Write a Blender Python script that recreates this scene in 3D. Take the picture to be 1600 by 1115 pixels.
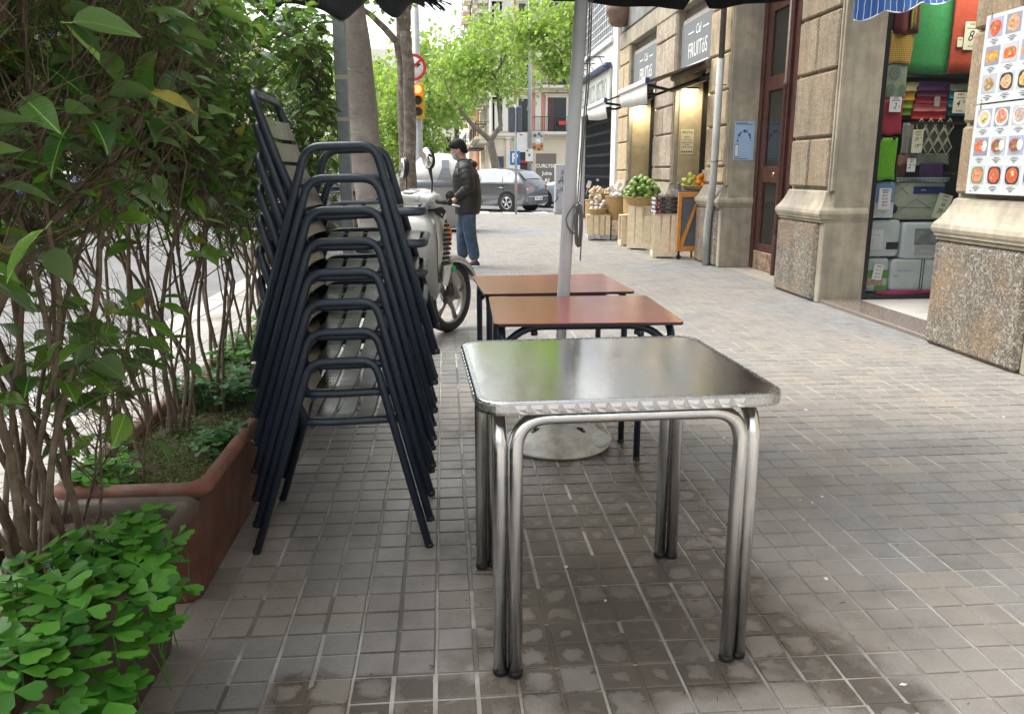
import bpy, math, random
import numpy as np
from mathutils import Vector, Matrix, Euler
R = math.radians
SC = bpy.context.scene
COL = SC.collection
for o in list(bpy.data.objects):
    bpy.data.objects.remove(o)

# ------------------------------------------------------------------ camera
cd = bpy.data.cameras.new('camera')
cam = bpy.data.objects.new('camera', cd)
COL.objects.link(cam)
cd.sensor_width = 36.0
cd.lens = 36.0 * 1264 / 1600
cd.clip_end = 600
cd.clip_start = 0.02
cam.location = (0, 0, 1.25)
cam.rotation_euler = (R(90 - 12.97), 0, R(-4.67))
SC.camera = cam

# ------------------------------------------------------------------ sky and sun
w = bpy.data.worlds.new('World')
SC.world = w
w.use_nodes = True
nt = w.node_tree
nt.nodes.clear()
out = nt.nodes.new('ShaderNodeOutputWorld')
bg = nt.nodes.new('ShaderNodeBackground')
sky = nt.nodes.new('ShaderNodeTexSky')
sky.sky_type = 'NISHITA'
sky.sun_disc = False
sky.sun_elevation = R(58)
sky.sun_rotation = R(-62)
sky.air_density = 1.0
sky.dust_density = 4.0
hs = nt.nodes.new('ShaderNodeHueSaturation')
hs.inputs['Saturation'].default_value = 0.22
nt.links.new(sky.outputs[0], hs.inputs['Color'])
nt.links.new(hs.outputs[0], bg.inputs['Color'])
bg.inputs['Strength'].default_value = 0.15
nt.links.new(bg.outputs[0], out.inputs[0])
sd = bpy.data.lights.new('sun', 'SUN')
sd.energy = 0.9
sd.angle = R(55)
sd.color = (1.0, 0.975, 0.94)
so = bpy.data.objects.new('sun', sd)
COL.objects.link(so)
# same direction as the sky's sun: from the street side, high
_az, _el = R(-62), R(58)
_d = Vector((math.sin(_az) * math.cos(_el), math.cos(_az) * math.cos(_el), math.sin(_el)))
so.rotation_euler = _d.to_track_quat('Z', 'Y').to_euler()
SC.view_settings.view_transform = 'Standard'
SC.view_settings.look = 'None'
SC.view_settings.gamma = 1
SC.view_settings.use_curve_mapping = False
SC.view_settings.exposure = 1.82
SC.render.engine = 'CYCLES'
SC.cycles.max_bounces = 8
SC.cycles.diffuse_bounces = 4
SC.cycles.transparent_max_bounces = 12
SC.cycles.use_denoising = True
SC.cycles.sample_clamp_indirect = 6

# ------------------------------------------------------------------ helpers
rnd = random.Random(7)
WLOC = {}                         # world origin of every object made here (unrotated things)


class MB:
    """collects shapes; build() links them as ONE mesh object"""
    def __init__(s):
        s.v = []; s.f = []; s.mi = []; s.sm = []; s.uv = None

    def add(s, vs, fs, mi=0, smooth=False):
        b = len(s.v)
        s.v.extend([tuple(v) for v in vs])
        for f in fs:
            s.f.append(tuple(b + i for i in f)); s.mi.append(mi); s.sm.append(smooth)
        return s

    def box(s, x0, x1, y0, y1, z0, z1, b=0.0, mi=0, mat=None):
        if b <= 0:
            vs = [(x0, y0, z0), (x1, y0, z0), (x1, y1, z0), (x0, y1, z0), (x0, y0, z1), (x1, y0, z1), (x1, y1, z1), (x0, y1, z1)]
            fs = [(0, 3, 2, 1), (4, 5, 6, 7), (0, 1, 5, 4), (1, 2, 6, 5), (2, 3, 7, 6), (3, 0, 4, 7)]
        else:
            b = min(b, (x1 - x0) * .45, (y1 - y0) * .45, (z1 - z0) * .45)
            vs = []
            X = (x0, x1); Y = (y0, y1); Z = (z0, z1)
            idx = {}
            for i in (0, 1):
                for j in (0, 1):
                    for k in (0, 1):
                        sx = b if i == 0 else -b; sy = b if j == 0 else -b; sz = b if k == 0 else -b
                        idx[(i, j, k, 0)] = len(vs); vs.append((X[i], Y[j] + sy, Z[k] + sz))
                        idx[(i, j, k, 1)] = len(vs); vs.append((X[i] + sx, Y[j], Z[k] + sz))
                        idx[(i, j, k, 2)] = len(vs); vs.append((X[i] + sx, Y[j] + sy, Z[k]))
            g = lambda i, j, k, a: idx[(i, j, k, a)]
            fs = [(g(0,0,0,0), g(0,0,1,0), g(0,1,1,0), g(0,1,0,0)), (g(1,0,0,0), g(1,1,0,0), g(1,1,1,0), g(1,0,1,0)),
                  (g(0,0,0,1), g(1,0,0,1), g(1,0,1,1), g(0,0,1,1)), (g(0,1,0,1), g(0,1,1,1), g(1,1,1,1), g(1,1,0,1)),
                  (g(0,0,0,2), g(0,1,0,2), g(1,1,0,2), g(1,0,0,2)), (g(0,0,1,2), g(1,0,1,2), g(1,1,1,2), g(0,1,1,2))]
            for j in (0, 1):
                for k in (0, 1):
                    fs.append((g(0,j,k,1), g(1,j,k,1), g(1,j,k,2), g(0,j,k,2)))
            for i in (0, 1):
                for k in (0, 1):
                    fs.append((g(i,0,k,0), g(i,1,k,0), g(i,1,k,2), g(i,0,k,2)))
                for j in (0, 1):
                    fs.append((g(i,j,0,0), g(i,j,1,0), g(i,j,1,1), g(i,j,0,1)))
                    for k in (0, 1):
                        fs.append((g(i,j,k,0), g(i,j,k,1), g(i,j,k,2)))
        if mat is not None:
            vs = [mat @ Vector(v) for v in vs]
        return s.add(vs, fs, mi)

    def tube(s, pts, r, seg=8, mi=0, cap=True, smooth=True, closed=False):
        pts = [Vector(p) for p in pts]
        n = len(pts)
        rr = r if hasattr(r, '__len__') else [r] * n
        vs = []; fs = []
        prev = None
        for i, p in enumerate(pts):
            if closed:
                t = pts[(i + 1) % n] - pts[(i - 1) % n]
            else:
                t = pts[min(i + 1, n - 1)] - pts[max(i - 1, 0)]
            if t.length < 1e-9: t = Vector((0, 0, 1))
            t.normalize()
            if prev is None:
                a = Vector((0, 0, 1)) if abs(t.z) < .9 else Vector((1, 0, 0))
                u = t.cross(a).normalized()
            else:
                u = prev - t * prev.dot(t)
                if u.length < 1e-6: u = t.orthogonal()
                u.normalize()
            prev = u
            vv = t.cross(u)
            for k in range(seg):
                a = 2 * math.pi * k / seg
                vs.append(p + (u * math.cos(a) + vv * math.sin(a)) * rr[i])
        m = n if closed else n - 1
        for i in range(m):
            j = (i + 1) % n
            for k in range(seg):
                k2 = (k + 1) % seg
                fs.append((i * seg + k, i * seg + k2, j * seg + k2, j * seg + k))
        s.add(vs, fs, mi, smooth)
        if cap and not closed:
            s.add(vs[:seg], [tuple(reversed(range(seg)))], mi)
            s.add(vs[-seg:], [tuple(range(seg))], mi)
        return s

    def lathe(s, prof, c=(0, 0, 0), seg=20, mi=0, smooth=True, mat=None, sq=None):
        """prof: (radius, z) pairs; sq: superellipse power for squarish sections"""
        vs = []; fs = []
        for (r, z) in prof:
            for k in range(seg):
                a = 2 * math.pi * k / seg
                cx, sy = math.cos(a), math.sin(a)
                if sq:
                    q = (abs(cx) ** sq + abs(sy) ** sq) ** (-1 / sq); cx *= q; sy *= q
                vs.append(Vector((r * cx, r * sy, z)))
        for i in range(len(prof) - 1):
            for k in range(seg):
                k2 = (k + 1) % seg
                fs.append((i * seg + k, i * seg + k2, (i + 1) * seg + k2, (i + 1) * seg + k))
        if mat is not None: vs = [mat @ v for v in vs]
        vs = [v + Vector(c) for v in vs]
        s.add(vs, fs, mi, smooth)
        if prof[0] == prof[-1]: return s
        if prof[0][0] > 1e-4: s.add(vs[:seg], [tuple(reversed(range(seg)))], mi)
        if prof[-1][0] > 1e-4: s.add(vs[-seg:], [tuple(range(seg))], mi)
        return s

    def ell(s, c, r, seg=14, rings=9, mi=0, mat=None, p=1.0):
        prof = []
        vs = []; fs = []
        for i in range(rings + 1):
            t = math.pi * i / rings
            for k in range(seg):
                a = 2 * math.pi * k / seg
                f = lambda x: math.copysign(abs(x) ** p, x)
                vs.append(Vector((f(math.sin(t)) * f(math.cos(a)) * r[0], f(math.sin(t)) * f(math.sin(a)) * r[1], -f(math.cos(t)) * r[2])))
        for i in range(rings):
            for k in range(seg):
                k2 = (k + 1) % seg
                fs.append((i * seg + k, i * seg + k2, (i + 1) * seg + k2, (i + 1) * seg + k))
        if mat is not None: vs = [mat @ v for v in vs]
        vs = [v + Vector(c) for v in vs]
        return s.add(vs, fs, mi, True)

    def prism(s, poly, axis, a0, a1, mi=0, smooth=False):
        """poly 2-D outline extruded along axis ('x': poly=(y,z), 'y': (x,z), 'z': (x,y))"""
        def P(u, v, a):
            return (a, u, v) if axis == 'x' else ((u, a, v) if axis == 'y' else (u, v, a))
        n = len(poly)
        vs = [P(u, v, a0) for u, v in poly] + [P(u, v, a1) for u, v in poly]
        fs = [tuple(range(n)), tuple(range(2 * n - 1, n - 1, -1))]
        s.add(vs, fs, mi)
        s.add(vs, [(i, i + n, (i + 1) % n + n, (i + 1) % n) for i in range(n)], mi, smooth)
        return s

    def loft(s, rings, mi=0, cap=True, smooth=True, closed=True):
        n = len(rings[0]); vs = [p for r in rings for p in r]; fs = []
        for i in range(len(rings) - 1):
            for k in range(n if closed else n - 1):
                k2 = (k + 1) % n
                fs.append((i * n + k, i * n + k2, (i + 1) * n + k2, (i + 1) * n + k))
        s.add(vs, fs, mi, smooth)
        if cap and closed:
            s.add(rings[0], [tuple(reversed(range(n)))], mi)
            s.add(rings[-1], [tuple(range(n))], mi)
        return s

    def quad(s, a, b, c, d, mi=0):
        return s.add([a, b, c, d], [(0, 1, 2, 3)], mi)

    def mesh(s, name, mats, off=(0, 0, 0), fix=True):
        me = bpy.data.meshes.new(name)
        ox, oy, oz = off
        me.from_pydata([(v[0] - ox, v[1] - oy, v[2] - oz) for v in s.v], [], s.f)
        for m in (mats if isinstance(mats, (list, tuple)) else [mats]):
            me.materials.append(m)
        me.polygons.foreach_set('material_index', s.mi)
        me.polygons.foreach_set('use_smooth', s.sm)
        me.update()
        if fix and len(s.f) < 60000:
            import bmesh
            bm = bmesh.new(); bm.from_mesh(me)
            bmesh.ops.remove_doubles(bm, verts=bm.verts, dist=1e-5)
            bmesh.ops.recalc_face_normals(bm, faces=bm.faces)
            bm.to_mesh(me); bm.free()
        return me

    def build(s, name, mats, parent=None, world=True, fix=True, label=None, kind=None):
        off = WLOC.get(parent, (0, 0, 0)) if (parent is not None and world) else (0, 0, 0)
        if isinstance(parent, bpy.types.Object) and world: off = WLOC.get(parent.name, (0, 0, 0))
        o = bpy.data.objects.new(name, s.mesh(name, mats, off, fix))
        COL.objects.link(o)
        if parent is not None:
            o.parent = parent
        WLOC[o.name] = off
        if label: o['label'] = label
        if kind: o['kind'] = kind
        return o


def tag(o, label=None, cat=None, group=None, kind=None):
    if label: o['label'] = label
    if cat: o['category'] = cat
    if group: o['group'] = group
    if kind: o['kind'] = kind
    return o


def thing(name, label, cat, loc=(0, 0, 0), rz=0.0, group=None, kind=None):
    o = bpy.data.objects.new(name, None)
    COL.objects.link(o)
    o.location = loc
    o.rotation_euler = (0, 0, rz)
    o.empty_display_size = .1
    WLOC[o.name] = tuple(loc)
    return tag(o, label, cat, group, kind)


def inst(name, me, parent=None, loc=(0, 0, 0), rot=(0, 0, 0), sc=(1, 1, 1)):
    """an object of its own that shares mesh data"""
    o = bpy.data.objects.new(name, me)
    COL.objects.link(o)
    if parent is not None: o.parent = parent
    o.location = loc
    o.rotation_euler = rot
    o.scale = sc if hasattr(sc, '__len__') else (sc, sc, sc)
    return o


def dup(root, loc, rz=None, label=None):
    r = root.copy(); COL.objects.link(r); r.location = loc
    if rz is not None: r.rotation_euler = (0, 0, rz)
    if label: r['label'] = label
    WLOC[r.name] = tuple(loc)
    for ch in list(root.children):
        c = ch.copy(); COL.objects.link(c); c.parent = r
        for g in list(ch.children):
            d = g.copy(); COL.objects.link(d); d.parent = c
    return r


FACE_W = (R(90), 0, R(-90))      # reads from the street: faces -X
FACE_S = (R(90), 0, 0)           # faces the camera: -Y


def fontmesh(s, size, mat, ext=.0006, align='CENTER', shear=0, bold=0.0):
    c = bpy.data.curves.new('lettering', 'FONT')
    c.body = s; c.size = size; c.align_x = align; c.align_y = 'CENTER'; c.extrude = ext; c.shear = shear; c.offset = bold
    c.resolution_u = 2 if size < .1 else 3
    tmp = bpy.data.objects.new('lettering', c)
    me = bpy.data.meshes.new_from_object(tmp)
    bpy.data.objects.remove(tmp); bpy.data.curves.remove(c)
    me.materials.clear(); me.materials.append(mat)
    return me


def text(s, size, loc, rot, mat, parent=None, ext=0.0008, sx=1.0, name='lettering', align='CENTER', shear=0, bold=0.0, world=True):
    o = bpy.data.objects.new(name, fontmesh(s, size, mat, ext, align, shear, bold))
    COL.objects.link(o)
    off = (0, 0, 0)
    if parent is not None:
        o.parent = parent
        if world: off = WLOC.get(parent.name, (0, 0, 0))
    o.location = Vector(loc) - Vector(off)
    o.rotation_euler = rot
    o.scale = (sx, 1, 1)
    return o


def arc(p0, pc, p1, n=6):
    """quadratic bend from p0 to p1 with corner pc"""
    p0, pc, p1 = Vector(p0), Vector(pc), Vector(p1)
    return [p0 * (1 - t) ** 2 + pc * 2 * t * (1 - t) + p1 * t * t for t in [i / n for i in range(n + 1)]]


def bent(pts, r=.06, n=6):
    """polyline with rounded corners"""
    pts = [Vector(p) for p in pts]
    o = [pts[0]]
    for i in range(1, len(pts) - 1):
        a = pts[i] + (pts[i - 1] - pts[i]).normalized() * min(r, (pts[i - 1] - pts[i]).length * .48)
        b = pts[i] + (pts[i + 1] - pts[i]).normalized() * min(r, (pts[i + 1] - pts[i]).length * .48)
        o += arc(a, pts[i], b, n)
    o.append(pts[-1])
    return o


def rrect(x0, x1, y0, y1, r, n=6):
    pts = []
    for cx, cy, a0 in ((x1 - r, y1 - r, 0), (x0 + r, y1 - r, 90), (x0 + r, y0 + r, 180), (x1 - r, y0 + r, 270)):
        for k in range(n + 1):
            a = R(a0 + 90 * k / n)
            pts.append((cx + r * math.cos(a), cy + r * math.sin(a)))
    return pts


# ------------------------------------------------------------------ materials
def newmat(name):
    m = bpy.data.materials.new(name)
    m.use_nodes = True
    t = m.node_tree
    b = t.nodes['Principled BSDF']
    return m, t, b


def N(t, typ, **kw):
    n = t.nodes.new(typ)
    for k, v in kw.items():
        if k.startswith('i_'):
            n.inputs[k[2:].replace('_', ' ')].default_value = v
        else:
            setattr(n, k, v)
    return n


def mixc(t, fac, a, b, mode='MIX'):
    n = t.nodes.new('ShaderNodeMix'); n.data_type = 'RGBA'; n.blend_type = mode
    for s, v in ((n.inputs[0], fac), (n.inputs[6], a), (n.inputs[7], b)):
        if isinstance(v, bpy.types.NodeSocket): t.links.new(v, s)
        elif isinstance(v, (int, float)): s.default_value = v
        else: s.default_value = (*v, 1)
    return n.outputs[2]


def ramp(t, src, stops):
    n = t.nodes.new('ShaderNodeValToRGB')
    e = n.color_ramp.elements
    while len(e) > 1: e.remove(e[-1])
    for i, (p, c) in enumerate(stops):
        x = e[0] if i == 0 else e.new(p)
        x.position = p
        x.color = (*c, 1) if hasattr(c, '__len__') else (c, c, c, 1)
    t.links.new(src, n.inputs[0])
    return n.outputs[0]


def math_(t, op, a, b=None, clamp=False):
    n = t.nodes.new('ShaderNodeMath'); n.operation = op; n.use_clamp = clamp
    for i, v in enumerate((a, b)):
        if v is None: continue
        if isinstance(v, (int, float)): n.inputs[i].default_value = v
        else: t.links.new(v, n.inputs[i])
    return n.outputs[0]


def coords(t, world=False):
    if world:
        return N(t, 'ShaderNodeNewGeometry').outputs['Position']
    return N(t, 'ShaderNodeTexCoord').outputs['Object']


def noise(t, vec, scale, detail=4, rough=.55, dist=0, out=0):
    n = N(t, 'ShaderNodeTexNoise')
    n.inputs['Scale'].default_value = scale; n.inputs['Detail'].default_value = detail
    n.inputs['Roughness'].default_value = rough; n.inputs['Distortion'].default_value = dist
    t.links.new(vec, n.inputs['Vector'])
    return n.outputs[out]


def mat(name, col, rough=.5, metal=0, var=.12, vscale=6, bump=0, bscale=60, world=True, spec=None, coat=0, col2=None, v2scale=2, rvar=0, isl=0, sss=0, streak=0, bark=0):
    """plain procedural material: colour with noise variation, optional second colour, fine relief"""
    m, t, b = newmat(name)
    p = coords(t, world)
    c = Vector(col)
    n1 = noise(t, p, vscale, 5)
    cc = ramp(t, n1, [(.3, tuple(max(0, x * (1 - var)) for x in col)), (.7, tuple(min(1, x * (1 + var)) for x in col))])
    if col2 is not None:
        n2 = noise(t, p, v2scale, 6, .65)
        f = ramp(t, n2, [(.45, 0.0), (.65, 1.0)])
        cc = mixc(t, f, cc, col2)
    if isl:
        rpi = N(t, 'ShaderNodeNewGeometry').outputs['Random Per Island']
        k = math_(t, 'MULTIPLY_ADD', rpi, 2 * isl); k.node.inputs[2].default_value = 1 - isl
        oi = N(t, 'ShaderNodeObjectInfo').outputs['Random']
        k2 = math_(t, 'MULTIPLY_ADD', oi, 2 * isl); k2.node.inputs[2].default_value = 1 - isl
        kk = math_(t, 'MULTIPLY', k, k2)
        vm = N(t, 'ShaderNodeVectorMath', operation='SCALE')
        t.links.new(cc, vm.inputs[0]); t.links.new(kk, vm.inputs['Scale'])
        cc = vm.outputs[0]
    if streak:
        mp = N(t, 'ShaderNodeMapping'); mp.inputs['Scale'].default_value = (5, 5, .45); t.links.new(p, mp.inputs[0])
        cc = mixc(t, 1.0, cc, ramp(t, noise(t, mp.outputs[0], 2.2, 6, .7), [(.38, 1 - streak), (.58, 1.0)]), 'MULTIPLY')
        cc = mixc(t, ramp(t, noise(t, p, 45, 5, .7), [(.60, 0.0), (.70, streak)]), cc, tuple(x * .35 for x in col))
    if bark:
        mp = N(t, 'ShaderNodeMapping'); mp.inputs['Scale'].default_value = (1, 1, 4.5); t.links.new(p, mp.inputs[0])
        cc = mixc(t, ramp(t, noise(t, mp.outputs[0], 9, 4, .65), [(.60, 0.0), (.66, bark)]), cc, tuple(x * .35 for x in col))
        cc = mixc(t, ramp(t, noise(t, p, 1.6, 3, .6, 1.2), [(.48, 0.0), (.56, .45)]), cc, tuple(x * .72 for x in col))
    t.links.new(cc, b.inputs['Base Color'])
    b.inputs['Roughness'].default_value = rough
    if rvar:
        nr = noise(t, p, vscale * 1.7, 5)
        rr = ramp(t, nr, [(.3, max(0.02, rough - rvar)), (.7, min(1, rough + rvar))])
        t.links.new(rr, b.inputs['Roughness'])
    b.inputs['Metallic'].default_value = metal
    if spec is not None: b.inputs['Specular IOR Level'].default_value = spec
    if coat: b.inputs['Coat Weight'].default_value = coat
    if sss: b.inputs['Subsurface Weight'].default_value = sss; b.inputs['Subsurface Radius'].default_value = (.01, .006, .004)
    if bump:
        bn = N(t, 'ShaderNodeBump'); bn.inputs['Strength'].default_value = min(1, bump); bn.inputs['Distance'].default_value = .003 * max(1, bump)
        t.links.new(noise(t, p, bscale, 6, .6), bn.inputs['Height'])
        t.links.new(bn.outputs[0], b.inputs['Normal'])
    return m


def emis(name, col, s):
    m, t, b = newmat(name)
    b.inputs['Base Color'].default_value = (*[min(1, c) for c in col], 1)
    b.inputs['Emission Color'].default_value = (*col, 1)
    b.inputs['Emission Strength'].default_value = s
    return m


def leafmat(name, top, back, alt, rough=.35, trans=.25, yellow=None, veins=False):
    """leaf: glossy upper side, paler underside, every leaf its own tint, a pale midrib is left to geometry"""
    m, t, b = newmat(name)
    g = N(t, 'ShaderNodeNewGeometry'); oi = N(t, 'ShaderNodeObjectInfo')
    rr = math_(t, 'FRACT', math_(t, 'ADD', g.outputs['Random Per Island'], oi.outputs['Random']))
    stops = [(0.0, top), (.45, tuple((a + c) / 2 for a, c in zip(top, alt))), (.8, alt)]
    if yellow: stops += [(.955, alt), (.965, yellow)]
    c = ramp(t, rr, stops)
    nn = noise(t, coords(t, False), 55, 3)
    c = mixc(t, ramp(t, nn, [(.4, 0.0), (.75, .35)]), c, tuple(x * .6 for x in top))
    spv = N(t, 'ShaderNodeSeparateXYZ'); t.links.new(coords(t, False), spv.inputs[0])
    ay_ = math_(t, 'ABSOLUTE', spv.outputs[1])
    if veins:
        side = math_(t, 'LESS_THAN', math_(t, 'FRACT', math_(t, 'MULTIPLY', math_(t, 'SUBTRACT', spv.outputs[0], math_(t, 'MULTIPLY', ay_, .7)), 11)), .10)
        c = mixc(t, math_(t, 'MAXIMUM', math_(t, 'LESS_THAN', ay_, .014), math_(t, 'MULTIPLY', side, .28)), c, tuple(min(1, x * 1.6 + .03) for x in alt))
    c2 = mixc(t, math_(t, 'MULTIPLY', g.outputs['Backfacing'], .75), c, back)
    t.links.new(c2, b.inputs['Base Color'])
    b.inputs['Roughness'].default_value = rough
    tr = N(t, 'ShaderNodeBsdfTranslucent')
    vm = N(t, 'ShaderNodeVectorMath', operation='MULTIPLY'); vm.inputs[1].default_value = (1.25, 1.5, .5)
    t.links.new(c2, vm.inputs[0]); t.links.new(vm.outputs[0], tr.inputs['Color'])
    mx = N(t, 'ShaderNodeMixShader'); mx.inputs[0].default_value = trans
    t.links.new(b.outputs[0], mx.inputs[1]); t.links.new(tr.outputs[0], mx.inputs[2])
    t.links.new(mx.outputs[0], t.nodes['Material Output'].inputs['Surface'])
    return m


def glass(name, col=(.02, .025, .025), rough=.03, alpha=.75):
    """window glass: mirror-like surface over a partly see-through pane"""
    m, t, b = newmat(name)
    b.inputs['Base Color'].default_value = (*col, 1); b.inputs['Roughness'].default_value = rough
    b.inputs['Specular IOR Level'].default_value = .6
    tr = N(t, 'ShaderNodeBsdfTransparent')
    mx = N(t, 'ShaderNodeMixShader'); mx.inputs[0].default_value = alpha
    t.links.new(tr.outputs[0], mx.inputs[1]); t.links.new(b.outputs[0], mx.inputs[2])
    t.links.new(mx.outputs[0], t.nodes['Material Output'].inputs['Surface'])
    return m


BLACK = mat('black_plastic', (.012, .012, .013), .4, var=.2)
RUBBER = mat('rubber', (.018, .018, .018), .75, var=.3, vscale=20, bump=.3)
WHITEP = mat('white_paint', (.75, .75, .73), .5, var=.06)
INK = mat('dark_ink', (.03, .03, .035), .6, var=.05)
WINK = mat('white_ink', (.85, .85, .83), .6, var=.03)
REDP = mat('red_paint', (.55, .03, .03), .45)
PINE = mat('pine_wood', (.76, .64, .45), .55, var=.13, vscale=14, isl=.08, bump=.25, bscale=40)
PINEW = mat('pale_pine', (.72, .62, .44), .55, var=.1, vscale=14, isl=.05)
PAPER = mat('card_paper', (.66, .66, .5), .6, var=.05)
PAPERW = mat('white_paper', (.74, .76, .76), .5, var=.04)
ALU = mat('aluminium', (.55, .56, .58), .3, metal=1, var=.08)
STEELG = mat('galvanised_steel', (.30, .33, .34), .5, metal=.4, var=.15, vscale=25, rvar=.1)
CLOV = leafmat('clover_leaf', (.035, .15, .018), (.10, .22, .06), (.11, .33, .035), .5, .3)
CLOVD = leafmat('dark_clover_leaf', (.022, .10, .018), (.06, .14, .04), (.045, .17, .03), .5, .25)
# ------------------------------------------------------------------ pavement, road
TILE = .207
TX0, TY0 = -.045, -.02           # phase of the tile grid


def pavement_material():
    m, t, b = newmat('pavement_concrete')
    P = coords(t, True)
    off = N(t, 'ShaderNodeVectorMath', operation='SUBTRACT'); off.inputs[1].default_value = (TX0, TY0, 0)
    t.links.new(P, off.inputs[0])
    sc = N(t, 'ShaderNodeVectorMath', operation='SCALE'); sc.inputs['Scale'].default_value = 1 / TILE
    t.links.new(off.outputs[0], sc.inputs[0])
    sep0 = N(t, 'ShaderNodeSeparateXYZ'); t.links.new(sc.outputs[0], sep0.inputs[0])
    cell = N(t, 'ShaderNodeCombineXYZ')
    t.links.new(math_(t, 'FLOOR', sep0.outputs[0]), cell.inputs[0]); t.links.new(math_(t, 'FLOOR', sep0.outputs[1]), cell.inputs[1])
    wn = N(t, 'ShaderNodeTexWhiteNoise'); wn.noise_dimensions = '2D'; t.links.new(cell.outputs[0], wn.inputs['Vector'])
    # tile tints: grey, warm grey, tan
    c = ramp(t, wn.outputs['Value'], [(0, (.21, .20, .186)), (.35, (.26, .247, .227)), (.6, (.23, .224, .213)), (.85, (.29, .265, .23)), (1, (.185, .178, .17))])
    big = noise(t, P, .55, 3)
    c = mixc(t, ramp(t, big, [(.42, 0.0), (.6, .55)]), c, (.30, .262, .22))
    blue = noise(t, P, .35, 2, .5); blue.node.noise_dimensions = '4D'; blue.node.inputs['W'].default_value = 3.7
    c = mixc(t, ramp(t, blue, [(.5, 0.0), (.62, .5)]), c, (.195, .212, .226))
    # grain and stains
    gr = noise(t, P, 260, 4, .7)
    c = mixc(t, 1.0, c, ramp(t, gr, [(.3, .72), (.55, 1.0), (.72, 1.22)]), 'MULTIPLY')
    st = noise(t, P, 5.5, 8, .68)
    c = mixc(t, 1.0, c, ramp(t, st, [(.32, .76), (.55, 1.0)]), 'MULTIPLY')
    blot = noise(t, P, 24, 5, .7, .6)
    c = mixc(t, ramp(t, blot, [(.62, 0.0), (.72, .35)]), c, (.13, .115, .09))
    # water spilt under and around the steel table; pads dry from their middle
    def pos_region(x0, x1, y0, y1, soft, nz, amp):
        s2 = N(t, 'ShaderNodeSeparateXYZ'); t.links.new(P, s2.inputs[0])
        nn = noise(t, P, nz, 5, .6)
        dn = math_(t, 'MULTIPLY', math_(t, 'SUBTRACT', nn, .5), amp)
        def edge(v, a):
            return math_(t, 'SUBTRACT', math_(t, 'ABSOLUTE', math_(t, 'SUBTRACT', v, (a[0] + a[1]) / 2)), (a[1] - a[0]) / 2)
        dx = edge(s2.outputs[0], (x0, x1)); dy = edge(s2.outputs[1], (y0, y1))
        d = math_(t, 'ADD', math_(t, 'MAXIMUM', dx, dy), dn)
        return None, d
    _, d1 = pos_region(.12, .98, 1.72, 4.2, .05, 2.2, .75)
    wet1 = ramp(t, d1, [(0.0, 1.0), (.10, 0.0)])
    _, d2 = pos_region(-.42, .18, 1.55, 1.83, .03, 3.5, .3)
    wet2 = ramp(t, d2, [(0.0, 1.0), (.05, 0.0)])
    wet = math_(t, 'MAXIMUM', wet1, wet2)
    sep = N(t, 'ShaderNodeSeparateXYZ'); t.links.new(sc.outputs[0], sep.inputs[0])
    fx = math_(t, 'FRACT', math_(t, 'MULTIPLY', sep.outputs[0], 2)); fy = math_(t, 'FRACT', math_(t, 'MULTIPLY', sep.outputs[1], 2))
    ax = math_(t, 'ABSOLUTE', math_(t, 'SUBTRACT', fx, .5)); ay = math_(t, 'ABSOLUTE', math_(t, 'SUBTRACT', fy, .5))
    rad = math_(t, 'POWER', math_(t, 'ADD', math_(t, 'POWER', ax, 5), math_(t, 'POWER', ay, 5)), 1 / 5)
    wnp = N(t, 'ShaderNodeTexWhiteNoise'); wnp.noise_dimensions = '2D'
    cell2 = N(t, 'ShaderNodeCombineXYZ')
    t.links.new(math_(t, 'FLOOR', math_(t, 'MULTIPLY', sep.outputs[0], 2)), cell2.inputs[0]); t.links.new(math_(t, 'FLOOR', math_(t, 'MULTIPLY', sep.outputs[1], 2)), cell2.inputs[1])
    t.links.new(cell2.outputs[0], wnp.inputs['Vector'])
    spw = N(t, 'ShaderNodeSeparateXYZ'); t.links.new(P, spw.inputs[0])
    near = math_(t, 'SUBTRACT', 1.15, math_(t, 'MULTIPLY', spw.outputs[1], .33))
    thr = math_(t, 'MULTIPLY', math_(t, 'MULTIPLY', wnp.outputs['Value'], .72), math_(t, 'MAXIMUM', near, .02))
    wob = math_(t, 'MULTIPLY', math_(t, 'SUBTRACT', noise(t, P, 13, 6, .65, .7), .5), .95)
    dd = math_(t, 'SUBTRACT', math_(t, 'ADD', rad, wob), thr)
    dryc = ramp(t, dd, [(0.0, .75), (.12, 0.0)])
    patch = ramp(t, noise(t, P, 3.1, 3, .55, .5), [(.40, 0.0), (.50, .75), (.62, 1.0)])
    dryc = math_(t, 'MULTIPLY', dryc, patch)
    dryc = math_(t, 'MAXIMUM', dryc, ramp(t, noise(t, P, 4.3, 6, .62, .4), [(.60, 0.0), (.68, .8)]))
    wet = math_(t, 'MULTIPLY', wet, math_(t, 'SUBTRACT', 1.0, dryc))
    # damp joint lines left of the table
    _, d3 = pos_region(-.55, .2, 1.6, 5.2, .1, 1.3, 1.1)
    inj = ramp(t, math_(t, 'MAXIMUM', ax, ay), [(.43, 0.0), (.46, 1.0)])
    damp = math_(t, 'MULTIPLY', inj, ramp(t, d3, [(0.0, .8), (.2, 0.0)]))
    wet = math_(t, 'MAXIMUM', wet, damp)
    c = mixc(t, wet, c, mixc(t, 1.0, c, (.44, .41, .375), 'MULTIPLY'))
    # far pavement between the scooter and the tables was washed: glossy only
    _, d4 = pos_region(-.15, .25, 2.6, 6.5, .1, 3, .5)
    gl = ramp(t, d4, [(0.0, .8), (.15, 0.0)])
    t.links.new(c, b.inputs['Base Color'])
    rg = math_(t, 'SUBTRACT', .62, math_(t, 'MULTIPLY', math_(t, 'MAXIMUM', wet, gl), .36))
    t.links.new(rg, b.inputs['Roughness'])
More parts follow.
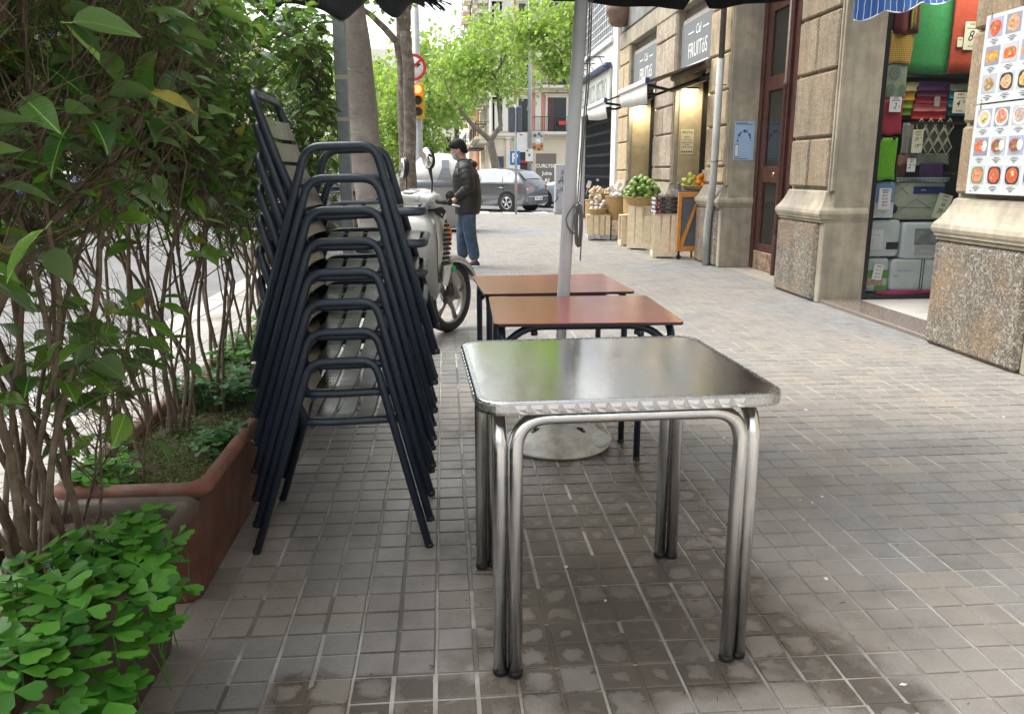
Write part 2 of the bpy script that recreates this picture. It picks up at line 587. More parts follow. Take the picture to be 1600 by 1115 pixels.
    bn = N(t, 'ShaderNodeBump'); bn.inputs['Strength'].default_value = .55; bn.inputs['Distance'].default_value = .0015
    t.links.new(noise(t, P, 330, 5, .7), bn.inputs['Height'])
    bn2 = N(t, 'ShaderNodeBump'); bn2.inputs['Strength'].default_value = .5; bn2.inputs['Distance'].default_value = .004
    t.links.new(noise(t, P, 28, 4, .6), bn2.inputs['Height']); t.links.new(bn.outputs[0], bn2.inputs['Normal'])
    t.links.new(bn2.outputs[0], b.inputs['Normal'])
    return m


PAVE = pavement_material()
MORTAR = mat('joint_mortar', (.37, .355, .325), .85, var=.25, vscale=7, col2=(.14, .12, .095), v2scale=1.6, bump=.6, bscale=300)

pav = MB().box(-2.15, 3.9, -2.5, 24.6, -.14, -.0045).build('pavement', MORTAR)
tag(pav, kind='structure')


def tile_mesh(lo_detail=False, seed=0):
    """a Barcelona panot: four raised pads on one 20 cm slab"""
    rr = random.Random(seed)
    mb = MB()
    h = TILE / 2 - .0040; hy = TILE / 2 - .0028
    mb.add([(-h, -hy, -.0040), (h, -hy, -.0040), (h, hy, -.0040), (-h, hy, -.0040)], [(0, 1, 2, 3)])
    g, gy = .0052, .0034
    for sx in (-1, 1):
        for sy in (-1, 1):
            x0, x1 = (g, h) if sx > 0 else (-h, -g)
            y0, y1 = (gy, hy) if sy > 0 else (-hy, -gy)
            j = [rr.uniform(-.0008, .0008) for _ in range(8)]
            b = .0032
            z = rr.uniform(-.0006, .0004)
            base = [(x0 + j[0], y0 + j[1], -.0046), (x1 + j[2], y0 + j[3], -.0046), (x1 + j[4], y1 + j[5], -.0046), (x0 + j[6], y1 + j[7], -.0046)]
            mid = [(x0 + b * .35, y0 + b * .35, z - .0012), (x1 - b * .35, y0 + b * .35, z - .0012), (x1 - b * .35, y1 - b * .35, z - .0012), (x0 + b * .35, y1 - b * .35, z - .0012)]
            top = [(x0 + b, y0 + b, z), (x1 - b, y0 + b, z), (x1 - b, y1 - b, z), (x0 + b, y1 - b, z)]
            vs = base + mid + top
            fs = [(8, 9, 10, 11)]
            for a in (0, 4):
                for k in range(4):
                    fs.append((a + k, a + (k + 1) % 4, a + 4 + (k + 1) % 4, a + 4 + k))
            mb.add(vs, fs)
    return mb


tmesh = [tile_mesh(seed=i).mesh('tile', PAVE, fix=False) for i in range(6)]
cells = []
for i in range(-11, 19):
    for j in range(3, 118):
        x, y = TX0 + (i + .5) * TILE, TY0 + (j + .5) * TILE
        if x < -2.0 or x > 3.62: continue
        cells.append((math.hypot(x, y), i, j, x, y))


def in_view(x, y):
    d = Vector((x, y, -1.25)); f = cam.rotation_euler.to_matrix()
    l = f.transposed() @ d
    if l.z > -.1: return False
    u, v = l.x / -l.z, l.y / -l.z
    return abs(u) < .66 and -.47 < v < .47


def covered(x, y): return x < -.72 and y < 6   # under the planters
vis = sorted([c for c in cells if in_view(c[3], c[4]) and not covered(c[3], c[4])])
near = vis[:296]
nset = {(c[1], c[2]) for c in near}
for (_, i, j, x, y) in near:
    inst('tile', tmesh[rnd.randrange(6)], pav, (x + rnd.uniform(-.0014, .0014), y + rnd.uniform(-.0014, .0014), rnd.uniform(-.0012, .0006)),
         (R(rnd.uniform(-.25, .25)), R(rnd.uniform(-.25, .25)), R(rnd.choice((0, 180)) + rnd.uniform(-.4, .4))))
far = MB()
protos = [tile_mesh(seed=i + 20) for i in range(6)]
for (_, i, j, x, y) in cells:
    if (i, j) in nset: continue
    p = protos[rnd.randrange(6)]
    dx, dy, dz = x + rnd.uniform(-.0016, .0016), y + rnd.uniform(-.0016, .0016), rnd.uniform(-.0012, .0006)
    b0 = len(far.v)
    far.v.extend([(v[0] + dx, v[1] + dy, v[2] + dz) for v in p.v])
    far.f.extend([tuple(b0 + k for k in f) for f in p.f]); far.mi.extend(p.mi); far.sm.extend(p.sm)
far.build('distant_tiles', PAVE, pav, fix=False, kind='stuff')

KERBM = mat('granite_kerb', (.33, .32, .30), .7, var=.2, vscale=30, bump=.5, bscale=150)
kb = MB()
for k in range(28):
    kb.box(-2.40, -2.153, -2.5 + k * .97, -2.5 + k * .97 + .955, -.16, .0, .012)
kb.build('kerb', KERBM).__setitem__('kind', 'structure')

ROADM = mat('asphalt_road', (.125, .125, .125), .8, var=.2, vscale=3, bump=1, bscale=120, col2=(.16, .16, .158), v2scale=.4)
MB().box(-13.5, -2.403, -12, 150, -.5, -.15).build('road', ROADM).__setitem__('kind', 'structure')
MB().box(-2.403, 60, 25.2, 38.5, -.5, -.1501).build('cross_road', ROADM).__setitem__('kind', 'structure')
MB().box(-2.403, 3.9, 24.62, 25.2, -.4, -.02, .02).build('kerb_at_crossing', KERBM).__setitem__('kind', 'structure')
MB().box(-60, -13.503, -12, 150, -.5, -.03).build('far_pavement', mat('far_paving', (.3, .29, .27), .8, var=.1)).__setitem__('kind', 'structure')
MB().box(-2.4, 60, 38.503, 46, -.5, -.03).build('pavement_beyond_crossing', mat('far_paving_b', (.3, .29, .27), .8, var=.1)).__setitem__('kind', 'structure')
MB().box(-400, 400, -200, 600, -1.2, -.52).build('ground', mat('earth', (.25, .24, .22), .9, var=.1)).__setitem__('kind', 'structure')
zc = MB()
for k in range(9):
    zc.box(-2.0 + k * 1.0, -1.5 + k * 1.0, 25.5, 29.0, -.1499, -.1455)
tag(zc.build('crossing_stripes', mat('road_paint', (.7, .7, .68), .7, var=.15, vscale=9)), kind='structure')

# twigs, petals and grit lying on the tiles
db = MB()
for k in range(620):
    y = 1.3 + 7 * rnd.random() ** 1.7; x = rnd.uniform(-.7, 3.3) if rnd.random() < .5 else rnd.uniform(-.7, 1.2)
    L = rnd.uniform(.004, .013) if rnd.random() < .93 else rnd.uniform(.02, .035)
    a = rnd.uniform(0, 6.3); wd = rnd.uniform(.001, .0028)
    dx, dy = math.cos(a), math.sin(a)
    z = .0012
    db.add([(x, y, z), (x + dx * L, y + dy * L, z), (x + dx * L * .6 - dy * wd, y + dy * L * .6 + dx * wd, z + .0022), (x - dy * wd, y + dx * wd, z)], [(0, 1, 2, 3)])
tag(db.build('debris', mat('dry_debris', (.07, .05, .035), .8, var=.5, vscale=40), fix=False), kind='stuff')
pt = MB()
for k in range(46):
    y = rnd.uniform(1.5, 9); x = rnd.uniform(-.5, 3.3); a = rnd.uniform(0, 6.3); L = rnd.uniform(.006, .014)
    ca, sa = math.cos(a) * L, math.sin(a) * L
    pt.add([(x - ca, y - sa, .0016), (x + sa * .6, y - ca * .6, .003), (x + ca, y + sa, .0022), (x - sa * .6, y + ca * .6, .0016)], [(0, 1, 2, 3)])
tag(pt.build('litter', mat('pale_petals', (.75, .74, .7), .7), fix=False), kind='stuff')
# ------------------------------------------------------------------ stone facade on the right
SAND = mat('sandstone', (.43, .35, .24), .85, var=.16, vscale=5, col2=(.30, .24, .165), v2scale=2.3, bump=.9, bscale=55, isl=.05, streak=.22)
SANDS = mat('smooth_sandstone', (.38, .335, .25), .8, var=.2, vscale=6, col2=(.27, .245, .195), v2scale=1.9, bump=.6, bscale=70, streak=.2)


def rough_stone(name, c1, c2, sc=95, d=.006):
    m, t, b = newmat(name)
    P = coords(t, True)
    n = noise(t, P, sc, 4, .6, 1.2)
    mk = ramp(t, n, [(.42, 0.0), (.56, 1.0)])
    c = mixc(t, mk, c2, c1)
    c = mixc(t, 1.0, c, ramp(t, noise(t, P, 4, 6, .65), [(.3, .75), (.65, 1.1)]), 'MULTIPLY')
    c = mixc(t, ramp(t, noise(t, P, 2.6, 5, .65), [(.48, 0.0), (.66, .6)]), c, (.36, .23, .12))
    mp = N(t, 'ShaderNodeMapping'); mp.inputs['Scale'].default_value = (4, 4, .5); t.links.new(P, mp.inputs[0])
    c = mixc(t, 1.0, c, ramp(t, noise(t, mp.outputs[0], 2.0, 6, .7), [(.36, .78), (.58, 1.0)]), 'MULTIPLY')
    t.links.new(c, b.inputs['Base Color']); b.inputs['Roughness'].default_value = .85
    bn = N(t, 'ShaderNodeBump'); bn.inputs['Strength'].default_value = 1; bn.inputs['Distance'].default_value = d
    t.links.new(mk, bn.inputs['Height']); t.links.new(bn.outputs[0], b.inputs['Normal'])
    return m


ROUGH = rough_stone('picked_stone', (.45, .37, .255), (.27, .21, .14), 62, .005)
ROUGHD = rough_stone('speckled_plinth', (.37, .33, .265), (.15, .128, .10), 46, .007)
WALLJ = mat('stone_core', (.32, .27, .195), .85, var=.15, vscale=6, bump=.4, bscale=60)

bld = thing('stone_building', 'old sandstone building with rusticated pillars, door and shop openings along the right', 'building', (3.7, 10, 0))
XF = 3.63


def moulding(y0, y1, parent, z0=.795, z1=1.06, xo=3.535, xi=3.64):
    """swelling course between plinth and shaft, mitred on all sides"""
    prof = [(0, 0), (0, .014), (-.012, .03), (-.018, .055), (-.010, .085), (.018, .12), (.045, .17), (.066, .22), (.075, .255), (.088, z1 - z0)]
    rg = []
    for (o, z) in prof:
        rg.append([(xo + o, y0 - .02 + o, z0 + z), (xo + o, y1 + .02 - o, z0 + z), (4.0, y1 + .02 - o, z0 + z), (4.0, y0 - .02 + o, z0 + z)])
    MB().loft(rg, smooth=False).build('base_moulding', SANDS, parent)


def pillar(y0, y1, label, rows, strip=True, blocks=ROUGH, plinth=ROUGHD, top=3.9, jx=4.02, plx=3.55, stripfar=False):
    """one pillar of the ground floor: core, plinth, moulding, rusticated stones as sub-parts"""
    core = MB()
    core.box(XF + .035, jx, y0, y1, 0, top)
    # narrow upright mouldings at the near edge
    if strip:
        for (a, b_, xo) in ((.0, .03, .0), (.036, .062, -.012), (.07, .082, .008)):
            core.box(XF + xo, XF + .036, y0 + a, y0 + b_, 1.06, top, .004)
    if stripfar:
        for (a, b_, xo) in ((.0, .03, .0), (.036, .062, -.012)):
            core.box(XF + xo, XF + .036, y1 - b_, y1 - a, 1.06, top, .004)
    c = core.build('pillar', SANDS, bld, label=label)
    pw0, pw1 = y0 - .01, y1 + .05
    MB().box(plx, jx - .01, pw0 + .10, pw1, 0, .76, .03).build('plinth_stone', plinth, c)
    MB().box(plx + .03, jx - .005, pw0, pw0 + .097, 0, .765, .01).box(plx + .004, jx - .02, pw0 + .012, pw1 - .01, .762, .793, .006).build('plinth_edge', SANDS, c)
    moulding(y0 + .01, y1 + .02, c)
    bz0 = y0 + (.095 if strip else .01); bz1 = y1 - (.07 if stripfar else .005)
    for (z0, z1, n) in rows:
        wd = (bz1 - bz0) / n
        for k in range(n):
            e = rnd.uniform(-.004, .004)
            MB().box(XF - .012 + e, XF + .05, bz0 + k * wd + .012, bz0 + (k + 1) * wd - .012, z0 + .012, z1 - .012, .016).build('stone_block', blocks, c)
    return c


rowsA = [(1.08, 1.56, 2), (1.56, 2.17, 1), (2.17, 2.70, 2), (2.70, 3.30, 1), (3.30, 3.88, 2)]
rowsB = [(1.08, 1.30, 2), (1.30, 1.82, 1), (1.82, 2.26, 2), (2.26, 2.72, 1), (2.72, 3.30, 2), (3.30, 3.88, 1)]
pillar(4.58, 5.62, 'pillar with the menu boards, dark speckled plinth', rowsA, plx=3.55, jx=3.95)
pillar(7.50, 8.47, 'pillar between the wooden door and the textile shop', rowsA)
c1 = pillar(10.44, 11.36, 'pillar with the grey drainpipe', rowsB, blocks=mat('warm_stone', (.48, .37, .23), .85, var=.35, vscale=7, col2=(.33, .28, .21), v2scale=2.5, bump=1, bscale=50, streak=.22), plinth=ROUGHD)
pillar(13.0, 14.3, 'pillar between the two fruit shop openings', rowsB, blocks=mat('pale_stone', (.43, .365, .285), .85, var=.35, vscale=22, col2=(.33, .26, .2), v2scale=3, bump=1, bscale=45, streak=.22), jx=4.1)
pillar(16.25, 17.25, 'last pillar, against the white building', [(0.8, 1.25, 2), (1.25, 1.8, 1), (1.8, 2.3, 2), (2.3, 2.8, 1), (2.8, 3.3, 2), (3.3, 3.88, 1)], blocks=mat('ochre_stone', (.44, .35, .22), .85, var=.2, vscale=8, bump=1, bscale=45), jx=4.1)

# walls above and behind
up = MB()
up.box(3.66, 4.4, 2.0, 17.25, 3.9, 14)
GREYST = mat('grey_upper_stone', (.21, .21, .205), .85, var=.2, vscale=4)
up.build('upper_wall', GREYST, bld)
st = MB()
for r_ in range(6):
    z0 = 3.95 + r_ * .62
    off = .6 if r_ % 2 else 0
    y = 2.0 + off
    while y < 17.0:
        st.box(3.635, 3.67, y + .012, min(y + 1.2, 17.2) - .012, z0 + .012, z0 + .608, .012)
        y += 1.2
st.build('upper_stones', GREYST, bld, kind='stuff')
MB().box(3.40, 3.66, 2.0, 17.25, 7.7, 7.95, .03).box(3.5, 3.66, 2, 17.25, 7.55, 7.7, .02).build('cornice', SANDS, bld)
MB().box(3.60, 3.90, 10.98, 17.2, 3.62, 3.9, .01).build('lintel', SANDS, bld)
# solid wall next to the viewer beyond the frame, so light and reflections hold
MB().box(3.66, 4.4, -6, 2.0, 0, 11).build('near_wall', SANDS, bld)
MB().box(3.66, 4.0, 2.0, 4.55, 2.9, 3.9).build('near_lintel', SANDS, bld)
MB().box(6.2, 6.4, 2, 18, -.1, 3.9).build('back_wall', mat('dark_plaster', (.16, .14, .12), .9), bld)
MB().box(3.70, 6.2, 2, 17.2, -.12, .004).build('ground_floor', mat('interior_floor', (.3, .27, .22), .6), bld)
MB().box(4.4, 6.2, 2, 18, 3.3, 3.9).build('ceiling', mat('interior_ceiling', (.5, .47, .42), .9), bld)
MB().box(4.0, 6.2, 8.30, 8.45, .004, 3.3).build('partition', mat('partition_plaster', (.35, .32, .28), .9), bld)
MB().box(4.12, 6.2, 10.5, 11.3, .004, 3.3).build('partition', mat('partition_plaster_b', (.35, .32, .28), .9), bld)

# drainpipe
PIPEM = mat('pipe_paint', (.40, .40, .38), .55, var=.1, vscale=8, col2=(.3, .29, .27), v2scale=4)
dp = MB()
dp.tube(bent([(3.50, 10.70, -.01), (3.50, 10.70, .60), (3.50, 10.62, .85), (3.50, 10.56, 1.15), (3.50, 10.52, 2.62)], .1, 4), .047, 14)
dpo = dp.build('drainpipe', PIPEM, bld)
MB().tube([(3.505, 10.52, 2.60), (3.505, 10.52, 7)], .036, 14).build('cast_pipe', mat('old_iron_pipe', (.11, .10, .09), .7, var=.2), dpo)
for z in (1.36, 2.30):
    MB().lathe([(.05, 0), (.051, .01), (.05, .02)], (3.50, 10.55, z), 14).box(3.49, 3.60, 10.54, 10.56, z + .003, z + .017).build('pipe_clamp', mat('clamp_metal', (.25, .25, .24), .5, metal=.5), dpo)

# ------------------------------------------------------------------ wooden entrance door
WOOD = mat('maroon_door_wood', (.060, .022, .018), .42, var=.25, vscale=6, col2=(.085, .035, .028), v2scale=9, bump=.4, bscale=60, rvar=.1)
WORN = mat('worn_bare_wood', (.30, .22, .14), .8, var=.3, vscale=14, col2=(.09, .035, .03), v2scale=9, bump=.7, bscale=50)
DGL = glass('door_glass', (.03, .032, .028), .05, .7)
door = MB()
XD = 3.995
y0, y1 = 8.5, 10.44
door.box(XD, XD + .07, y1 - .10, y1, .0, 3.9, .006)
d_ = door.build('door', WOOD, bld, label='tall maroon wooden door with glass panels')
for (a, b_) in ((9.62, 10.33), (8.60, 9.50)):
    lf = MB()
    s = .12
    lf.box(XD + .02, XD + .075, a, a + s, .10, 3.9, .006).box(XD + .02, XD + .075, b_ - s, b_, .10, 3.9, .006)
    for (z0, z1) in ((.24, .34), (1.10, 1.30), (2.20, 2.37), (3.12, 3.3)):
        lf.box(XD + .022, XD + .07, a + s, b_ - s, z0, z1, .006)
    l = lf.build('door_leaf', WOOD, d_)
    MB().box(XD + .012, XD + .08, a, b_, .002, .24, .008).build('kick_board', WORN, d_)
    for (z0, z1) in ((.34, 1.10), (1.30, 2.20), (2.37, 3.12)):
        MB().box(XD + .045, XD + .051, a + s, b_ - s, z0, z1).build('glass_pane', DGL, d_)
        MB().box(XD + .03, XD + .045, a + s, a + s + .02, z0, z1, .004).box(XD + .03, XD + .045, b_ - s - .02, b_ - s, z0, z1, .004).build('bead', WOOD, d_)
mull = MB()
mull.box(XD - .02, XD + .06, 9.50, 9.62, .0, 3.9, .008)
mull.build('mullion', WOOD, d_)
MB().lathe([(.03, .0), (.035, .02), (.035, .48), (.026, .50), (.04, .53), (.026, .56), (.035, .60), (.028, .63), (.026, 2.18), (.04, 2.2), (.042, 2.24), (.026, 2.26), (.026, 3.9)], (XD - .02, 9.56, 0), 14).build('column_trim', WOOD, d_)
MB().box(3.62, 4.05, 8.5, 10.44, -.05, .003).build('door_threshold', mat('worn_threshold', (.22, .2, .18), .8, var=.2), bld)
MB().lathe([(.02, 0), (.032, .012), (.02, .03)], (0, 0, 0), 12, mat=Matrix.Translation((XD - .05, 9.72, 1.2)) @ Matrix.Rotation(R(90), 4, 'Y')).build('door_knob', mat('brass', (.5, .36, .15), .3, metal=1), d_)

# poster on the jamb
ps = thing('blue_poster', 'pale blue paper poster taped to the door jamb beside the drainpipe', 'poster', (3.85, 10.436, 1.6))
BLUEP = mat('pale_blue_print', (.36, .50, .68), .55, var=.07, vscale=5)
MB().box(3.70, 3.965, 10.433, 10.437, 1.38, 1.86).build('sheet', BLUEP, ps)
f = MB()
for k in range(11):
    a = math.pi * k / 10
    x, z = 3.832 + .085 * math.cos(a), 1.62 + .12 * math.sin(a)
    rr_ = .007 + .005 * (k % 3)
    f.add([(x + rr_ * math.cos(q), 10.4322, z + rr_ * 1.3 * math.sin(q)) for q in [i * math.pi / 4 for i in range(8)]], [tuple(range(8))])
f.build('printed_dots', mat('navy_print', (.05, .10, .25), .6), ps)
MB().box(3.715, 3.765, 10.431, 10.4325, 1.42, 1.58).build('phone_print_border', mat('navy_print_b', (.03, .06, .16), .6), ps)
MB().box(3.72, 3.76, 10.430, 10.4312, 1.428, 1.57).build('phone_print', WHITEP, ps)
for (z, n) in ((1.835, 14), (1.82, 20), (1.395, 16)):
    MB().box(3.715, 3.715 + n * .011, 10.4315, 10.4325, z, z + .006).build('print_line', INK, ps)

# ------------------------------------------------------------------ textile shop
GRAN = mat('polished_granite', (.16, .13, .11), .22, var=.3, vscale=60, col2=(.24, .20, .17), v2scale=90, rvar=.1)
MB().box(3.60, 3.98, 5.62, 7.50, -.02, .035, .006).build('granite_step', GRAN, bld)
MB().box(3.985, 6.2, 5.62, 7.545, -.02, .022).build('entrance_floor', mat('white_marble_floor', (.62, .60, .56), .25, var=.08, vscale=3, col2=(.5, .46, .4), v2scale=2), bld)
FR = mat('black_window_frame', (.012, .012, .014), .35, var=.2)
fw = MB()
WY = 7.545
fw.box(4.015, 4.075, WY - .03, WY + .03, .022, 3.3, .004).box(4.075, 5.35, WY - .03, WY + .03, .022, .062, .004).box(5.30, 5.35, WY - .03, WY + .03, .062, 3.3, .004)
wf = fw.build('shop_window', FR, bld)
sg = glass('shop_glass', (.03, .035, .035), .02, .12)
MB().box(4.075, 5.30, WY - .003, WY + .003, .062, 3.3).build('glass_pane', sg, wf)
MB().box(4.08, 6.2, WY + .72, WY + .76, 0, 3.3).build('display_back', mat('display_dark_green', (.07, .09, .08), .8), bld)
MB().box(4.03, 4.06, WY + .03, WY + .72, 0, 3.3).build('display_side', mat('pale_blue_curtain', (.22, .38, .48), .6, var=.2, vscale=9), bld)
MB().box(4.06, 5.35, WY + .03, WY + .72, .02, .058).build('display_floor', mat('display_floor_mat', (.35, .4, .4), .5), bld)
MB().box(5.36, 6.2, 5.6, WY + .7, 0, 3.3).build('shop_inner_wall', mat('shop_dark', (.08, .07, .06), .8), bld)
shl = mat('dark_shelf', (.02, .022, .022), .5)
for (z, a, b_) in ((2.105, 4.30, 5.2), (1.68, 4.40, 5.2), (1.215, 4.30, 5.2)):
    MB().box(a, b_, WY + .12, WY + .70, z, z + .022).build('shelf', shl, bld)

# goods: cloth helper, hanging sheet with folds
def cloth(name, label, x0, x1, z0, z1, y, m, cat='towel', group=None, fold=.012, parent=None, seed=0, bulge=.0, th=.012):
    rr = random.Random(seed); mb = MB(); nx, nz = 14, 10
    ph = rr.uniform(0, 6)
    def P(i, j, o):
        u, v = i / nx, j / nz
        return (x0 + (x1 - x0) * u + .006 * math.sin(v * 5 + ph) * (1 - v), y + o + fold * math.sin(u * 9 + ph + v) * (1 - .6 * v) - bulge * math.sin(u * math.pi), z0 + (z1 - z0) * v + .008 * math.sin(u * 7 + ph) * (1 - v))
    for o in (0, th):
        vs = [P(i, j, o) for j in range(nz + 1) for i in range(nx + 1)]
        fs = [(j * (nx + 1) + i, j * (nx + 1) + i + 1, (j + 1) * (nx + 1) + i + 1, (j + 1) * (nx + 1) + i) for j in range(nz) for i in range(nx)]
        mb.add(vs, fs, 0, True)
    # closed edge
    per = [(i, 0) for i in range(nx + 1)] + [(nx, j) for j in range(1, nz + 1)] + [(i, nz) for i in range(nx - 1, -1, -1)] + [(0, j) for j in range(nz - 1, 0, -1)]
    vs = [P(i, j, 0) for i, j in per] + [P(i, j, th) for i, j in per]; n = len(per)
    mb.add(vs, [(k, (k + 1) % n, (k + 1) % n + n, k + n) for k in range(n)])
    o = mb.build(name, m, parent)
    if parent is None: tag(o, label, cat, group)
    return o


def fab(name, col, col2=None): return mat(name, col, .9, var=.14, vscale=30, col2=col2, v2scale=12, bump=.8, bscale=300)


def plaid(name, base, line, sc=60, wide=None):
    m, t, b = newmat(name)
    P = coords(t, True); sp = N(t, 'ShaderNodeSeparateXYZ'); t.links.new(P, sp.inputs[0])
    f = []
    for o in (0, 2):
        s = math_(t, 'FRACT', math_(t, 'MULTIPLY', sp.outputs[o], sc))
        f.append(math_(t, 'LESS_THAN', s, .22))
    k = math_(t, 'MULTIPLY', math_(t, 'MAXIMUM', f[0], f[1]), .8)
    c = mixc(t, k, base, line)
    t.links.new(c, b.inputs['Base Color']); b.inputs['Roughness'].default_value = .9
    return m


cloth('towel', 'large bright green towel hanging in the shop window', 4.31, 4.86, 2.13, 3.2, WY + .10, fab('green_terry', (.03, .22, .06)), seed=1)
cloth('towel', 'long orange red towel hanging over the green one', 4.70, 5.12, 2.135, 3.2, WY + .05, fab('orange_terry', (.38, .06, .025)), seed=2)
cloth('towel', 'turquoise towel edge showing beside the orange towel', 5.10, 5.24, 2.12, 3.2, WY + .09, fab('teal_terry', (.03, .25, .22)), seed=3)
cloth('towel', 'folded maroon and olive towel hanging at the window top', 4.13, 4.36, 2.47, 3.1, WY + .045, fab('maroon_terry', (.13, .02, .03)), seed=4, th=.03)
cloth('towel', 'narrow olive strip of towel beside the maroon one', 4.285, 4.335, 2.52, 3.1, WY + .032, fab('olive_terry', (.22, .19, .03)), seed=5, th=.008, fold=.004)
cloth('dish_cloth', 'yellow checked kitchen cloth with black lines', 4.115, 4.34, 2.215, 2.50, WY + .06, plaid('yellow_check', (.52, .33, .06), (.05, .04, .02)), 'cloth', seed=6, fold=.004)
gl_ = cloth('place_mat', 'pale green and grey kitchen cloth printed with round motifs', 4.105, 4.32, 1.90, 2.22, WY + .075, fab('sage_cloth', (.20, .28, .17), (.24, .29, .26)), 'cloth', seed=7, fold=.004)
rg_ = MB()
for (cx, cz, r1) in ((4.175, 1.985, .042), (4.285, 1.985, .036), (4.20, 2.135, .052)):
    for (ra, rb) in ((r1, r1 * .82), (r1 * .6, r1 * .5), (r1 * .3, r1 * .15)):
        n = 20
        vs = [(cx + q * math.cos(2 * math.pi * i / n), WY + .0665, cz + q * 1.2 * math.sin(2 * math.pi * i / n)) for q in (ra, rb) for i in range(n)]
        rg_.add(vs, [(i, (i + 1) % n, (i + 1) % n + n, i + n) for i in range(n)])
rg_.build('printed_rings', mat('grey_print', (.10, .14, .14), .8), gl_)
cloth('napkin', 'raspberry red cloth under the two euro card', 4.09, 4.30, 1.58, 1.895, WY + .055, fab('raspberry', (.33, .03, .05)), 'cloth', seed=8, fold=.004)
lg = cloth('napkin', 'lime green cloth clipped below the red one', 4.075, 4.285, 1.16, 1.55, WY + .05, fab('lime', (.14, .42, .02)), 'cloth', seed=9, fold=.003)
for x in (4.115, 4.245):
    MB().ell((x, WY + .045, 1.545), (.018, .012, .014), 10, 6).build('clip', BLACK, lg)
# folded towels on the middle shelf
folds = [(4.32, 4.50, 1.985, 2.06, (.42, .40, .18)), (4.32, 4.47, 1.90, 1.975, (.50, .25, .02)), (4.32, 4.46, 1.83, 1.895, (.20, .32, .03)), (4.32, 4.45, 1.765, 1.825, (.10, .25, .02)),
         (4.48, 4.80, 1.99, 2.07, (.07, .02, .09)), (4.49, 4.80, 1.935, 1.985, (.10, .02, .06)), (4.48, 4.80, 1.875, 1.93, (.28, .01, .04)), (4.47, 4.80, 1.80, 1.868, (.45, .12, .13)), (4.46, 4.80, 1.73, 1.795, (.42, .03, .04)),
         (4.82, 5.14, 1.99, 2.05, (.25, .27, .20)), (4.82, 5.14, 1.92, 1.98, (.03, .22, .28)), (4.82, 5.14, 1.84, 1.905, (.03, .28, .30)), (4.82, 5.14, 1.76, 1.83, (.01, .10, .14))]
nm = ['cream', 'orange', 'olive green', 'leaf green', 'dark purple', 'plum', 'crimson', 'salmon pink', 'red', 'grey', 'petrol', 'turquoise', 'deep teal']
where = ['left pile', 'middle pile', 'right pile']
for k, (a, b_, z0, z1, c) in enumerate(folds):
    mb = MB()
    pr = [(WY + .13 + .02 * (1 - math.cos(q)), (z0 + z1) / 2 + (z1 - z0) / 2 * math.sin(q)) for q in [math.pi * (.5 + i / 8) for i in range(9)]] + [(WY + .5, z0), (WY + .5, z1)]
    n = 8; rgs = []
    for i in range(n + 1):
        x = a + (b_ - a) * i / n
        rgs.append([(x, y_, z_ + .003 * math.sin(i * 1.7 + k)) for y_, z_ in pr])
    mb.loft(rgs)
    o = mb.build('folded_towel', fab('towel_%s' % nm[k].replace(' ', '_'), c))
    tag(o, '%s folded towel on the window shelf, in the %s' % (nm[k], where[0 if k < 4 else (1 if k < 9 else 2)]), 'towel', 'folded towels on the shelf')


def card(label, x, z, wd, hg, lines, y=WY + .02, rot=0, m=PAPER, col=INK):
    t = thing('price_card', label, 'price card', (x, y, z), 0, 'handwritten price cards')
    pts = rrect(-wd / 2, wd / 2, -hg / 2, hg / 2, .008, 3)
    cr, sr = math.cos(rot), math.sin(rot)
    MB().prism([(a * cr - b_ * sr, a * sr + b_ * cr) for a, b_ in pts], 'y', -.002, .001).build('card', m, t, world=False)
    for (s, size, dx, dz, mm) in lines:
        text(s, size, (dx * cr - dz * sr, -.0034, dx * sr + dz * cr), (R(90), -rot, 0), mm, t, name='handwriting', ext=.0004, sx=.8, shear=.3, bold=.0004, world=False)
    return t


RI = mat('red_ink', (.45, .04, .03), .6, var=.03)
card('large yellowish price card on the orange towel', 4.885, 2.46, .155, .245, [('OFERTA', .028, 0, .10, RI), ('TOALLA ALGODON', .017, 0, .065, INK), ('8', .13, -.02, -.005, INK), ('95', .04, .045, .01, INK), ('2 x 15,95', .022, 0, -.09, INK)], y=WY + .03)
card('small printed label pinned beside the large price card', 4.775, 2.405, .05, .085, [('90x150', .012, 0, .02, INK)], y=WY + .034)
card('rounded card reading two euros over the red cloth', 4.215, 1.85, .115, .135, [('OFERTA', .018, 0, .055, RI), ('PAÑO COCINA', .014, 0, .035, INK), ('2', .075, -.005, -.015, INK), ('50', .02, .035, -.02, INK)], y=WY + .035, m=PAPERW)
card('rounded card on the folded towels in the middle', 4.885, 1.875, .13, .19, [('OFERTA', .024, 0, .075, RI), ('TOALLA LAVABO', .014, 0, .045, INK), ('4', .085, -.02, -.01, INK), ('50', .035, .035, .01, INK), ('varios colores', .015, 0, -.075, INK)], y=WY + .10)
card('small dark picture label on the red folded towels', 4.665, 1.885, .055, .09, [('100%', .012, 0, .02, INK)], y=WY + .11, m=mat('grey_label', (.3, .29, .27), .6))
card('tall card with two prices on the patterned bedspread', 4.50, 1.52, .105, .215, [('OFERTA', .022, 0, .085, RI), ('COLCHA', .016, 0, .06, INK), ('29', .045, -.012, .02, INK), ('95', .02, .03, .03, INK), ('19', .055, -.008, -.045, INK), ('90', .02, .03, -.03, INK)], y=WY + .09)
card('small rounded card above the striped folded blankets', 4.465, 1.30, .085, .125, [('OFERTA', .016, 0, .05, RI), ('PAÑO', .014, 0, .03, INK), ('2', .06, -.018, -.012, INK), ('95', .022, .02, 0, INK)], y=WY + .09, m=PAPERW)
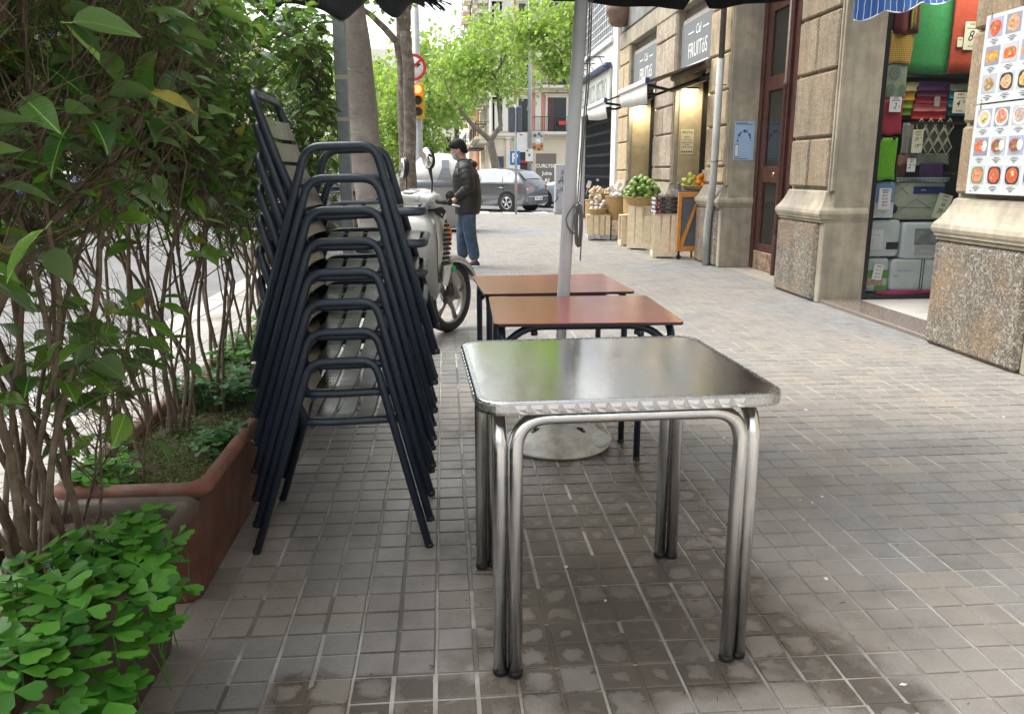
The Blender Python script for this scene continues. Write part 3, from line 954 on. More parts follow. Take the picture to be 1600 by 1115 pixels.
card('tilted pale green price card at the bottom shelf', 4.775, .91, .14, .24, [('OFERTA', .022, 0, .10, RI), ('1 cama 90', .016, 0, .065, INK), ('65', .05, 0, .02, INK), ('39', .065, -.015, -.045, INK), ('95', .022, .04, -.04, INK), ('135', .018, .02, -.095, INK)], y=WY + .01, rot=R(-14), m=mat('pale_green_card', (.50, .56, .40), .6))
card('white list of sizes and prices on the blue package', 4.195, .985, .12, .20, [('NORDICOS', .018, 0, .082, INK), ('FIBRA 250', .014, 0, .06, INK), ('90 = 39', .019, 0, .03, INK), ('135 = 49', .019, 0, .0, RI), ('150 = 59', .019, 0, -.03, INK), ('180 = 69', .019, 0, -.06, RI)], y=WY + .02, m=PAPERW)
card('white handwritten card on the green and white package', 4.195, .285, .095, .15, [('FUNDA', .02, 0, .055, RI), ('90 - 12', .02, 0, .02, INK), ('135 - 15', .02, 0, -.015, INK), ('150 - 17', .02, 0, -.05, INK)], y=WY + .01, rot=R(-8), m=PAPERW)

# packages of bedding: soft box with panels printed on
def package(label, x0, x1, z0, z1, m, panels=(), txt=(), y=WY + .06, d=.25):
    t = thing('bedding_package', label, 'package', ((x0 + x1) / 2, y, z0), 0, 'packaged bedding in the window')
    cx, cz = (x0 + x1) / 2, (z0 + z1) / 2
    MB().ell((cx, y + d / 2, cz), ((x1 - x0) / 2, d / 2, (z1 - z0) / 2), 32, 20, p=.22).build('wrapped_bedding', m, t)
    for (a, b_, c_, e, mm) in panels:
        MB().box(a, b_, y - .004, y + .006, c_, e).build('printed_panel', mm, t)
    for (s, size, x, z, mm) in txt:
        text(s, size, (x, y - .0055, z), FACE_S, mm, t, name='print', ext=.0003)
    return t


PK = mat('clear_plastic_wrap', (.50, .58, .58), .22, var=.08, vscale=8, bump=.9, bscale=14, coat=.6)
PKG = mat('sage_plastic_wrap', (.33, .38, .30), .3, var=.1, vscale=6, bump=.6, bscale=12)
PKB = mat('blue_box_wrap', (.20, .32, .50), .3, var=.08, bump=.3, bscale=12)
YI = mat('yellow_ink', (.60, .50, .05), .6); GREYP = mat('grey_panel', (.20, .22, .22), .5, var=.4, vscale=12); WHP = mat('white_panel', (.62, .66, .66), .4); NAVY = mat('navy_panel', (.02, .04, .14), .5); GRP = mat('green_panel', (.12, .32, .06), .5); SKIN2 = mat('photo_panel', (.45, .32, .22), .5, var=.4, vscale=30); PINK = fab('pink_cloth', (.50, .06, .18)); DKP = mat('charcoal_panel', (.03, .03, .035), .5)
package('pale blue and white box with a price list on it', 4.09, 4.32, .80, 1.145, PKB, [(4.10, 4.31, .805, .95, WHP)], [('MYC', .026, 4.21, .905, YI), ('home', .012, 4.21, .86, INK)], d=.2)
package('large sage green bedspread pack with navy labels', 4.30, 4.86, .78, 1.15, PKG, [(4.52, 4.84, 1.03, 1.10, NAVY)], [('colcha', .02, 4.62, 1.065, WINK)], y=WY + .10)
lp = MB()
for (xa, za, xb, zb) in ((4.30, 1.0, 4.48, 1.14), (4.33, 1.14, 4.48, 1.02), (4.38, .86, 4.56, .98), (4.56, .98, 4.70, .90), (4.36, .90, 4.72, .895)):
    lp.tube([(xa, WY + .098, za), (xb, WY + .098, zb)], .0018, 4)
tag(lp.build('printed_lines', mat('green_line_ink', (.12, .15, .10), .6)), 'thin dark lines printed across the sage bedspread pack', 'print')
MB().lathe([(.045, 0), (.046, .006), (.0, .006)], (0, 0, 0), 18, mat=Matrix.Translation((4.325, WY + .09, .885)) @ Matrix.Rotation(R(90), 4, 'X')).build('round_sticker', NAVY).__setitem__('label', 'round navy sticker on the sage bedspread pack')
bpy.data.objects['round_sticker']['category'] = 'sticker'
package('clear bag of grey bedding with a charcoal corner', 4.075, 4.42, .425, .785, PK, [(4.10, 4.24, .50, .69, WHP), (4.28, 4.40, .50, .57, DKP)], [('MYC', .03, 4.27, .71, YI), ('Saco nórdico', .014, 4.17, .64, INK)])
package('clear bag with a grey photo panel, right of the grey bedding', 4.43, 4.82, .40, .76, PK, [(4.56, 4.80, .54, .70, GREYP), (4.58, 4.79, .44, .53, mat('light_grey_panel', (.36, .38, .38), .5))], [('MYC', .028, 4.62, .685, INK), ('▢▢▢▢' if False else 'o o o o', .035, 4.68, .485, WHP)])
package('green and white pillow package at the window foot', 4.065, 4.34, .085, .415, PK, [(4.075, 4.33, .22, .30, GRP), (4.10, 4.28, .15, .22, SKIN2), (4.20, 4.33, .10, .15, GRP)], [('natural', .022, 4.14, .12, GRP)])
package('white duvet bag with two black stripes', 4.35, 4.86, .085, .405, PK, [(4.66, 4.668, .09, .40, INK), (4.685, 4.693, .09, .40, INK)], [('MYC', .042, 4.45, .365, YI), ('Relleno nórdico NAVY', .017, 4.50, .29, INK), ('S M C', .022, 4.41, .235, INK)])
cloth('pink_blanket', 'pink blanket folded along the window foot', 4.22, 4.95, .062, .095, WY + .045, PINK, 'blanket', fold=.01, th=.05, seed=12)
# bedspread with a lozenge print, grey fabrics beside it
bs = cloth('bedspread', 'folded bedspread with pale lozenge print, under the towel shelf', 4.50, 4.85, 1.42, 1.70, WY + .14, fab('moss_fabric', (.085, .09, .06)), 'bedspread', seed=14, fold=.006)
lz = MB()
for i in range(4):
    for j in range(3):
        cx, cz = 4.54 + i * .095 + (.047 if j % 2 else 0), 1.47 + j * .095
        for (dx, dz, ex, ez) in ((-.045, 0, 0, .075), (0, .075, .045, 0), (.045, 0, 0, -.075), (0, -.075, -.045, 0)):
            if cx > 4.84: continue
            lz.tube([(cx + dx, WY + .125, cz + dz), (cx + ex, WY + .125, cz + ez)], .0045, 4)
lz.build('lozenge_print', mat('pale_print', (.42, .42, .33), .8), bs)
cloth('fabric', 'light grey folded fabric at the left of the bedspread', 4.36, 4.47, 1.40, 1.69, WY + .12, fab('grey_fabric', (.22, .23, .20)), 'fabric', seed=15)
cloth('fabric', 'sage green cloth folded below the lozenge bedspread', 4.42, 4.86, 1.30, 1.41, WY + .13, fab('sage_fabric', (.13, .16, .12)), 'fabric', seed=16)
cloth('fabric', 'dusty pink cloth beside the tall price card', 4.34, 4.47, 1.30, 1.395, WY + .12, fab('dusty_pink', (.26, .15, .12)), 'fabric', seed=17)
cloth('fabric', 'deep purple blanket over the lower shelf', 4.57, 4.80, 1.17, 1.32, WY + .11, fab('deep_purple', (.05, .02, .08)), 'fabric', seed=18)
cloth('fabric', 'dark brown red scarf left of the small rounded card', 4.32, 4.43, 1.18, 1.31, WY + .11, fab('brown_red', (.08, .03, .02)), 'fabric', seed=19)
cloth('fabric', 'stack of blue and white striped blankets over the bedspread pack', 4.32, 4.86, 1.145, 1.185, WY + .08, plaid('striped_blanket', (.22, .27, .25), (.05, .09, .16), 25), 'fabric', seed=20, th=.08)
# warm shop lamp at the top, seen through the glass
lmp = thing('shop_lamp', 'round yellowish ceiling lamp inside the textile shop window', 'lamp', (4.85, WY + .3, 2.83))
MB().lathe([(.001, 0), (.16, .012), (.17, .03), (.12, .05), (.001, .05)], (4.85, WY + .35, 2.85), 24).build('lamp_shade', emis('lamp_glow', (1.0, .82, .40), 1.2), lmp)
pl_ = bpy.data.lights.new('shop_light', 'AREA'); pl_.energy = 13; pl_.size = .9; pl_.color = (1, .95, .82)
plo = bpy.data.objects.new('shop_light', pl_); COL.objects.link(plo); plo.location = (4.75, WY - .35, 3.2); plo.rotation_euler = (R(28), 0, 0)

# striped blue awning corner
bw = MB()
n = 40; rgs = []
for i in range(n + 1):
    u = i / n; x = 3.55 + .95 * u
    zb = 2.525 + .20 * u - .05 * abs(math.sin(u * 9 + .6)) + .02
    rgs.append([(x, 7.2, 3.3), (x, 7.2 - .01 * math.sin(u * 30), zb), (x, 7.206, zb), (x, 7.206, 3.3)])
bw.loft(rgs, smooth=False)
mA, tA, bA = newmat('blue_striped_canvas')
spA = N(tA, 'ShaderNodeSeparateXYZ'); tA.links.new(coords(tA, True), spA.inputs[0])
wv = math_(tA, 'FRACT', math_(tA, 'ADD', math_(tA, 'MULTIPLY', spA.outputs[0], 17), math_(tA, 'MULTIPLY', noise(tA, coords(tA, True), 8, 2), .5)))
tA.links.new(mixc(tA, math_(tA, 'LESS_THAN', wv, .12), (.02, .09, .32), (.45, .52, .6)), bA.inputs['Base Color']); bA.inputs['Roughness'].default_value = .8
aw = tag(bw.build('striped_awning', mA), 'blue awning with thin white stripes over the textile shop entrance', 'awning')
ed = MB(); ed.tube([(q[1][0], 7.2, q[1][2]) for q in rgs], .006, 5); ed.build('awning_trim', WHITEP, aw)

# ------------------------------------------------------------------ menu boards on the pillar
FOOD = [((.55, .10, .03), (.70, .30, .05)), ((.42, .33, .30), (.30, .22, .2)), ((.50, .08, .03), (.65, .35, .2))]


def foodmat(i, a, b_):
    return mat('food_print_%d' % i, a, .5, var=.25, vscale=40, col2=b_, v2scale=38, world=True)


fm = [foodmat(0, (.55, .08, .02), (.72, .30, .06)), foodmat(1, (.42, .34, .32), (.24, .17, .16)), foodmat(2, (.50, .07, .03), (.62, .25, .12)), foodmat(3, (.62, .30, .05), (.45, .12, .02)),
      foodmat(4, (.45, .06, .03), (.6, .2, .06)), foodmat(5, (.30, .10, .06), (.12, .05, .03)), foodmat(6, (.28, .14, .07), (.45, .4, .22)), foodmat(7, (.55, .38, .22), (.55, .10, .05)), foodmat(8, (.55, .5, .15), (.6, .2, .05)),
      foodmat(9, (.50, .45, .22), (.62, .5, .3)), foodmat(10, (.55, .10, .04), (.4, .06, .02)), foodmat(11, (.55, .14, .06), (.6, .35, .25))]
PHB = [mat('photo_ground_lilac', (.30, .30, .42), .5), mat('photo_ground_grey', (.22, .24, .29), .5), mat('photo_ground_white', (.42, .42, .44), .5)]
PLB = mat('black_bowl_print', (.03, .03, .035), .5); PLW = mat('white_plate_print', (.68, .68, .66), .5); PLG = mat('green_bowl_print', (.12, .25, .10), .5)


def board(label, z0, z1, yl=5.43, yr=3.95, rows=3, kinds=None):
    t = thing('menu_board', label, 'menu board', (3.59, yl, z0), 0, 'menu boards on the stone pillar')
    MB().box(3.588, 3.600, yr, yl, z0, z1, .001).build('panel', mat('white_board', (.52, .55, .55), .3, var=.03), t)
    ch_ = (z1 - z0 - .03) / rows
    k = 0
    for r_ in range(rows):
        zc = z1 - .02 - ch_ * (r_ + .38)
        for c_ in range(8):
            yc = yl - .105 - c_ * .172
            if yc < yr + .08: break
            bgm = PHB[(r_ + c_) % 3] if r_ != 2 else PHB[2]
            MB().box(3.5865, 3.588, yc - .070, yc + .070, zc - .056, zc + .062).build('photo_print', bgm, t)
            kind = kinds[r_]
            def blob(ry, rz, m, xo, amp=.0, dy=0, dz=0, sq=False):
                n = 26; a0 = rnd.uniform(0, 6)
                vs = []
                for q in range(n):
                    a = 2 * math.pi * q / n
                    rr_ = 1 + amp * (math.sin(3 * a + a0) + .5 * math.sin(7 * a + a0 * 2) + rnd.uniform(-.4, .4))
                    cx_, sz_ = math.cos(a), math.sin(a)
                    if sq: cx_ = math.copysign(abs(cx_) ** .6, cx_); sz_ = math.copysign(abs(sz_) ** .6, sz_)
                    vs.append((xo, yc + dy + ry * cx_ * rr_, zc + dz + rz * sz_ * rr_))
                MB().add(vs, [tuple(range(n))]).build('dish_print', m, t, fix=False)
            f1 = fm[(r_ * 5 + c_ * 3 + int(z0 * 10)) % 12]
            if kind == 'pile': blob(.056, .050, f1, 3.586, .07)
            elif kind == 'plate': blob(.064, .054, PLW, 3.5862); blob(.052, .045, fm[(c_ * 2 + 9) % 12], 3.5856, .05, dz=.005)
            elif kind == 'bowl': blob(.064, .056, PLB if c_ else PLG, 3.5862, sq=True); blob(.053, .048, fm[[11, 10, 10, 4, 0][c_ % 5]], 3.5856, .02)
            elif kind == 'rice': blob(.066, .052, PHB[1], 3.5864); blob(.060, .040, fm[5] if c_ else fm[2], 3.5858, .05, dy=.006, dz=.004); blob(.026, .033, PLW, 3.5853, .02, dy=-.036, dz=.006)
            elif kind == 'box': blob(.058, .034, fm[3] if c_ == 0 else f1, 3.586, .03, sq=True)
            elif kind == 'pan': blob(.062, .054, PLB if c_ else PHB[2], 3.5862, sq=True); blob(.050, .042, fm[(6 + c_) % 12], 3.5856, .07)
            for _g in range(3): blob(rnd.uniform(.008, .016), rnd.uniform(.006, .012), fm[rnd.choice((8, 9, 7, 1, 6, 3))] if _g else PLG, 3.5848 - .0003 * _g, .1, dy=rnd.uniform(-.022, .022), dz=rnd.uniform(-.018, .022))
            for (dz, L) in ((-.072, .045), (-.082, .07), (-.092, .04)):
                MB().box(3.5868, 3.588, yc - L * .6, yc + L * .6, zc + dz - .0016, zc + dz + .0016).build('caption', INK, t)
            for (dz, s) in ((-.101, '€'),):
                text('6,9€', .012, (3.587, yc, zc + dz), FACE_W, INK, t, name='price_print', ext=.0002)
    for (dy, dz) in ((.055, .02), (.055, z1 - z0 - .02)):
        MB().ell((3.586, yl - dy, z0 + dz), (.004, .004, .004), 6, 4).build('screw', BLACK, t)
    MB().tube([(3.586, yl - .055, z1 + .015), (3.582, yl - .06, z1 - .02)], .002, 5).build('hook', BLACK, t)
    return t


board('upper white menu board with photographs of dishes', 1.685, 2.24, kinds=['pile', 'box', 'pan'])
board('lower white menu board with rows of red dishes', 1.095, 1.675, kinds=['plate', 'rice', 'bowl'])
# ------------------------------------------------------------------ fruit shop front
SIGNM = mat('grey_sign_panel', (.175, .19, .20), .55, var=.05)
CREAM = mat('cream_wall', (.58, .50, .33), .6, var=.06, vscale=2)
CREAM2 = mat('cream_panel', (.60, .56, .40), .5, var=.04)


def shop_sign(label, y0, y1, z0=2.70, z1=3.40):
    t = thing('shop_sign', label, 'sign', (3.70, (y0 + y1) / 2, z0), 0, 'fruit shop sign panels')
    MB().box(3.685, 3.73, y0, y1, z0, z1, .004).build('panel', SIGNM, t)
    yc = (y0 + y1) / 2 - .03
    text('Cal', .19, (3.683, yc, z1 - .16), FACE_W, WINK, t, shear=.15, sx=.95)
    text('FRUITóS', .30, (3.683, yc, z0 + .27), FACE_W, WINK, t, sx=.84)
    for (a, b_, z) in ((.22, .48, z1 - .17), (-.48, -.22, z1 - .17), (-.52, .52, z0 + .075)):
        MB().box(3.682, 3.686, yc + a, yc + b_, z - .009, z + .009).build('stroke', WINK, t)
    return t


shop_sign('grey sign panel with white lettering by the drainpipe, in full view', 11.37, 12.98)
shop_sign('grey sign panel farther along, partly behind the stone pillar', 14.31, 16.24)
SHUT = mat('grey_slats', (.20, .19, .18), .5, metal=.3)
for (a, b_, lab) in ((11.37, 12.98, 'near'), (14.31, 16.24, 'far')):
    t = thing('roller_shutter', 'rolled grey shutter slats over the %s fruit shop sign' % ('nearer' if lab == 'near' else 'farther'), 'shutter', (3.75, (a + b_) / 2, 3.4))
    MB().box(3.70, 3.76, a, b_, 3.402, 3.47, .005).build('bottom_rail', mat('dusty_pink_rail', (.42, .36, .34), .5), t)
    for k in range(9):
        MB().box(3.74 - .012, 3.76, a, b_, 3.475 + k * .045, 3.475 + k * .045 + .041, .012).build('slat', SHUT, t)

# interiors of the two openings
for (a, b_, l) in ((11.36, 12.99, 0), (14.30, 16.25, 1)):
    MB().box(4.10, 4.14, a, b_ - .02, .0, 2.7).build('shop_panel', CREAM2, bld)
    MB().box(4.02, 4.10, b_ - .16, b_ - .12, .0, 2.7).box(4.03, 4.10, a, b_, 2.6, 2.7).build('black_post', BLACK, bld)
    # lit side wall (reveal) facing the viewer
    MB().box(3.70, 4.10, b_ - .012, b_ + .0, .0, 2.7).build('reveal', mat('reveal_plaster_%d' % l, (.42, .35, .23), .7, var=.12, vscale=7, col2=(.33, .27, .18), v2scale=3), bld)
    t = thing('strip_lamp', 'lit tube lamp under the awning of the %s fruit shop opening' % ('nearer' if l == 0 else 'farther'), 'lamp', (3.85, b_ - .25, 2.45))
    MB().box(3.66, 3.92, b_ - .26, b_ - .19, 2.46, 2.49, .005).build('lamp_housing', BLACK, t)
    MB().box(3.67, 3.91, b_ - .25, b_ - .20, 2.44, 2.462, .005).build('tube', emis('tube_glow', (1, .93, .75), 5), t)
    L = bpy.data.lights.new('tube_light', 'AREA'); L.energy = 2.6; L.shape = 'RECTANGLE'; L.size = .26; L.size_y = .05; L.color = (1, .86, .6)
    lo = bpy.data.objects.new('tube_light', L); COL.objects.link(lo); lo.location = (3.80, b_ - .22, 2.435); lo.rotation_euler = (R(20), 0, 0)
hb = thing('opening_hours_sign', 'cream notice with opening hours on the lit reveal of the fruit shop', 'notice', (3.63, 12.97, 1.5))
MB().box(3.735, 3.945, 12.972, 12.978, 1.50, 1.88).build('board', mat('cream_card', (.62, .56, .42), .6), hb)
for (s, sz, z) in (('FRUITóS', .05, 1.835), ('Horaris', .034, 1.765), ('de dilluns a dissabte', .021, 1.72), ('9.00h a 21.00h', .032, 1.68), ('diumenge', .021, 1.645), ('10.00h a 15.00h', .032, 1.61)):
    text(s, sz, (3.84, 12.970, z), FACE_S, INK, hb, sx=.9, ext=.0004)
for k in range(5):
    MB().ell((3.765 + k * .038, 12.970, 1.54), (.013, .002, .016), 10, 6).build('fruit_mark', INK, hb)
rn = thing('red_white_notice', 'small white notice with red corners on the cream panel of the fruit shop', 'notice', (4.09, 12.5, 1.8))
MB().box(4.092, 4.098, 11.95, 12.32, 1.74, 1.91).build('sheet', PAPERW, rn)
MB().prism([(12.32, 1.91), (12.20, 1.91), (12.32, 1.86)], 'x', 4.089, 4.092).prism([(12.32, 1.74), (12.20, 1.74), (12.32, 1.79)], 'x', 4.089, 4.092).build('red_corner', REDP, rn)
# awnings, partly rolled out, each with a white valance
AWB = mat('brown_awning_canvas', (.13, .10, .075), .85, var=.12)
AWW = mat('white_valance_canvas', (.62, .62, .60), .8, var=.05, bump=.3, bscale=20)
for (label, a, b_, dz) in (('awning of the nearer fruit shop opening with white front flap', 11.30, 13.04, 0), ('awning of the farther fruit shop opening with white front flap', 14.2, 15.95, -.02)):
    t = thing('fruit_shop_awning', label, 'awning', (3.6, (a + b_) / 2, 2.6), 0, 'fruit shop awnings')
    xf, zf = 2.76, 2.425 + dz
    MB().loft([[(3.64, y, 2.735), (xf, y, zf + .01), (xf, y, zf - .005), (3.64, y, 2.72)] for y in (a, (a + b_) / 2, b_)], smooth=False).build('canvas', AWB, t)
    MB().tube([(3.60, a - .03, 2.66), (3.60, b_ + .03, 2.66)], .055, 12).build('roller', AWB, t)
    MB().box(xf - .035, xf + .02, a - .02, b_ + .02, zf - .03, zf + .04, .012).build('front_bar', WHITEP, t)
    MB().box(xf - .037, xf + .022, a - .032, a - .02, zf - .034, zf + .044, .004).build('end_cap', NAVY, t)
    n = 24; rg = []
    for i in range(n + 1):
        u = i / n; y = a + .0 + (b_ - a) * u
        w_ = .012 * math.sin(u * 14 + a)
        h_ = .235 + .03 * math.sin(u * 3.1 + 1) - .02 * u
        rg.append([(xf - .01, y, zf - .03), (xf - .03 + w_ + .05, y + .015, zf - .03 - h_), (xf - .026 + w_ + .05, y + .015, zf - .03 - h_), (xf - .006, y, zf - .03)])
    MB().loft(rg, smooth=True).build('valance', AWW, t)
    for y in (a + .25, b_ - .25):
        MB().tube([(3.60, y, 2.50), (3.2, y + (.25 if y < (a + b_) / 2 else -.25), 2.36), (xf + .03, y, zf - .02)], .022, 6).build('folding_arm', BLACK, t)
    MB().box(3.55, 3.60, a, b_, 2.44, 2.50, .004).build('torsion_bar', BLACK, t)

# ------------------------------------------------------------------ crates
def crate(label, cx, cy, w, d, h, rz=0, slats='v', band=None, skids=True, open_side='y', nsl=3):
    """pine crate on end: an open side, slatted side, framed base"""
    t = thing('wooden_crate', label, 'crate', (cx, cy, 0), rz, 'pine crates in front of the fruit shop')
    W, D = w / 2, d / 2; th = .012
    z0 = .02
    B = lambda n, m, *a: MB().box(*a, .0025).build(n, m, t, world=False)
    bm_ = PINEW if band is None else band
    # base band
    B('base_board', bm_, -W - .006, W + .006, -D - .006, -D + .006, z0, z0 + .075); B('base_board', bm_, -W - .006, W + .006, D - .006, D + .006, z0, z0 + .075)
    B('base_board', bm_, -W - .006, -W + .006, -D + .0061, D - .0061, z0, z0 + .075); B('base_board', bm_, W - .006, W + .006, -D + .0061, D - .0061, z0, z0 + .075)
    for x in (-W + .03, W - .03):
        B('skid', bm_, x - .03, x + .03, -D, D, 0, z0)
    B('bottom', PINE, -W + .007, W - .007, -D + .007, D - .007, z0 + .03, z0 + .042)
    B('top_board', PINE, -W, W, -D, D, h - .018, h)
    zs, ze = z0 + .078, h - .020
    if slats == 'v':
        gap = .022; n = nsl; sw = (2 * W - (n - 1) * gap) / n
        for k in range(n):
            a = -W + k * (sw + gap)
            B('slat', PINE, a, a + sw, -D, -D + th, zs, ze)
            B('slat', PINE, a, a + sw, D - th, D, zs, ze)
        B('rear_board', PINE, W - th, W, -D + th + .001, D - th - .001, zs, ze)
        B('post', PINE, -W + .001, -W + .03, -D + th + .001, -D + .03, zs, ze); B('post', PINE, -W + .001, -W + .03, D - .03, D - th - .001, zs, ze)
    else:
        n = nsl; gap = .014; sh = (ze - zs - (n - 1) * gap) / n
        for k in range(n):
            a = zs + k * (sh + gap)
            B('slat', PINE, -W, W, -D, -D + th, a, a + sh); B('slat', PINE, -W, -W + th, -D + th + .001, D - .001, a, a + sh)
            B('slat', PINE, W - th, W, -D + th + .001, D - .001, a, a + sh)
    return t


PRNT = mat('printed_crate_band', (.60, .60, .58), .6, var=.5, vscale=60, col2=(.05, .05, .05), v2scale=55)
crate('tall narrow pine crate under the strawberry boxes, nearest to the street door', 3.22, 11.80, .36, .32, .64, R(-9), nsl=3)
crate('pine crate turned at an angle under the basket of green fruit', 3.19, 13.12, .38, .38, .70, R(-24), nsl=3)
crate('end of a pine crate just behind the avocado crate', 3.05, 13.75, .16, .22, .52, R(2), nsl=2)
crate('low pine crate with printed base under the pink and white flowers', 2.82, 14.95, .40, .34, .46, R(-3), band=PRNT, nsl=4)
crate('pine crate with horizontal slats under the tall wicker basket', 3.22, 14.98, .34, .34, .36, R(0), slats='h', band=PRNT, nsl=3)
# little plant in a pot standing inside a crate
for (lab, x, y, z, s) in (('tiny potted plant inside the avocado crate', 3.06, 13.17, .068, 1.0), ('tiny potted plant inside the low crate', 2.68, 14.96, .068, 1.0)):
    t = thing('potted_plant', lab, 'plant', (x, y, z))
    MB().lathe([(.028, 0), (.032, .11), (.028, .11), (.026, .09)], (x, y, z), 12).build('pot', WHITEP, t)
    g_ = MB()
    for k in range(26):
        a = rnd.uniform(0, 6.3); L = rnd.uniform(.05, .10)
        g_.add([(x - .004, y, z + .10), (x + .004, y, z + .10), (x + .05 * math.cos(a), y + .05 * math.sin(a), z + .10 + L)], [(0, 1, 2)])
    g_.build('foliage', CLOVD, t, fix=False)

# strawberry boxes
PRB = mat('dark_fruit_box', (.035, .03, .04), .5, var=.6, vscale=30, col2=(.45, .40, .36), v2scale=45)
for k in range(4):
    t = thing('fruit_box', ['lowest', 'second', 'third', 'topmost'][k] + ' flat printed fruit box on the narrow crate', 'box', (3.22, 11.79, .642 + k * .061), R(rnd.uniform(-3, 3)) + R(-4), 'stacked printed fruit boxes')
    MB().box(-.185, .185, -.17, .17, 0, .008).box(-.185, .185, -.17, -.162, .008, .052, .002).box(-.185, .185, .162, .17, .008, .052, .002).box(-.185, -.177, -.1615, .1615, .008, .052, .002).box(.177, .185, -.1615, .1615, .008, .052, .002).build('tray', PRB, t, world=False)
    MB().box(-.17, .13, -.1725, -.1705, .012, .046).build('label_print', mat('box_front', (.02, .018, .03), .4), t, world=False)
    MB().ell((-.135, -.173, .03), (.022, .002, .016), 10, 6).ell((.155, -.173, .03), (.016, .002, .013), 10, 6).build('fruit_print', mat('strawberry_print', (.55, .10, .05), .5), t, world=False)
    text('fraules', .028, (0, -.1735, .03), FACE_S, mat('gold_print', (.55, .42, .2), .5), t, world=False)
    for i in range(3):
        MB().box(-.187, -.1855, -.13 + i * .09, -.08 + i * .09, .012, .046).build('side_print', PAPERW, t, world=False)

# baskets
WICK = mat('wicker', (.42, .27, .115), .7, var=.3, vscale=50, bump=.8, bscale=120)


def basket(label, cx, cy, z, r0, r1, h, rows=None):
    t = thing('wicker_basket', label, 'basket', (cx, cy, z), 0, 'wicker baskets of produce')
    rows = rows or int(h / .022)
    mb = MB(); seg = 36
    rgs = []
    for i in range(rows * 3 + 1):
        u = i / (rows * 3); zz = u * h
        ring = []
        for k in range(seg):
            a = 2 * math.pi * k / seg
            row = int(u * rows)
            wv = .0055 * math.sin(math.pi * (u * rows % 1)) * (1 if (k // 2 + row) % 2 else .35)
            r = r0 + (r1 - r0) * u + .012 * math.sin(u * 3.1) + wv
            ring.append((r * math.cos(a), r * math.sin(a), zz))
        rgs.append(ring)
    mb.loft(rgs, cap=False, smooth=False)
    mb.build('woven_side', WICK, t, world=False, fix=False)
    MB().tube([(r1 * 1.01 * math.cos(a), r1 * 1.01 * math.sin(a), h) for a in [i * math.pi / 12 for i in range(24)]], .012, 6, closed=True).build('basket_rim', WICK, t, world=False)
    MB().lathe([(0.0, 0), (r0, .0), (r0 - .01, .01), (0, .01)], (0, 0, .002), 24).build('basket_floor', WICK, t, world=False)
    MB().lathe([(0.0, .02), (r1 - .02, .0)], (0, 0, h - .05), 24).build('lining', mat('basket_filling', (.05, .09, .03), .9, var=.4, vscale=40), t, world=False)
    return t


basket('shallow wicker basket heaped with green avocados', 3.17, 13.10, .70, .19, .27, .13)
basket('tall wicker basket with pale vegetables in paper, standing on the slatted crate', 3.17, 14.98, .362, .17, .215, .42)
basket('tall wicker basket behind the avocados, beans heaped in it', 3.30, 14.0, .0, .19, .22, .82)
basket('wicker basket of garlic and onions by the black shutter', 3.10, 15.9, .0, .19, .23, .80)
basket('round wicker tray of apples and oranges on the chalkboard stand', 3.62, 11.66, .975, .16, .20, .06)
basket('small basket under the wrapped flowers on the low crate', 2.80, 14.93, .462, .13, .16, .09)


def fruit_mesh(name, r, m, kind='round', seed=0):
    rr = random.Random(seed); mb = MB(); seg, rings = 12, 8
    vs = []
    for i in range(rings + 1):
        t_ = math.pi * i / rings
        for k in range(seg):
            a = 2 * math.pi * k / seg
            q = r * (1 + .02 * math.sin(3 * a + seed))
            x, y, z = math.sin(t_) * math.cos(a) * q, math.sin(t_) * math.sin(a) * q, -math.cos(t_) * q
            if kind == 'pear': s = 1 - .28 * max(0, z / r); x *= s; y *= s; z *= 1.25
            if kind == 'apple': z *= .86; z -= .25 * r * max(0, 1 - math.hypot(x, y) / (r * .45)) * (1 if z > 0 else -.6)
            if kind == 'garlic': s = 1 + .07 * math.cos(5 * a); x *= s; y *= s; z = z * .8 + (r * .5 * max(0, (-math.cos(t_)) - .85) / .15)
            if kind == 'pod': x *= .35; y *= .35; z *= 1.7
            vs.append((x, y, z))
    fs = []
    for i in range(rings):
        for k in range(seg):
            k2 = (k + 1) % seg
            fs.append((i * seg + k, i * seg + k2, (i + 1) * seg + k2, (i + 1) * seg + k))
    mb.add(vs, fs, 0, True)
    return mb.mesh(name, m, fix=False)


def fm_(name, c, c2, r=.4): return mat(name, c, r, var=.15, vscale=50, col2=c2, v2scale=14, isl=.12, world=False)
AVO = fm_('avocado_skin', (.20, .30, .07), (.12, .21, .05)); APP = fm_('apple_skin', (.42, .50, .08), (.55, .45, .06), .3); ORA = fm_('orange_peel', (.75, .26, .015), (.70, .22, .01), .4)
GAR = fm_('garlic_skin', (.62, .50, .36), (.50, .34, .18), .6); RAD = fm_('pink_white_veg', (.62, .40, .42), (.65, .65, .6), .5); COU = fm_('green_veg', (.10, .26, .06), (.06, .17, .04), .45)


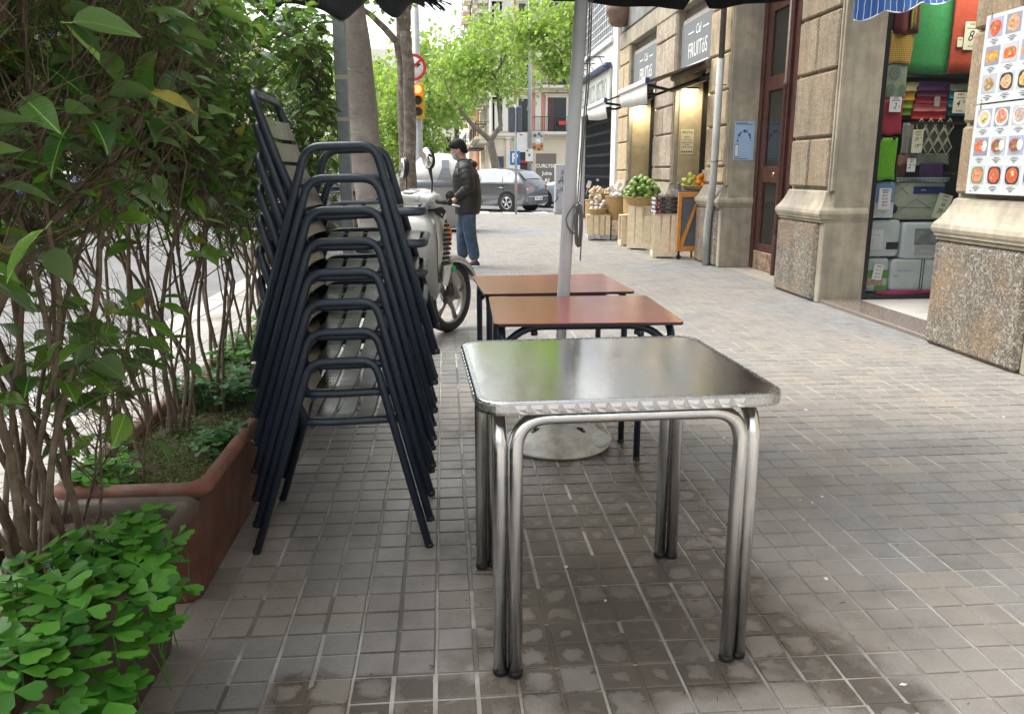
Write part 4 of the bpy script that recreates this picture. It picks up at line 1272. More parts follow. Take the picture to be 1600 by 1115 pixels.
def heap(name, label, cat, group, meshes, cx, cy, z, R0, n, r, layers=3, seed=0, sy=1.0, tail=None):
    rr = random.Random(seed); placed = []
    k = 0; tries = 0
    while k < n and tries < 9000:
        tries += 1
        a = rr.uniform(0, 6.283); q = R0 * math.sqrt(rr.random())
        x, y = cx + q * math.cos(a), cy + q * sy * math.sin(a)
        zz = z
        for (px_, py_, pz_) in placed:
            d2 = (x - px_) ** 2 + (y - py_) ** 2
            if d2 < (1.75 * r) ** 2: zz = max(zz, pz_ + math.sqrt(max(0, (1.75 * r) ** 2 - d2)))
        if zz > z + layers * r * 1.5 * (1 - (q / R0) ** 2 * .75): continue
        placed.append((x, y, zz)); k += 1
        o = inst(name, meshes[rr.randrange(len(meshes))], None, (x, y, zz), (rr.uniform(0, 6), rr.uniform(0, 6), rr.uniform(0, 6)), rr.uniform(.88, 1.1))
        tag(o, label, cat, group)
    return placed


heap('avocado', 'dull green avocado in the heap on the angled pine crate', 'avocado', 'heaped avocados', [fruit_mesh('avocado', .043, AVO, 'pear', i) for i in range(3)], 3.17, 13.10, .85, .27, 92, .043, 5, 1)
heap('apple', 'yellow green apple in the tray by the pillar', 'apple', 'apples in the wicker tray', [fruit_mesh('apple', .038, APP, 'apple', i) for i in range(2)], 3.53, 11.68, 1.045, .11, 11, .038, 3, 2)
heap('orange', 'orange in the wicker tray by the pillar', 'orange', 'oranges in the wicker tray', [fruit_mesh('orange', .040, ORA, 'round', i) for i in range(2)], 3.69, 11.62, 1.045, .11, 12, .040, 3, 3)
heap('garlic_bulb', 'garlic bulb heaped in a basket beside the shutter', 'garlic', 'garlic and onions', [fruit_mesh('garlic_bulb', .034, GAR, 'garlic', i) for i in range(2)], 3.06, 15.82, .82, .21, 44, .034, 5, 4)
heap('garlic_bulb', 'garlic bulb in the front basket of bulbs', 'garlic', 'garlic in the front basket', [fruit_mesh('garlic_bulb', .036, GAR, 'garlic', i) for i in range(2)], 2.86, 15.5, .72, .16, 26, .036, 4, 14)
basket('smaller wicker basket in front, full of pale bulbs', 2.86, 15.5, .0, .15, .19, .70)
heap('green_bean', 'green vegetable in the basket behind the avocados', 'vegetable', 'green vegetables', [fruit_mesh('green_bean', .05, COU, 'pod', i) for i in range(2)], 3.26, 13.95, .84, .18, 26, .04, 3, 5)
heap('radish', 'pink and white vegetable at the back of the stall', 'vegetable', 'pink and white vegetables', [fruit_mesh('radish', .035, RAD, 'round', i) for i in range(2)], 3.42, 14.2, .97, .13, 20, .035, 4, 6)
heap('lettuce_heart', 'pale vegetable wrapped among leaves on the low crate', 'vegetable', 'wrapped vegetables on the low crate', [fruit_mesh('lettuce_heart', .042, fm_('wrapped_white', (.55, .60, .56), (.60, .35, .38)), 'round', i) for i in range(2)], 2.80, 14.93, .57, .14, 13, .05, 3, 7)
# greenery tucked round the baskets
FERN = leafmat('fern_green', (.03, .13, .02), (.06, .16, .05), (.06, .2, .03), .5, .25)


def fronds(label, cx, cy, z, r, n, L, seed, droop=.5):
    rr = random.Random(seed); mb = MB()
    for k in range(n):
        a = rr.uniform(0, 6.283); p = Vector((cx + r * math.cos(a), cy + r * math.sin(a), z)); d = Vector((math.cos(a), math.sin(a), .2))
        l = L * rr.uniform(.6, 1.1)
        for i in range(6):
            q = p + d * l * i / 6 - Vector((0, 0, droop * l * (i / 6) ** 2))
            for s_ in (-1, 1):
                e = d.cross(Vector((0, 0, 1))) * s_
                mb.add([q, q + e * .028 * (1 - i / 7) + d * .02, q + d * .022], [(0, 1, 2)])
    t = tag(mb.build('fern_garnish', FERN, fix=False), label, 'foliage', 'fern garnish round the baskets')


fronds('fern leaves round the avocado basket', 3.17, 13.10, .84, .19, 36, .12, 1)
fronds('fern frond hanging from the low crate with the flowers', 2.78, 14.9, .55, .13, 34, .17, 2, 1.3)
fronds('fern leaves under the apples and oranges', 3.55, 11.64, 1.03, .16, 22, .10, 3)
fronds('green leaves round the wrapped vegetables in the tall basket', 3.17, 14.98, .78, .18, 26, .12, 4)
fronds('green leaves at the basket of bulbs', 2.95, 15.6, .76, .18, 30, .14, 5)
hf = MB()
for k in range(5):
    a = Vector((3.16 + rnd.uniform(-.05, .12), 12.88, .70)); hf.tube([a, a + Vector((.0, -.02, -.06)), a + Vector((.01, -.02, -.16))], .003, 3)
tag(hf.build('hanging_sprig', FERN), 'thin green sprig hanging down the avocado crate', 'foliage')
# paper tags on sticks, crumpled paper
for (lab, x, y, z, rz, s) in (('white price tag on a stick among the bulbs near the shutter', 2.70, 15.45, .93, .3, 1.2), ('white tag leaning over the wrapped vegetables', 3.05, 14.7, .86, -.5, 1.2), ('pale price tag standing in the oranges', 3.74, 11.6, 1.16, -.4, 1.0), ('white tag between the bulbs and the beans', 3.18, 15.0, .93, .6, 1.0), ('price tag in front of the garlic basket', 2.86, 15.25, .74, .0, .8), ('white tag among the pink vegetables', 3.42, 14.0, 1.03, .4, 1)):
    t = thing('price_tag', lab, 'price tag', (x, y, z), 0, 'price tags on sticks')
    M4 = Matrix.Rotation(rz, 4, 'Y')
    MB().box(-.03 * s, .03 * s, -.002, .002, .0, .11 * s, mat=M4).build('tag_card', PAPERW, t, world=False)
    MB().box(-.004, .004, -.002, .002, -.12, .0, mat=M4).build('stick', PINE, t, world=False)
cp = MB()
for k in range(11):
    x, y = 3.17 + rnd.uniform(-.12, .12), 14.93 + rnd.uniform(-.1, .1)
    cp.ell((x, y, .80 + rnd.uniform(0, .04)), (.06, .06, .028), 9, 5, mat=Matrix.Rotation(rnd.uniform(-.5, .5), 4, 'X'))
tag(cp.build('crumpled_paper', mat('white_tissue', (.72, .74, .74), .7, bump=1, bscale=40)), 'crumpled white tissue paper in the tall wicker basket', 'paper')

# chalkboard stand with orange frame
cs = thing('chalkboard_stand', 'grey board stand with orange wooden frame and diagonal brace on castors', 'display stand', (3.50, 11.42, 0))
ORW = mat('orange_wood', (.52, .22, .045), .5, var=.15, vscale=14)
yF = 11.42
MB().box(3.33, 3.62, yF + .02, yF + .04, .16, .90).build('board', mat('slate_grey', (.10, .11, .12), .6, var=.2), cs)
for (a, b_, c_, e) in ((3.30, 3.35, .12, .95), (3.60, 3.65, .12, .95), (3.351, 3.599, .12, .19), (3.351, 3.599, .88, .95)):
    MB().box(a, b_, yF, yF + .05, c_, e, .004).build('frame_rail', ORW, cs)
MB().prism([(3.35, .19), (3.39, .19), (3.60, .86), (3.60, .88), (3.575, .88), (3.35, .25)], 'y', yF - .005, yF + .018).build('brace', ORW, cs)
MB().box(3.30, 3.80, yF + .05, yF + .45, .90, .975, .005).build('shelf', mat('grey_tray', (.12, .14, .15), .5), cs)
for x in (3.34, 3.62):
    MB().lathe([(.035, -.012), (.035, .012)], (0, 0, 0), 14, mat=Matrix.Translation((x, yF + .03, .036)) @ Matrix.Rotation(R(90), 4, 'X')).box(x - .012, x + .012, yF + .01, yF + .05, .05, .12).build('castor', BLACK, cs)
for x in (3.32, 3.63):
    MB().box(x - .015, x + .015, yF + .35, yF + .38, .0, .9).build('leg', ORW, cs)
xb = thing('patterned_jar', 'small black and white patterned box beside the apple tray', 'box', (3.34, 11.6, .977))
MB().box(3.31, 3.37, 11.55, 11.61, .977, 1.08, .006).build('body', PRB, xb)

# ------------------------------------------------------------------ white building with the black grille
WB = thing('white_building', 'white rendered building beyond the fruit shop with black folding grille', 'building', (3.7, 21, 0))
WBM = mat('white_render', (.66, .66, .64), .8, var=.05, vscale=1.5, col2=(.55, .55, .53), v2scale=.8)
wl = MB()
wl.box(3.62, 4.3, 17.27, 17.95, 0, 15).box(3.62, 4.3, 21.9, 22.4, 0, 15).box(3.62, 4.3, 17.951, 21.899, 3.0, 3.95).box(3.62, 4.3, 18.001, 21.899, 5.6, 15).box(3.62, 4.3, 17.951, 18.0, 3.951, 5.599)
wl.box(4.0, 4.3, 18.0, 21.8, 0, 5.6)
wl.build('wall', WBM, WB)
MB().box(3.56, 3.62, 17.95, 22.38, 3.90, 4.02, .01).build('string_course', WHITEP, WB)
MB().box(3.58, 3.619, 17.3, 17.6, 0, 9).build('white_pilaster', WHITEP, WB)
gr = MB(); gr.box(3.72, 3.76, 17.95, 21.9, .0, .12).box(3.72, 3.76, 17.95, 21.9, 2.52, 2.9)
g0 = gr.build('folding_grille', mat('black_iron', (.008, .009, .014), .45), WB)
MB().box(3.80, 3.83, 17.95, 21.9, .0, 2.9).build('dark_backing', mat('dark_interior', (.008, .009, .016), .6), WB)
gb = MB()
y = 17.98
while y < 21.88:
    gb.box(3.735, 3.75, y, y + .016, .12, 2.52); y += .075
for r_ in range(9):
    z = .35 + r_ * .25; y = 17.98; s_ = 1
    while y < 21.85:
        gb.tube([(3.728, y, z - .035 * s_), (3.728, y + .075, z + .035 * s_)], .005, 4); s_ = -s_; y += .075
gb.build('grille_bars', mat('iron_bars', (.03, .032, .045), .4, metal=.5), WB, fix=False, kind='stuff')
MB().box(3.70, 3.72, 19.7, 20.0, 1.0, 1.05).build('latch', STEELG, WB)
sgn = thing('bar_sign', 'long pale sign with thin grey capitals over the black grille', 'sign', (3.58, 20, 2.9))
MB().box(3.57, 3.618, 18.0, 21.85, 2.60, 3.38, .004).build('panel', mat('pale_sign', (.58, .60, .57), .5, var=.06), sgn)
text('EL IBÉRICO BISTRO', .62, (3.566, 19.93, 2.98), FACE_W, mat('grey_letters', (.22, .25, .25), .5), sgn, sx=.62)
na = thing('navy_awning_box', 'closed navy awning roller above the pale sign', 'awning', (3.5, 20, 3.45))
MB().box(3.46, 3.60, 17.95, 21.9, 3.39, 3.50, .02).build('cassette', mat('navy_metal', (.035, .05, .12), .45), na)
MB().tube([(3.5, 17.95, 3.44), (3.42, 17.951, 3.40)], .03, 8).build('end_arm', NAVY, na)
for (lab, y) in (('nearest', 18.9), ('middle', 20.1), ('farthest', 21.3)):
    t = thing('wall_lamp', 'thin black bracket spotlight on the white wall, %s of three' % lab, 'lamp', (3.6, y, 3.7), 0, 'bracket spotlights')
    MB().tube([(3.62, y, 3.72), (3.25, y, 3.72)], .012, 5).tube([(3.6, y, 3.55), (3.5, y, 3.72)], .008, 4).build('bracket', BLACK, t)
    MB().box(-.05, .05, -.08, .08, -.03, .03, .01, mat=Matrix.Translation((3.25, y, 3.66)) @ Matrix.Rotation(R(-40), 4, 'Y')).build('lamp_head', BLACK, t)
ac = thing('air_conditioner', 'white air conditioner box on the wall above the lamps', 'air conditioner', (3.45, 22.4, 4.2))
MB().box(3.38, 3.6, 21.3, 22.0, 4.10, 4.75, .02).build('casing', WHITEP, ac)
MB().box(3.40, 3.6, 21.4, 21.45, 4.03, 4.10).box(3.40, 3.6, 21.8, 21.85, 4.03, 4.10).build('bracket', BLACK, ac)
wg = MB()
for k in range(16): wg.box(3.60, 3.63, 18.06 + k * .235, 18.09 + k * .235, 4.03, 5.6)
for k in range(10): wg.box(3.595, 3.60, 18.01, 21.8, 4.12 + k * .16, 4.14 + k * .16)
wg.build('window_grille', mat('pale_iron', (.6, .62, .64), .5), WB)
MB().box(3.90, 3.95, 18.0, 21.8, 3.95, 5.6).build('upper_window', glass('upper_glass', (.03, .04, .05), .05, .9), WB)
cb = thing('stone_corbel', 'brown stone corbel at the joint of the stone and the white building', 'corbel', (3.4, 16.9, 3.95))
MB().lathe([(.02, 0), (.16, .03), (.22, .12), (.23, .2), (.27, .26), (.28, .45)], (3.50, 16.8, 4.0), 16).build('corbel', mat('brown_stone', (.19, .13, .10), .85, var=.2, bump=.5), cb)
# ------------------------------------------------------------------ metal post with draped canvas (left)
DRAPE = mat('dark_slate_canvas', (.030, .036, .042), .85, var=.3, vscale=6, bump=.6, bscale=25)
tp = thing('canopy_post', 'square galvanised post carrying the dark canvas, in front of the thick tree trunk', 'post', (-.50, 4.3, 0))
MB().box(-.532, -.472, 4.27, 4.33, 0, 2.04, .004).build('post', STEELG, tp)
for (z, a) in ((1.70, 0), (1.50, 0)):
    MB().box(-.530 + .0, -.470, 4.265, 4.269, z - .010, z + .010).build('tape_strip', mat('cream_tape', (.6, .57, .45), .6), tp)
MB().box(-.60, -.40, 4.2, 4.4, .0, .012, .003).build('foot_plate', STEELG, tp)
dr = thing('draped_canvas', 'dark slate canvas bunched over the top of the square post', 'canvas', (-.50, 4.3, 2.03))
n = 60; rgs = []
low = lambda x: (2.015 - .035 * math.exp(-((x + .83) / .05) ** 2) - .055 * math.exp(-((x + .50) / .085) ** 2) - .045 * math.exp(-((x + .21) / .05) ** 2) + .035 * math.exp(-((x + .34) / .035) ** 2) + .012 * math.sin(x * 31))
for i in range(n + 1):
    x = -1.06 + i * .98 / n
    b_ = low(x) + .012; fall = .0
    ring = []
    for k in range(14):
        a = 2 * math.pi * k / 14
        hz = .16
        cy_, cz_ = math.cos(a), math.sin(a)
        wz = .09 + .012 * math.sin(x * 40 + k)
        ring.append((x, 4.27 + cy_ * wz + .02 * math.sin(x * 12), b_ + hz + cz_ * hz * (1 + .06 * math.sin(x * 23 + k * 1.3)) - (0)))
    rgs.append(ring)
MB().loft(rgs).build('canvas_bundle', DRAPE, dr)
fr_ = MB()
for k in range(26):
    x = -.10 + rnd.uniform(-.02, .09); a = rnd.uniform(-1, 1)
    fr_.tube([(x - .02, 4.25, 2.10), (x + .02 * a, 4.25, 2.06), (x + .05 + .03 * a, 4.24, 2.00 + rnd.uniform(0, .05))], .003, 3)
fr_.build('frayed_edge', DRAPE, dr, fix=False)
MB().box(-1.00, -.95, 4.165, 4.17, 2.03, 2.04).build('orange_tag', mat('orange_tag_mat', (.6, .25, .02), .5), dr)
# ------------------------------------------------------------------ trees
PLANE = mat('plane_bark', (.185, .16, .135), .8, bark=.8, var=.15, vscale=9, col2=(.25, .225, .19), v2scale=3, bump=.8, bscale=45)
PLANED = mat('grey_brown_bark', (.135, .108, .088), .85, bark=.6, var=.2, vscale=14, col2=(.27, .235, .20), v2scale=9, bump=.9, bscale=60)
TLEAF = leafmat('plane_tree_leaf', (.11, .20, .035), (.17, .26, .09), (.26, .36, .09), .5, .42)
TLEAF2 = leafmat('young_tree_leaf', (.19, .28, .07), (.26, .34, .14), (.40, .48, .16), .5, .45)


def tree(label, x, y, z0, trunk, limbs, crowns, leaf, ls, seed, bark=PLANE, group=None, sub=0):
    """trunk: list of (x,y,z,r) points; limbs: list of such lists; crowns: (cx,cy,cz,rx,ry,rz,n)"""
    rr = random.Random(seed)
    t = thing('street_tree', label, 'tree', (x, y, z0), 0, group)
    def wob(pts):
        o = []
        for i in range(len(pts) - 1):
            a, b_ = Vector(pts[i][:3]), Vector(pts[i + 1][:3])
            for k in range(4):
                u = k / 4; p = a + (b_ - a) * u + (Vector((rr.gauss(0, .012), rr.gauss(0, .012), 0)) if (i or k) else Vector())
                o.append((p, pts[i][3] + (pts[i + 1][3] - pts[i][3]) * u))
        o.append((Vector(pts[-1][:3]), pts[-1][3]))
        return o
    w_ = wob(trunk)
    MB().tube([p for p, r in w_], [r * rr.uniform(.96, 1.04) for p, r in w_], 16).build('trunk', bark, t)
    lb = MB()
    for L in limbs:
        w_ = wob(L); lb.tube([p for p, r in w_], [r for p, r in w_], 8)
    # clumpy crown: leaves gather round random clump centres
    mb = MB(); tips = []
    for (cx, cy, cz, rx, ry, rz, n) in crowns:
        cl = []
        nc = max(6, n // 90)
        for _ in range(nc):
            while True:
                v = Vector((rr.uniform(-1, 1), rr.uniform(-1, 1), rr.uniform(-1, 1)))
                if .25 < v.length < 1: break
            cl.append(Vector((cx + v.x * rx, cy + v.y * ry, cz + v.z * rz)))
        tips += cl[::3]
        s0 = .20 * min(rx, ry, rz) + .12
        for _ in range(n):
            c = cl[rr.randrange(nc)]
            p = c + Vector((rr.gauss(0, s0), rr.gauss(0, s0), rr.gauss(0, s0 * .7)))
            a = Vector((rr.gauss(0, 1), rr.gauss(0, 1), rr.gauss(0, .8) - .2)).normalized()
            b_ = a.orthogonal().normalized(); b_ = (Matrix.Rotation(rr.uniform(0, 6.28), 3, a) @ b_)
            c2 = a.cross(b_)
            s = ls * rr.uniform(.6, 1.25)
            q0 = p; q1 = p + b_ * s * .55 + c2 * s * .42; q2 = p + b_ * s * 1.05; q3 = p + b_ * s * .55 - c2 * s * .42
            m_ = a * s * .12
            mb.add([q0, q1 + m_, q2, q3 + m_], [(0, 1, 2), (0, 2, 3)], 0)
    base = Vector(trunk[-1][:3]) if not limbs else None
    for tip in tips[:60]:
        srcs = [Vector(L[-1][:3]) for L in limbs] or [base]
        s_ = min(srcs, key=lambda q: (q - tip).length)
        if (s_ - tip).length < 6:
            m_ = (s_ + tip) / 2 + Vector((rr.gauss(0, .2), rr.gauss(0, .2), rr.uniform(0, .3)))
            lb.tube([s_, m_, tip], [.035, .02, .008], 4, cap=False)
    if lb.v: lb.build('limbs', bark, t, fix=False)
    mb.build('crown', leaf, t, fix=False)
    return t


tree('thick pale plane tree trunk leaning behind the square post', -.93, 10.65, 0,
     [(-.90, 10.65, -.02, .25), (-.91, 10.65, .5, .22), (-.95, 10.65, 1.2, .20), (-1.02, 10.65, 2.2, .185), (-1.11, 10.65, 3.3, .175), (-1.3, 10.7, 4.6, .19)],
     [[(-1.3, 10.7, 4.6, .1), (-2.0, 10.5, 5.8, .06)], [(-1.3, 10.7, 4.6, .1), (-.7, 11.3, 6.2, .06)], [(-1.22, 10.65, 3.9, .07), (-.4, 10.2, 5.1, .04)]],
     [(-1.5, 10.8, 7.6, 2.6, 2.6, 2.2, 4500)], TLEAF, .15, 3, PLANE)
tree('slender forked plane tree standing before the traffic light', -.72, 15.4, 0,
     [(-.66, 15.4, -.02, .13), (-.63, 15.4, 1.0, .112), (-.61, 15.4, 2.0, .108), (-.60, 15.4, 3.0, .105), (-.64, 15.4, 3.65, .10)],
     [[(-.64, 15.4, 3.6, .09), (-.82, 15.4, 4.3, .075), (-1.0, 15.4, 5.6, .05)], [(-.64, 15.4, 3.6, .08), (-.52, 15.4, 4.4, .06), (-.6, 15.6, 5.6, .05)],
      [(-.70, 15.55, 2.6, .07), (-.80, 15.6, 3.5, .065), (-1.25, 15.6, 3.95, .05), (-1.8, 15.6, 4.3, .035), (-2.1, 15.6, 4.6, .02)]],
     [(-2.2, 15.6, 7.6, 1.7, 1.7, 1.3, 2200), (-1.5, 15.5, 4.35, .5, .4, .35, 110), (-.8, 15.3, 4.3, .35, .3, .35, 70)], TLEAF, .13, 4, PLANED)
G = 'plane trees lining the street'
tree('plane tree added behind the recycling container, its unseen crown overhead reflected in the tables', -1.15, 24, 0,
     [(-1.12, 24, -.05, .16), (-1.15, 24, 3.0, .13), (-1.1, 24, 6.5, .12)], [[(-1.1, 24, 6.3, .1), (2.4, 23.6, 8.0, .05)]],
     [(2.85, 23.8, 8.9, .5, 1.2, 1.5, 800), (-3.4, 24.5, 9.4, 1.6, 2.2, 1.6, 1500)], TLEAF, .2, 17, PLANED, G)  # crown over the street added out of view so the tabletops mirror green
tree('crooked plane tree with two limbs behind the silver car', 2.25, 36, -.2,
     [(2.35, 36, -.3, .22), (2.25, 36, 1.2, .19), (2.0, 36, 2.5, .16)],
     [[(2.0, 36, 2.5, .12), (2.45, 36, 3.1, .10), (2.35, 36, 4.2, .08), (2.1, 36, 5.6, .06)], [(2.0, 36, 2.5, .11), (1.2, 36, 3.2, .09), (.3, 36, 4.3, .06)], [(2.1, 36, 5.0, .06), (3.0, 35, 6.5, .04)]],
     [(2.1, 36, 5.7, 1.9, 2, 1.9, 2600), (.6, 36, 5.2, 1.2, 1.4, 1.2, 1100)], TLEAF2, .21, 5, PLANE, G)
tree('dense bright tree whose branches hang in front of the pink house', 5.2, 30, -.05,
     [(6.4, 30, -.1, .2), (6.3, 30, 3, .16), (6.0, 30, 5.5, .12)], [[(6.0, 30, 5.5, .1), (4.6, 30, 6.5, .06)], [(6.0, 30, 5.0, .08), (4.4, 29.6, 5.0, .04)]],
     [(4.6, 29.5, 6.3, 2.0, 1.7, 1.6, 3900), (4.25, 29.3, 4.5, .9, .8, .75, 620), (3.2, 30.2, 5.7, 1.0, 1.0, .6, 560)], TLEAF2, .19, 6, PLANE, G)
tree('leafy tree behind the traffic light with a trunk beside its pole', -.95, 30, -.05,
     [(-1.2, 42, -.3, .24), (-1.25, 42, 3.0, .18)], [[(-1.25, 42, 2.8, .12), (-.6, 42, 4.5, .06)], [(-1.2, 42, 1.6, .10), (-2.2, 42, 3.4, .06)]],
     [(-1.1, 42, 5.0, 2.1, 2.0, 2.6, 3600), (.6, 43, 5.6, 1.3, 1.4, 1.4, 1100), (-1.6, 42, 2.6, 1.8, 1.3, 1.0, 1500)], TLEAF2, .24, 7, PLANED, G)
tree('round light green tree left of the traffic light', -4.0, 46, -.05,
     [(-4.0, 46, -.3, .24), (-4.0, 46, 3.2, .18)], [], [(-4.2, 46, 4.3, 2.6, 2.4, 2.4, 3800), (-3.6, 46, 1.9, 2.0, 1.6, .9, 1300)], TLEAF2, .26, 8, PLANED, G)
tree('light green tree between the ficus and the thick trunk', -7.5, 40, -.05,
     [(-7.2, 40, -.3, .24), (-7.2, 40, 3.2, .18)], [], [(-6.9, 40, 4.6, 2.4, 2.4, 2.8, 3600), (-6.8, 40, 2.0, 2.0, 1.6, 1.0, 1200)], TLEAF2, .26, 9, PLANED, G)
tree('pale tree glimpsed through the middle ficus', -11.5, 30, -.05,
     [(-11.0, 30, -.3, .22), (-11.0, 30, 3.2, .18)], [], [(-11.2, 30, 5.0, 3.0, 2.8, 3.0, 3600)], TLEAF2, .26, 10, PLANED, G)
tree('pale tree glimpsed through the nearest ficus, far across the road', -14.8, 19, -.05,
     [(-14.6, 19, -.1, .2), (-14.6, 19, 3, .15)], [], [(-14.6, 19, 5.0, 2.8, 3.0, 3.0, 3400)], TLEAF2, .24, 12, PLANED, G)
tree('tall tree rising far down the street beyond the others', 1.0, 64, -.05,
     [(1.0, 64, -.3, .24), (1.0, 64, 5.2, .18)], [], [(.0, 64, 7.6, 3.2, 2.4, 3.6, 3000), (-5, 66, 7.2, 3.2, 2.4, 2.8, 2500)], TLEAF2, .34, 13, PLANED, G)

# ------------------------------------------------------------------ traffic light, signs
tl = thing('traffic_light', 'yellow traffic light showing red beside the slim tree', 'traffic light', (-.60, 20, 0))
PGREY = mat('galvanised_pole', (.36, .38, .39), .5, metal=.3, var=.12, vscale=8)
YEL = mat('signal_yellow', (.65, .36, .015), .45, var=.06)
MB().tube([(-.58, 20, -.02), (-.58, 20, 1.0)], .125, 18).tube([(-.58, 20, 1.0), (-.59, 20, 1.1), (-.60, 20, 7)], [.125, .10, .075], 16).lathe([(.15, 0), (.15, .08), (.13, .1)], (-.56, 20, .95), 16).build('pole', PGREY, tl)
MB().box(-.73, -.43, 19.72, 19.90, 2.43, 3.22, .03).build('housing', YEL, tl)
for k, (z, e) in enumerate(((3.08, 1), (2.83, 0), (2.58, 0))):
    MB().lathe([(.0, .0), (.095, .002), (.095, .02)], (0, 0, 0), 20, mat=Matrix.Translation((-.58, 19.715, z)) @ Matrix.Rotation(R(90), 4, 'X')).build('lens', emis('red_signal', (1, .06, .02), 4) if e else mat('dark_lens', (.02, .02, .015), .2), tl)
    v = MB(); rg = []
    for i in range(11):
        a = math.pi * (-.05 + 1.1 * i / 10)
        rg.append([(-.58 + .115 * math.cos(a), 19.72, z + .115 * math.sin(a)), (-.58 + .115 * math.cos(a), 19.53, z + .115 * math.sin(a) - .01), (-.58 + .108 * math.cos(a), 19.53, z + .108 * math.sin(a) - .01), (-.58 + .108 * math.cos(a), 19.72, z + .108 * math.sin(a))])
    v.loft(rg); v.build('visor', YEL, tl)
sg_ = thing('no_right_turn_sign', 'round red and white no right turn sign above the traffic light', 'road sign', (-.66, 19.8, 3.55))
SX = -.07
Rm = Matrix.Translation((-.67, 19.78, 3.56)) @ Matrix.Rotation(R(90), 4, 'X')
MB().lathe([(0, 0), (.30, 0), (.30, .02), (0, .02)], (0, 0, 0), 36, mat=Rm).build('disc', WHITEP, sg_)
rn_ = MB()
vs = [Rm @ Vector((q * math.cos(a), q * math.sin(a), .0225)) for q in (.30, .235) for a in [i * math.pi / 18 for i in range(36)]]
rn_.add(vs, [(i, (i + 1) % 36, (i + 1) % 36 + 36, i + 36) for i in range(36)])
rn_.build('red_ring', REDP, sg_)
MB().prism([(x_ + SX, z_) for x_, z_ in [(-.70, 3.38), (-.66, 3.38), (-.66, 3.60), (-.52, 3.60), (-.52, 3.55), (-.42, 3.62), (-.52, 3.69), (-.52, 3.64), (-.70, 3.64)]], 'y', 19.752, 19.756).build('arrow', INK, sg_)
MB().prism([(x_ + SX, z_) for x_, z_ in [(-.81, 3.40), (-.78, 3.36), (-.39, 3.72), (-.42, 3.76)]], 'y', 19.746, 19.750).build('red_bar', REDP, sg_)
pp = thing('sign_post', 'thin grey post with a dark signal seen from behind, in front of the silver car', 'post', (2.10, 24.2, 0))
MB().tube([(2.10, 24.2, 0), (2.08, 24.2, 3.1)], .035, 10).build('pole', PGREY, pp)
MB().box(1.86, 2.055, 24.10, 24.22, 2.32, 3.05, .04).box(2.105, 2.26, 24.10, 24.22, 2.32, 3.05, .03).build('signal_back', mat('slate_signal', (.08, .095, .12), .5), pp)
pk = thing('parking_sign', 'blue square parking sign with white letter', 'road sign', (2.72, 33, 0))
MB().tube([(2.86, 33.05, -.2), (2.86, 33.05, 2.1)], .035, 8).build('pole', PGREY, pk)
MB().box(2.62, 3.02, 33, 33.03, 1.46, 2.0, .01).build('plate', mat('sign_blue', (.01, .16, .45), .4), pk)
MB().box(2.62, 3.02, 32.999, 33.029, 1.18, 1.455, .01).build('sub_plate', WHITEP, pk)
text('P', .5, (2.80, 32.99, 1.72), FACE_S, WINK, pk, bold=.012)
bp = thing('banner_post', 'grey lamp post carrying a white banner and a patterned banner', 'lamp post', (3.55, 35, 0))
MB().tube([(3.60, 35, -.3), (3.60, 35, 8)], .085, 12).build('pole', PGREY, bp)
MB().box(3.06, 3.50, 34.98, 35.0, 2.0, 2.80).build('white_banner', WHITEP, bp)
MB().box(3.18, 3.30, 34.97, 34.979, 2.68, 2.72).build('red_print', REDP, bp)
MB().box(3.70, 4.18, 34.98, 35.0, 2.06, 2.82).build('patterned_banner', mat('grey_orange_banner', (.55, .54, .52), .6, var=.1), bp)
MB().box(3.70, 4.18, 34.972, 34.979, 2.06, 2.38).build('orange_half', mat('orange_banner', (.55, .26, .10), .6), bp)
for (x, z, r_, m_) in ((3.82, 2.68, .07, 'g'), (4.0, 2.74, .06, 'g'), (4.1, 2.66, .05, 'g'), (3.80, 2.2, .06, 'b'), (4.0, 2.12, .06, 'b'), (4.1, 2.25, .05, 'b'), (3.95, 2.42, .13, 'w')):
    MB().lathe([(0, 0), (r_, 0), (r_, .004), (0, .004)], (0, 0, 0), 14, mat=Matrix.Translation((x, 34.97, z)) @ Matrix.Rotation(R(90), 4, 'X')).build('printed_spot', {'g': mat('spot_grey', (.12, .12, .13), .6), 'b': mat('spot_brown', (.25, .08, .04), .6), 'w': WHITEP}[m_], bp)
MB().box(3.42, 3.74, 34.90, 34.92, 1.62, 2.13, .008).build('small_plate', WHITEP, bp)
MB().ell((3.58, 34.895, 1.88), (.045, .006, .06), 10, 6).box(3.46, 3.54, 34.892, 34.899, 2.03, 2.09).build('plate_marks', mat('plate_mark', (.10, .12, .2), .6), bp)

# utility cabinet with graffiti, kiosk box behind the parasol pole
cbn = thing('utility_cabinet', 'grey utility cabinet scrawled with black graffiti beside the parasol pole', 'cabinet', (3.36, 24.0, 0))
MB().box(3.20, 3.60, 23.8, 24.2, 0, .12, .01).build('base', KERBM, cbn)
MB().box(3.22, 3.58, 23.82, 24.18, .12, 1.42, .015).build('body', mat('cabinet_grey', (.34, .35, .37), .55, var=.1, vscale=5), cbn)
gt = MB()
for k in range(9):
    x, z = 3.24 + rnd.uniform(0, .3), rnd.uniform(.35, 1.3)
    gt.tube([(x + .05 * math.sin(i * 1.9 + k), 23.815, z + .045 * math.cos(i * 1.3 + k) + i * .012) for i in range(7)], .006, 4)
gt.build('graffiti', INK, cbn)

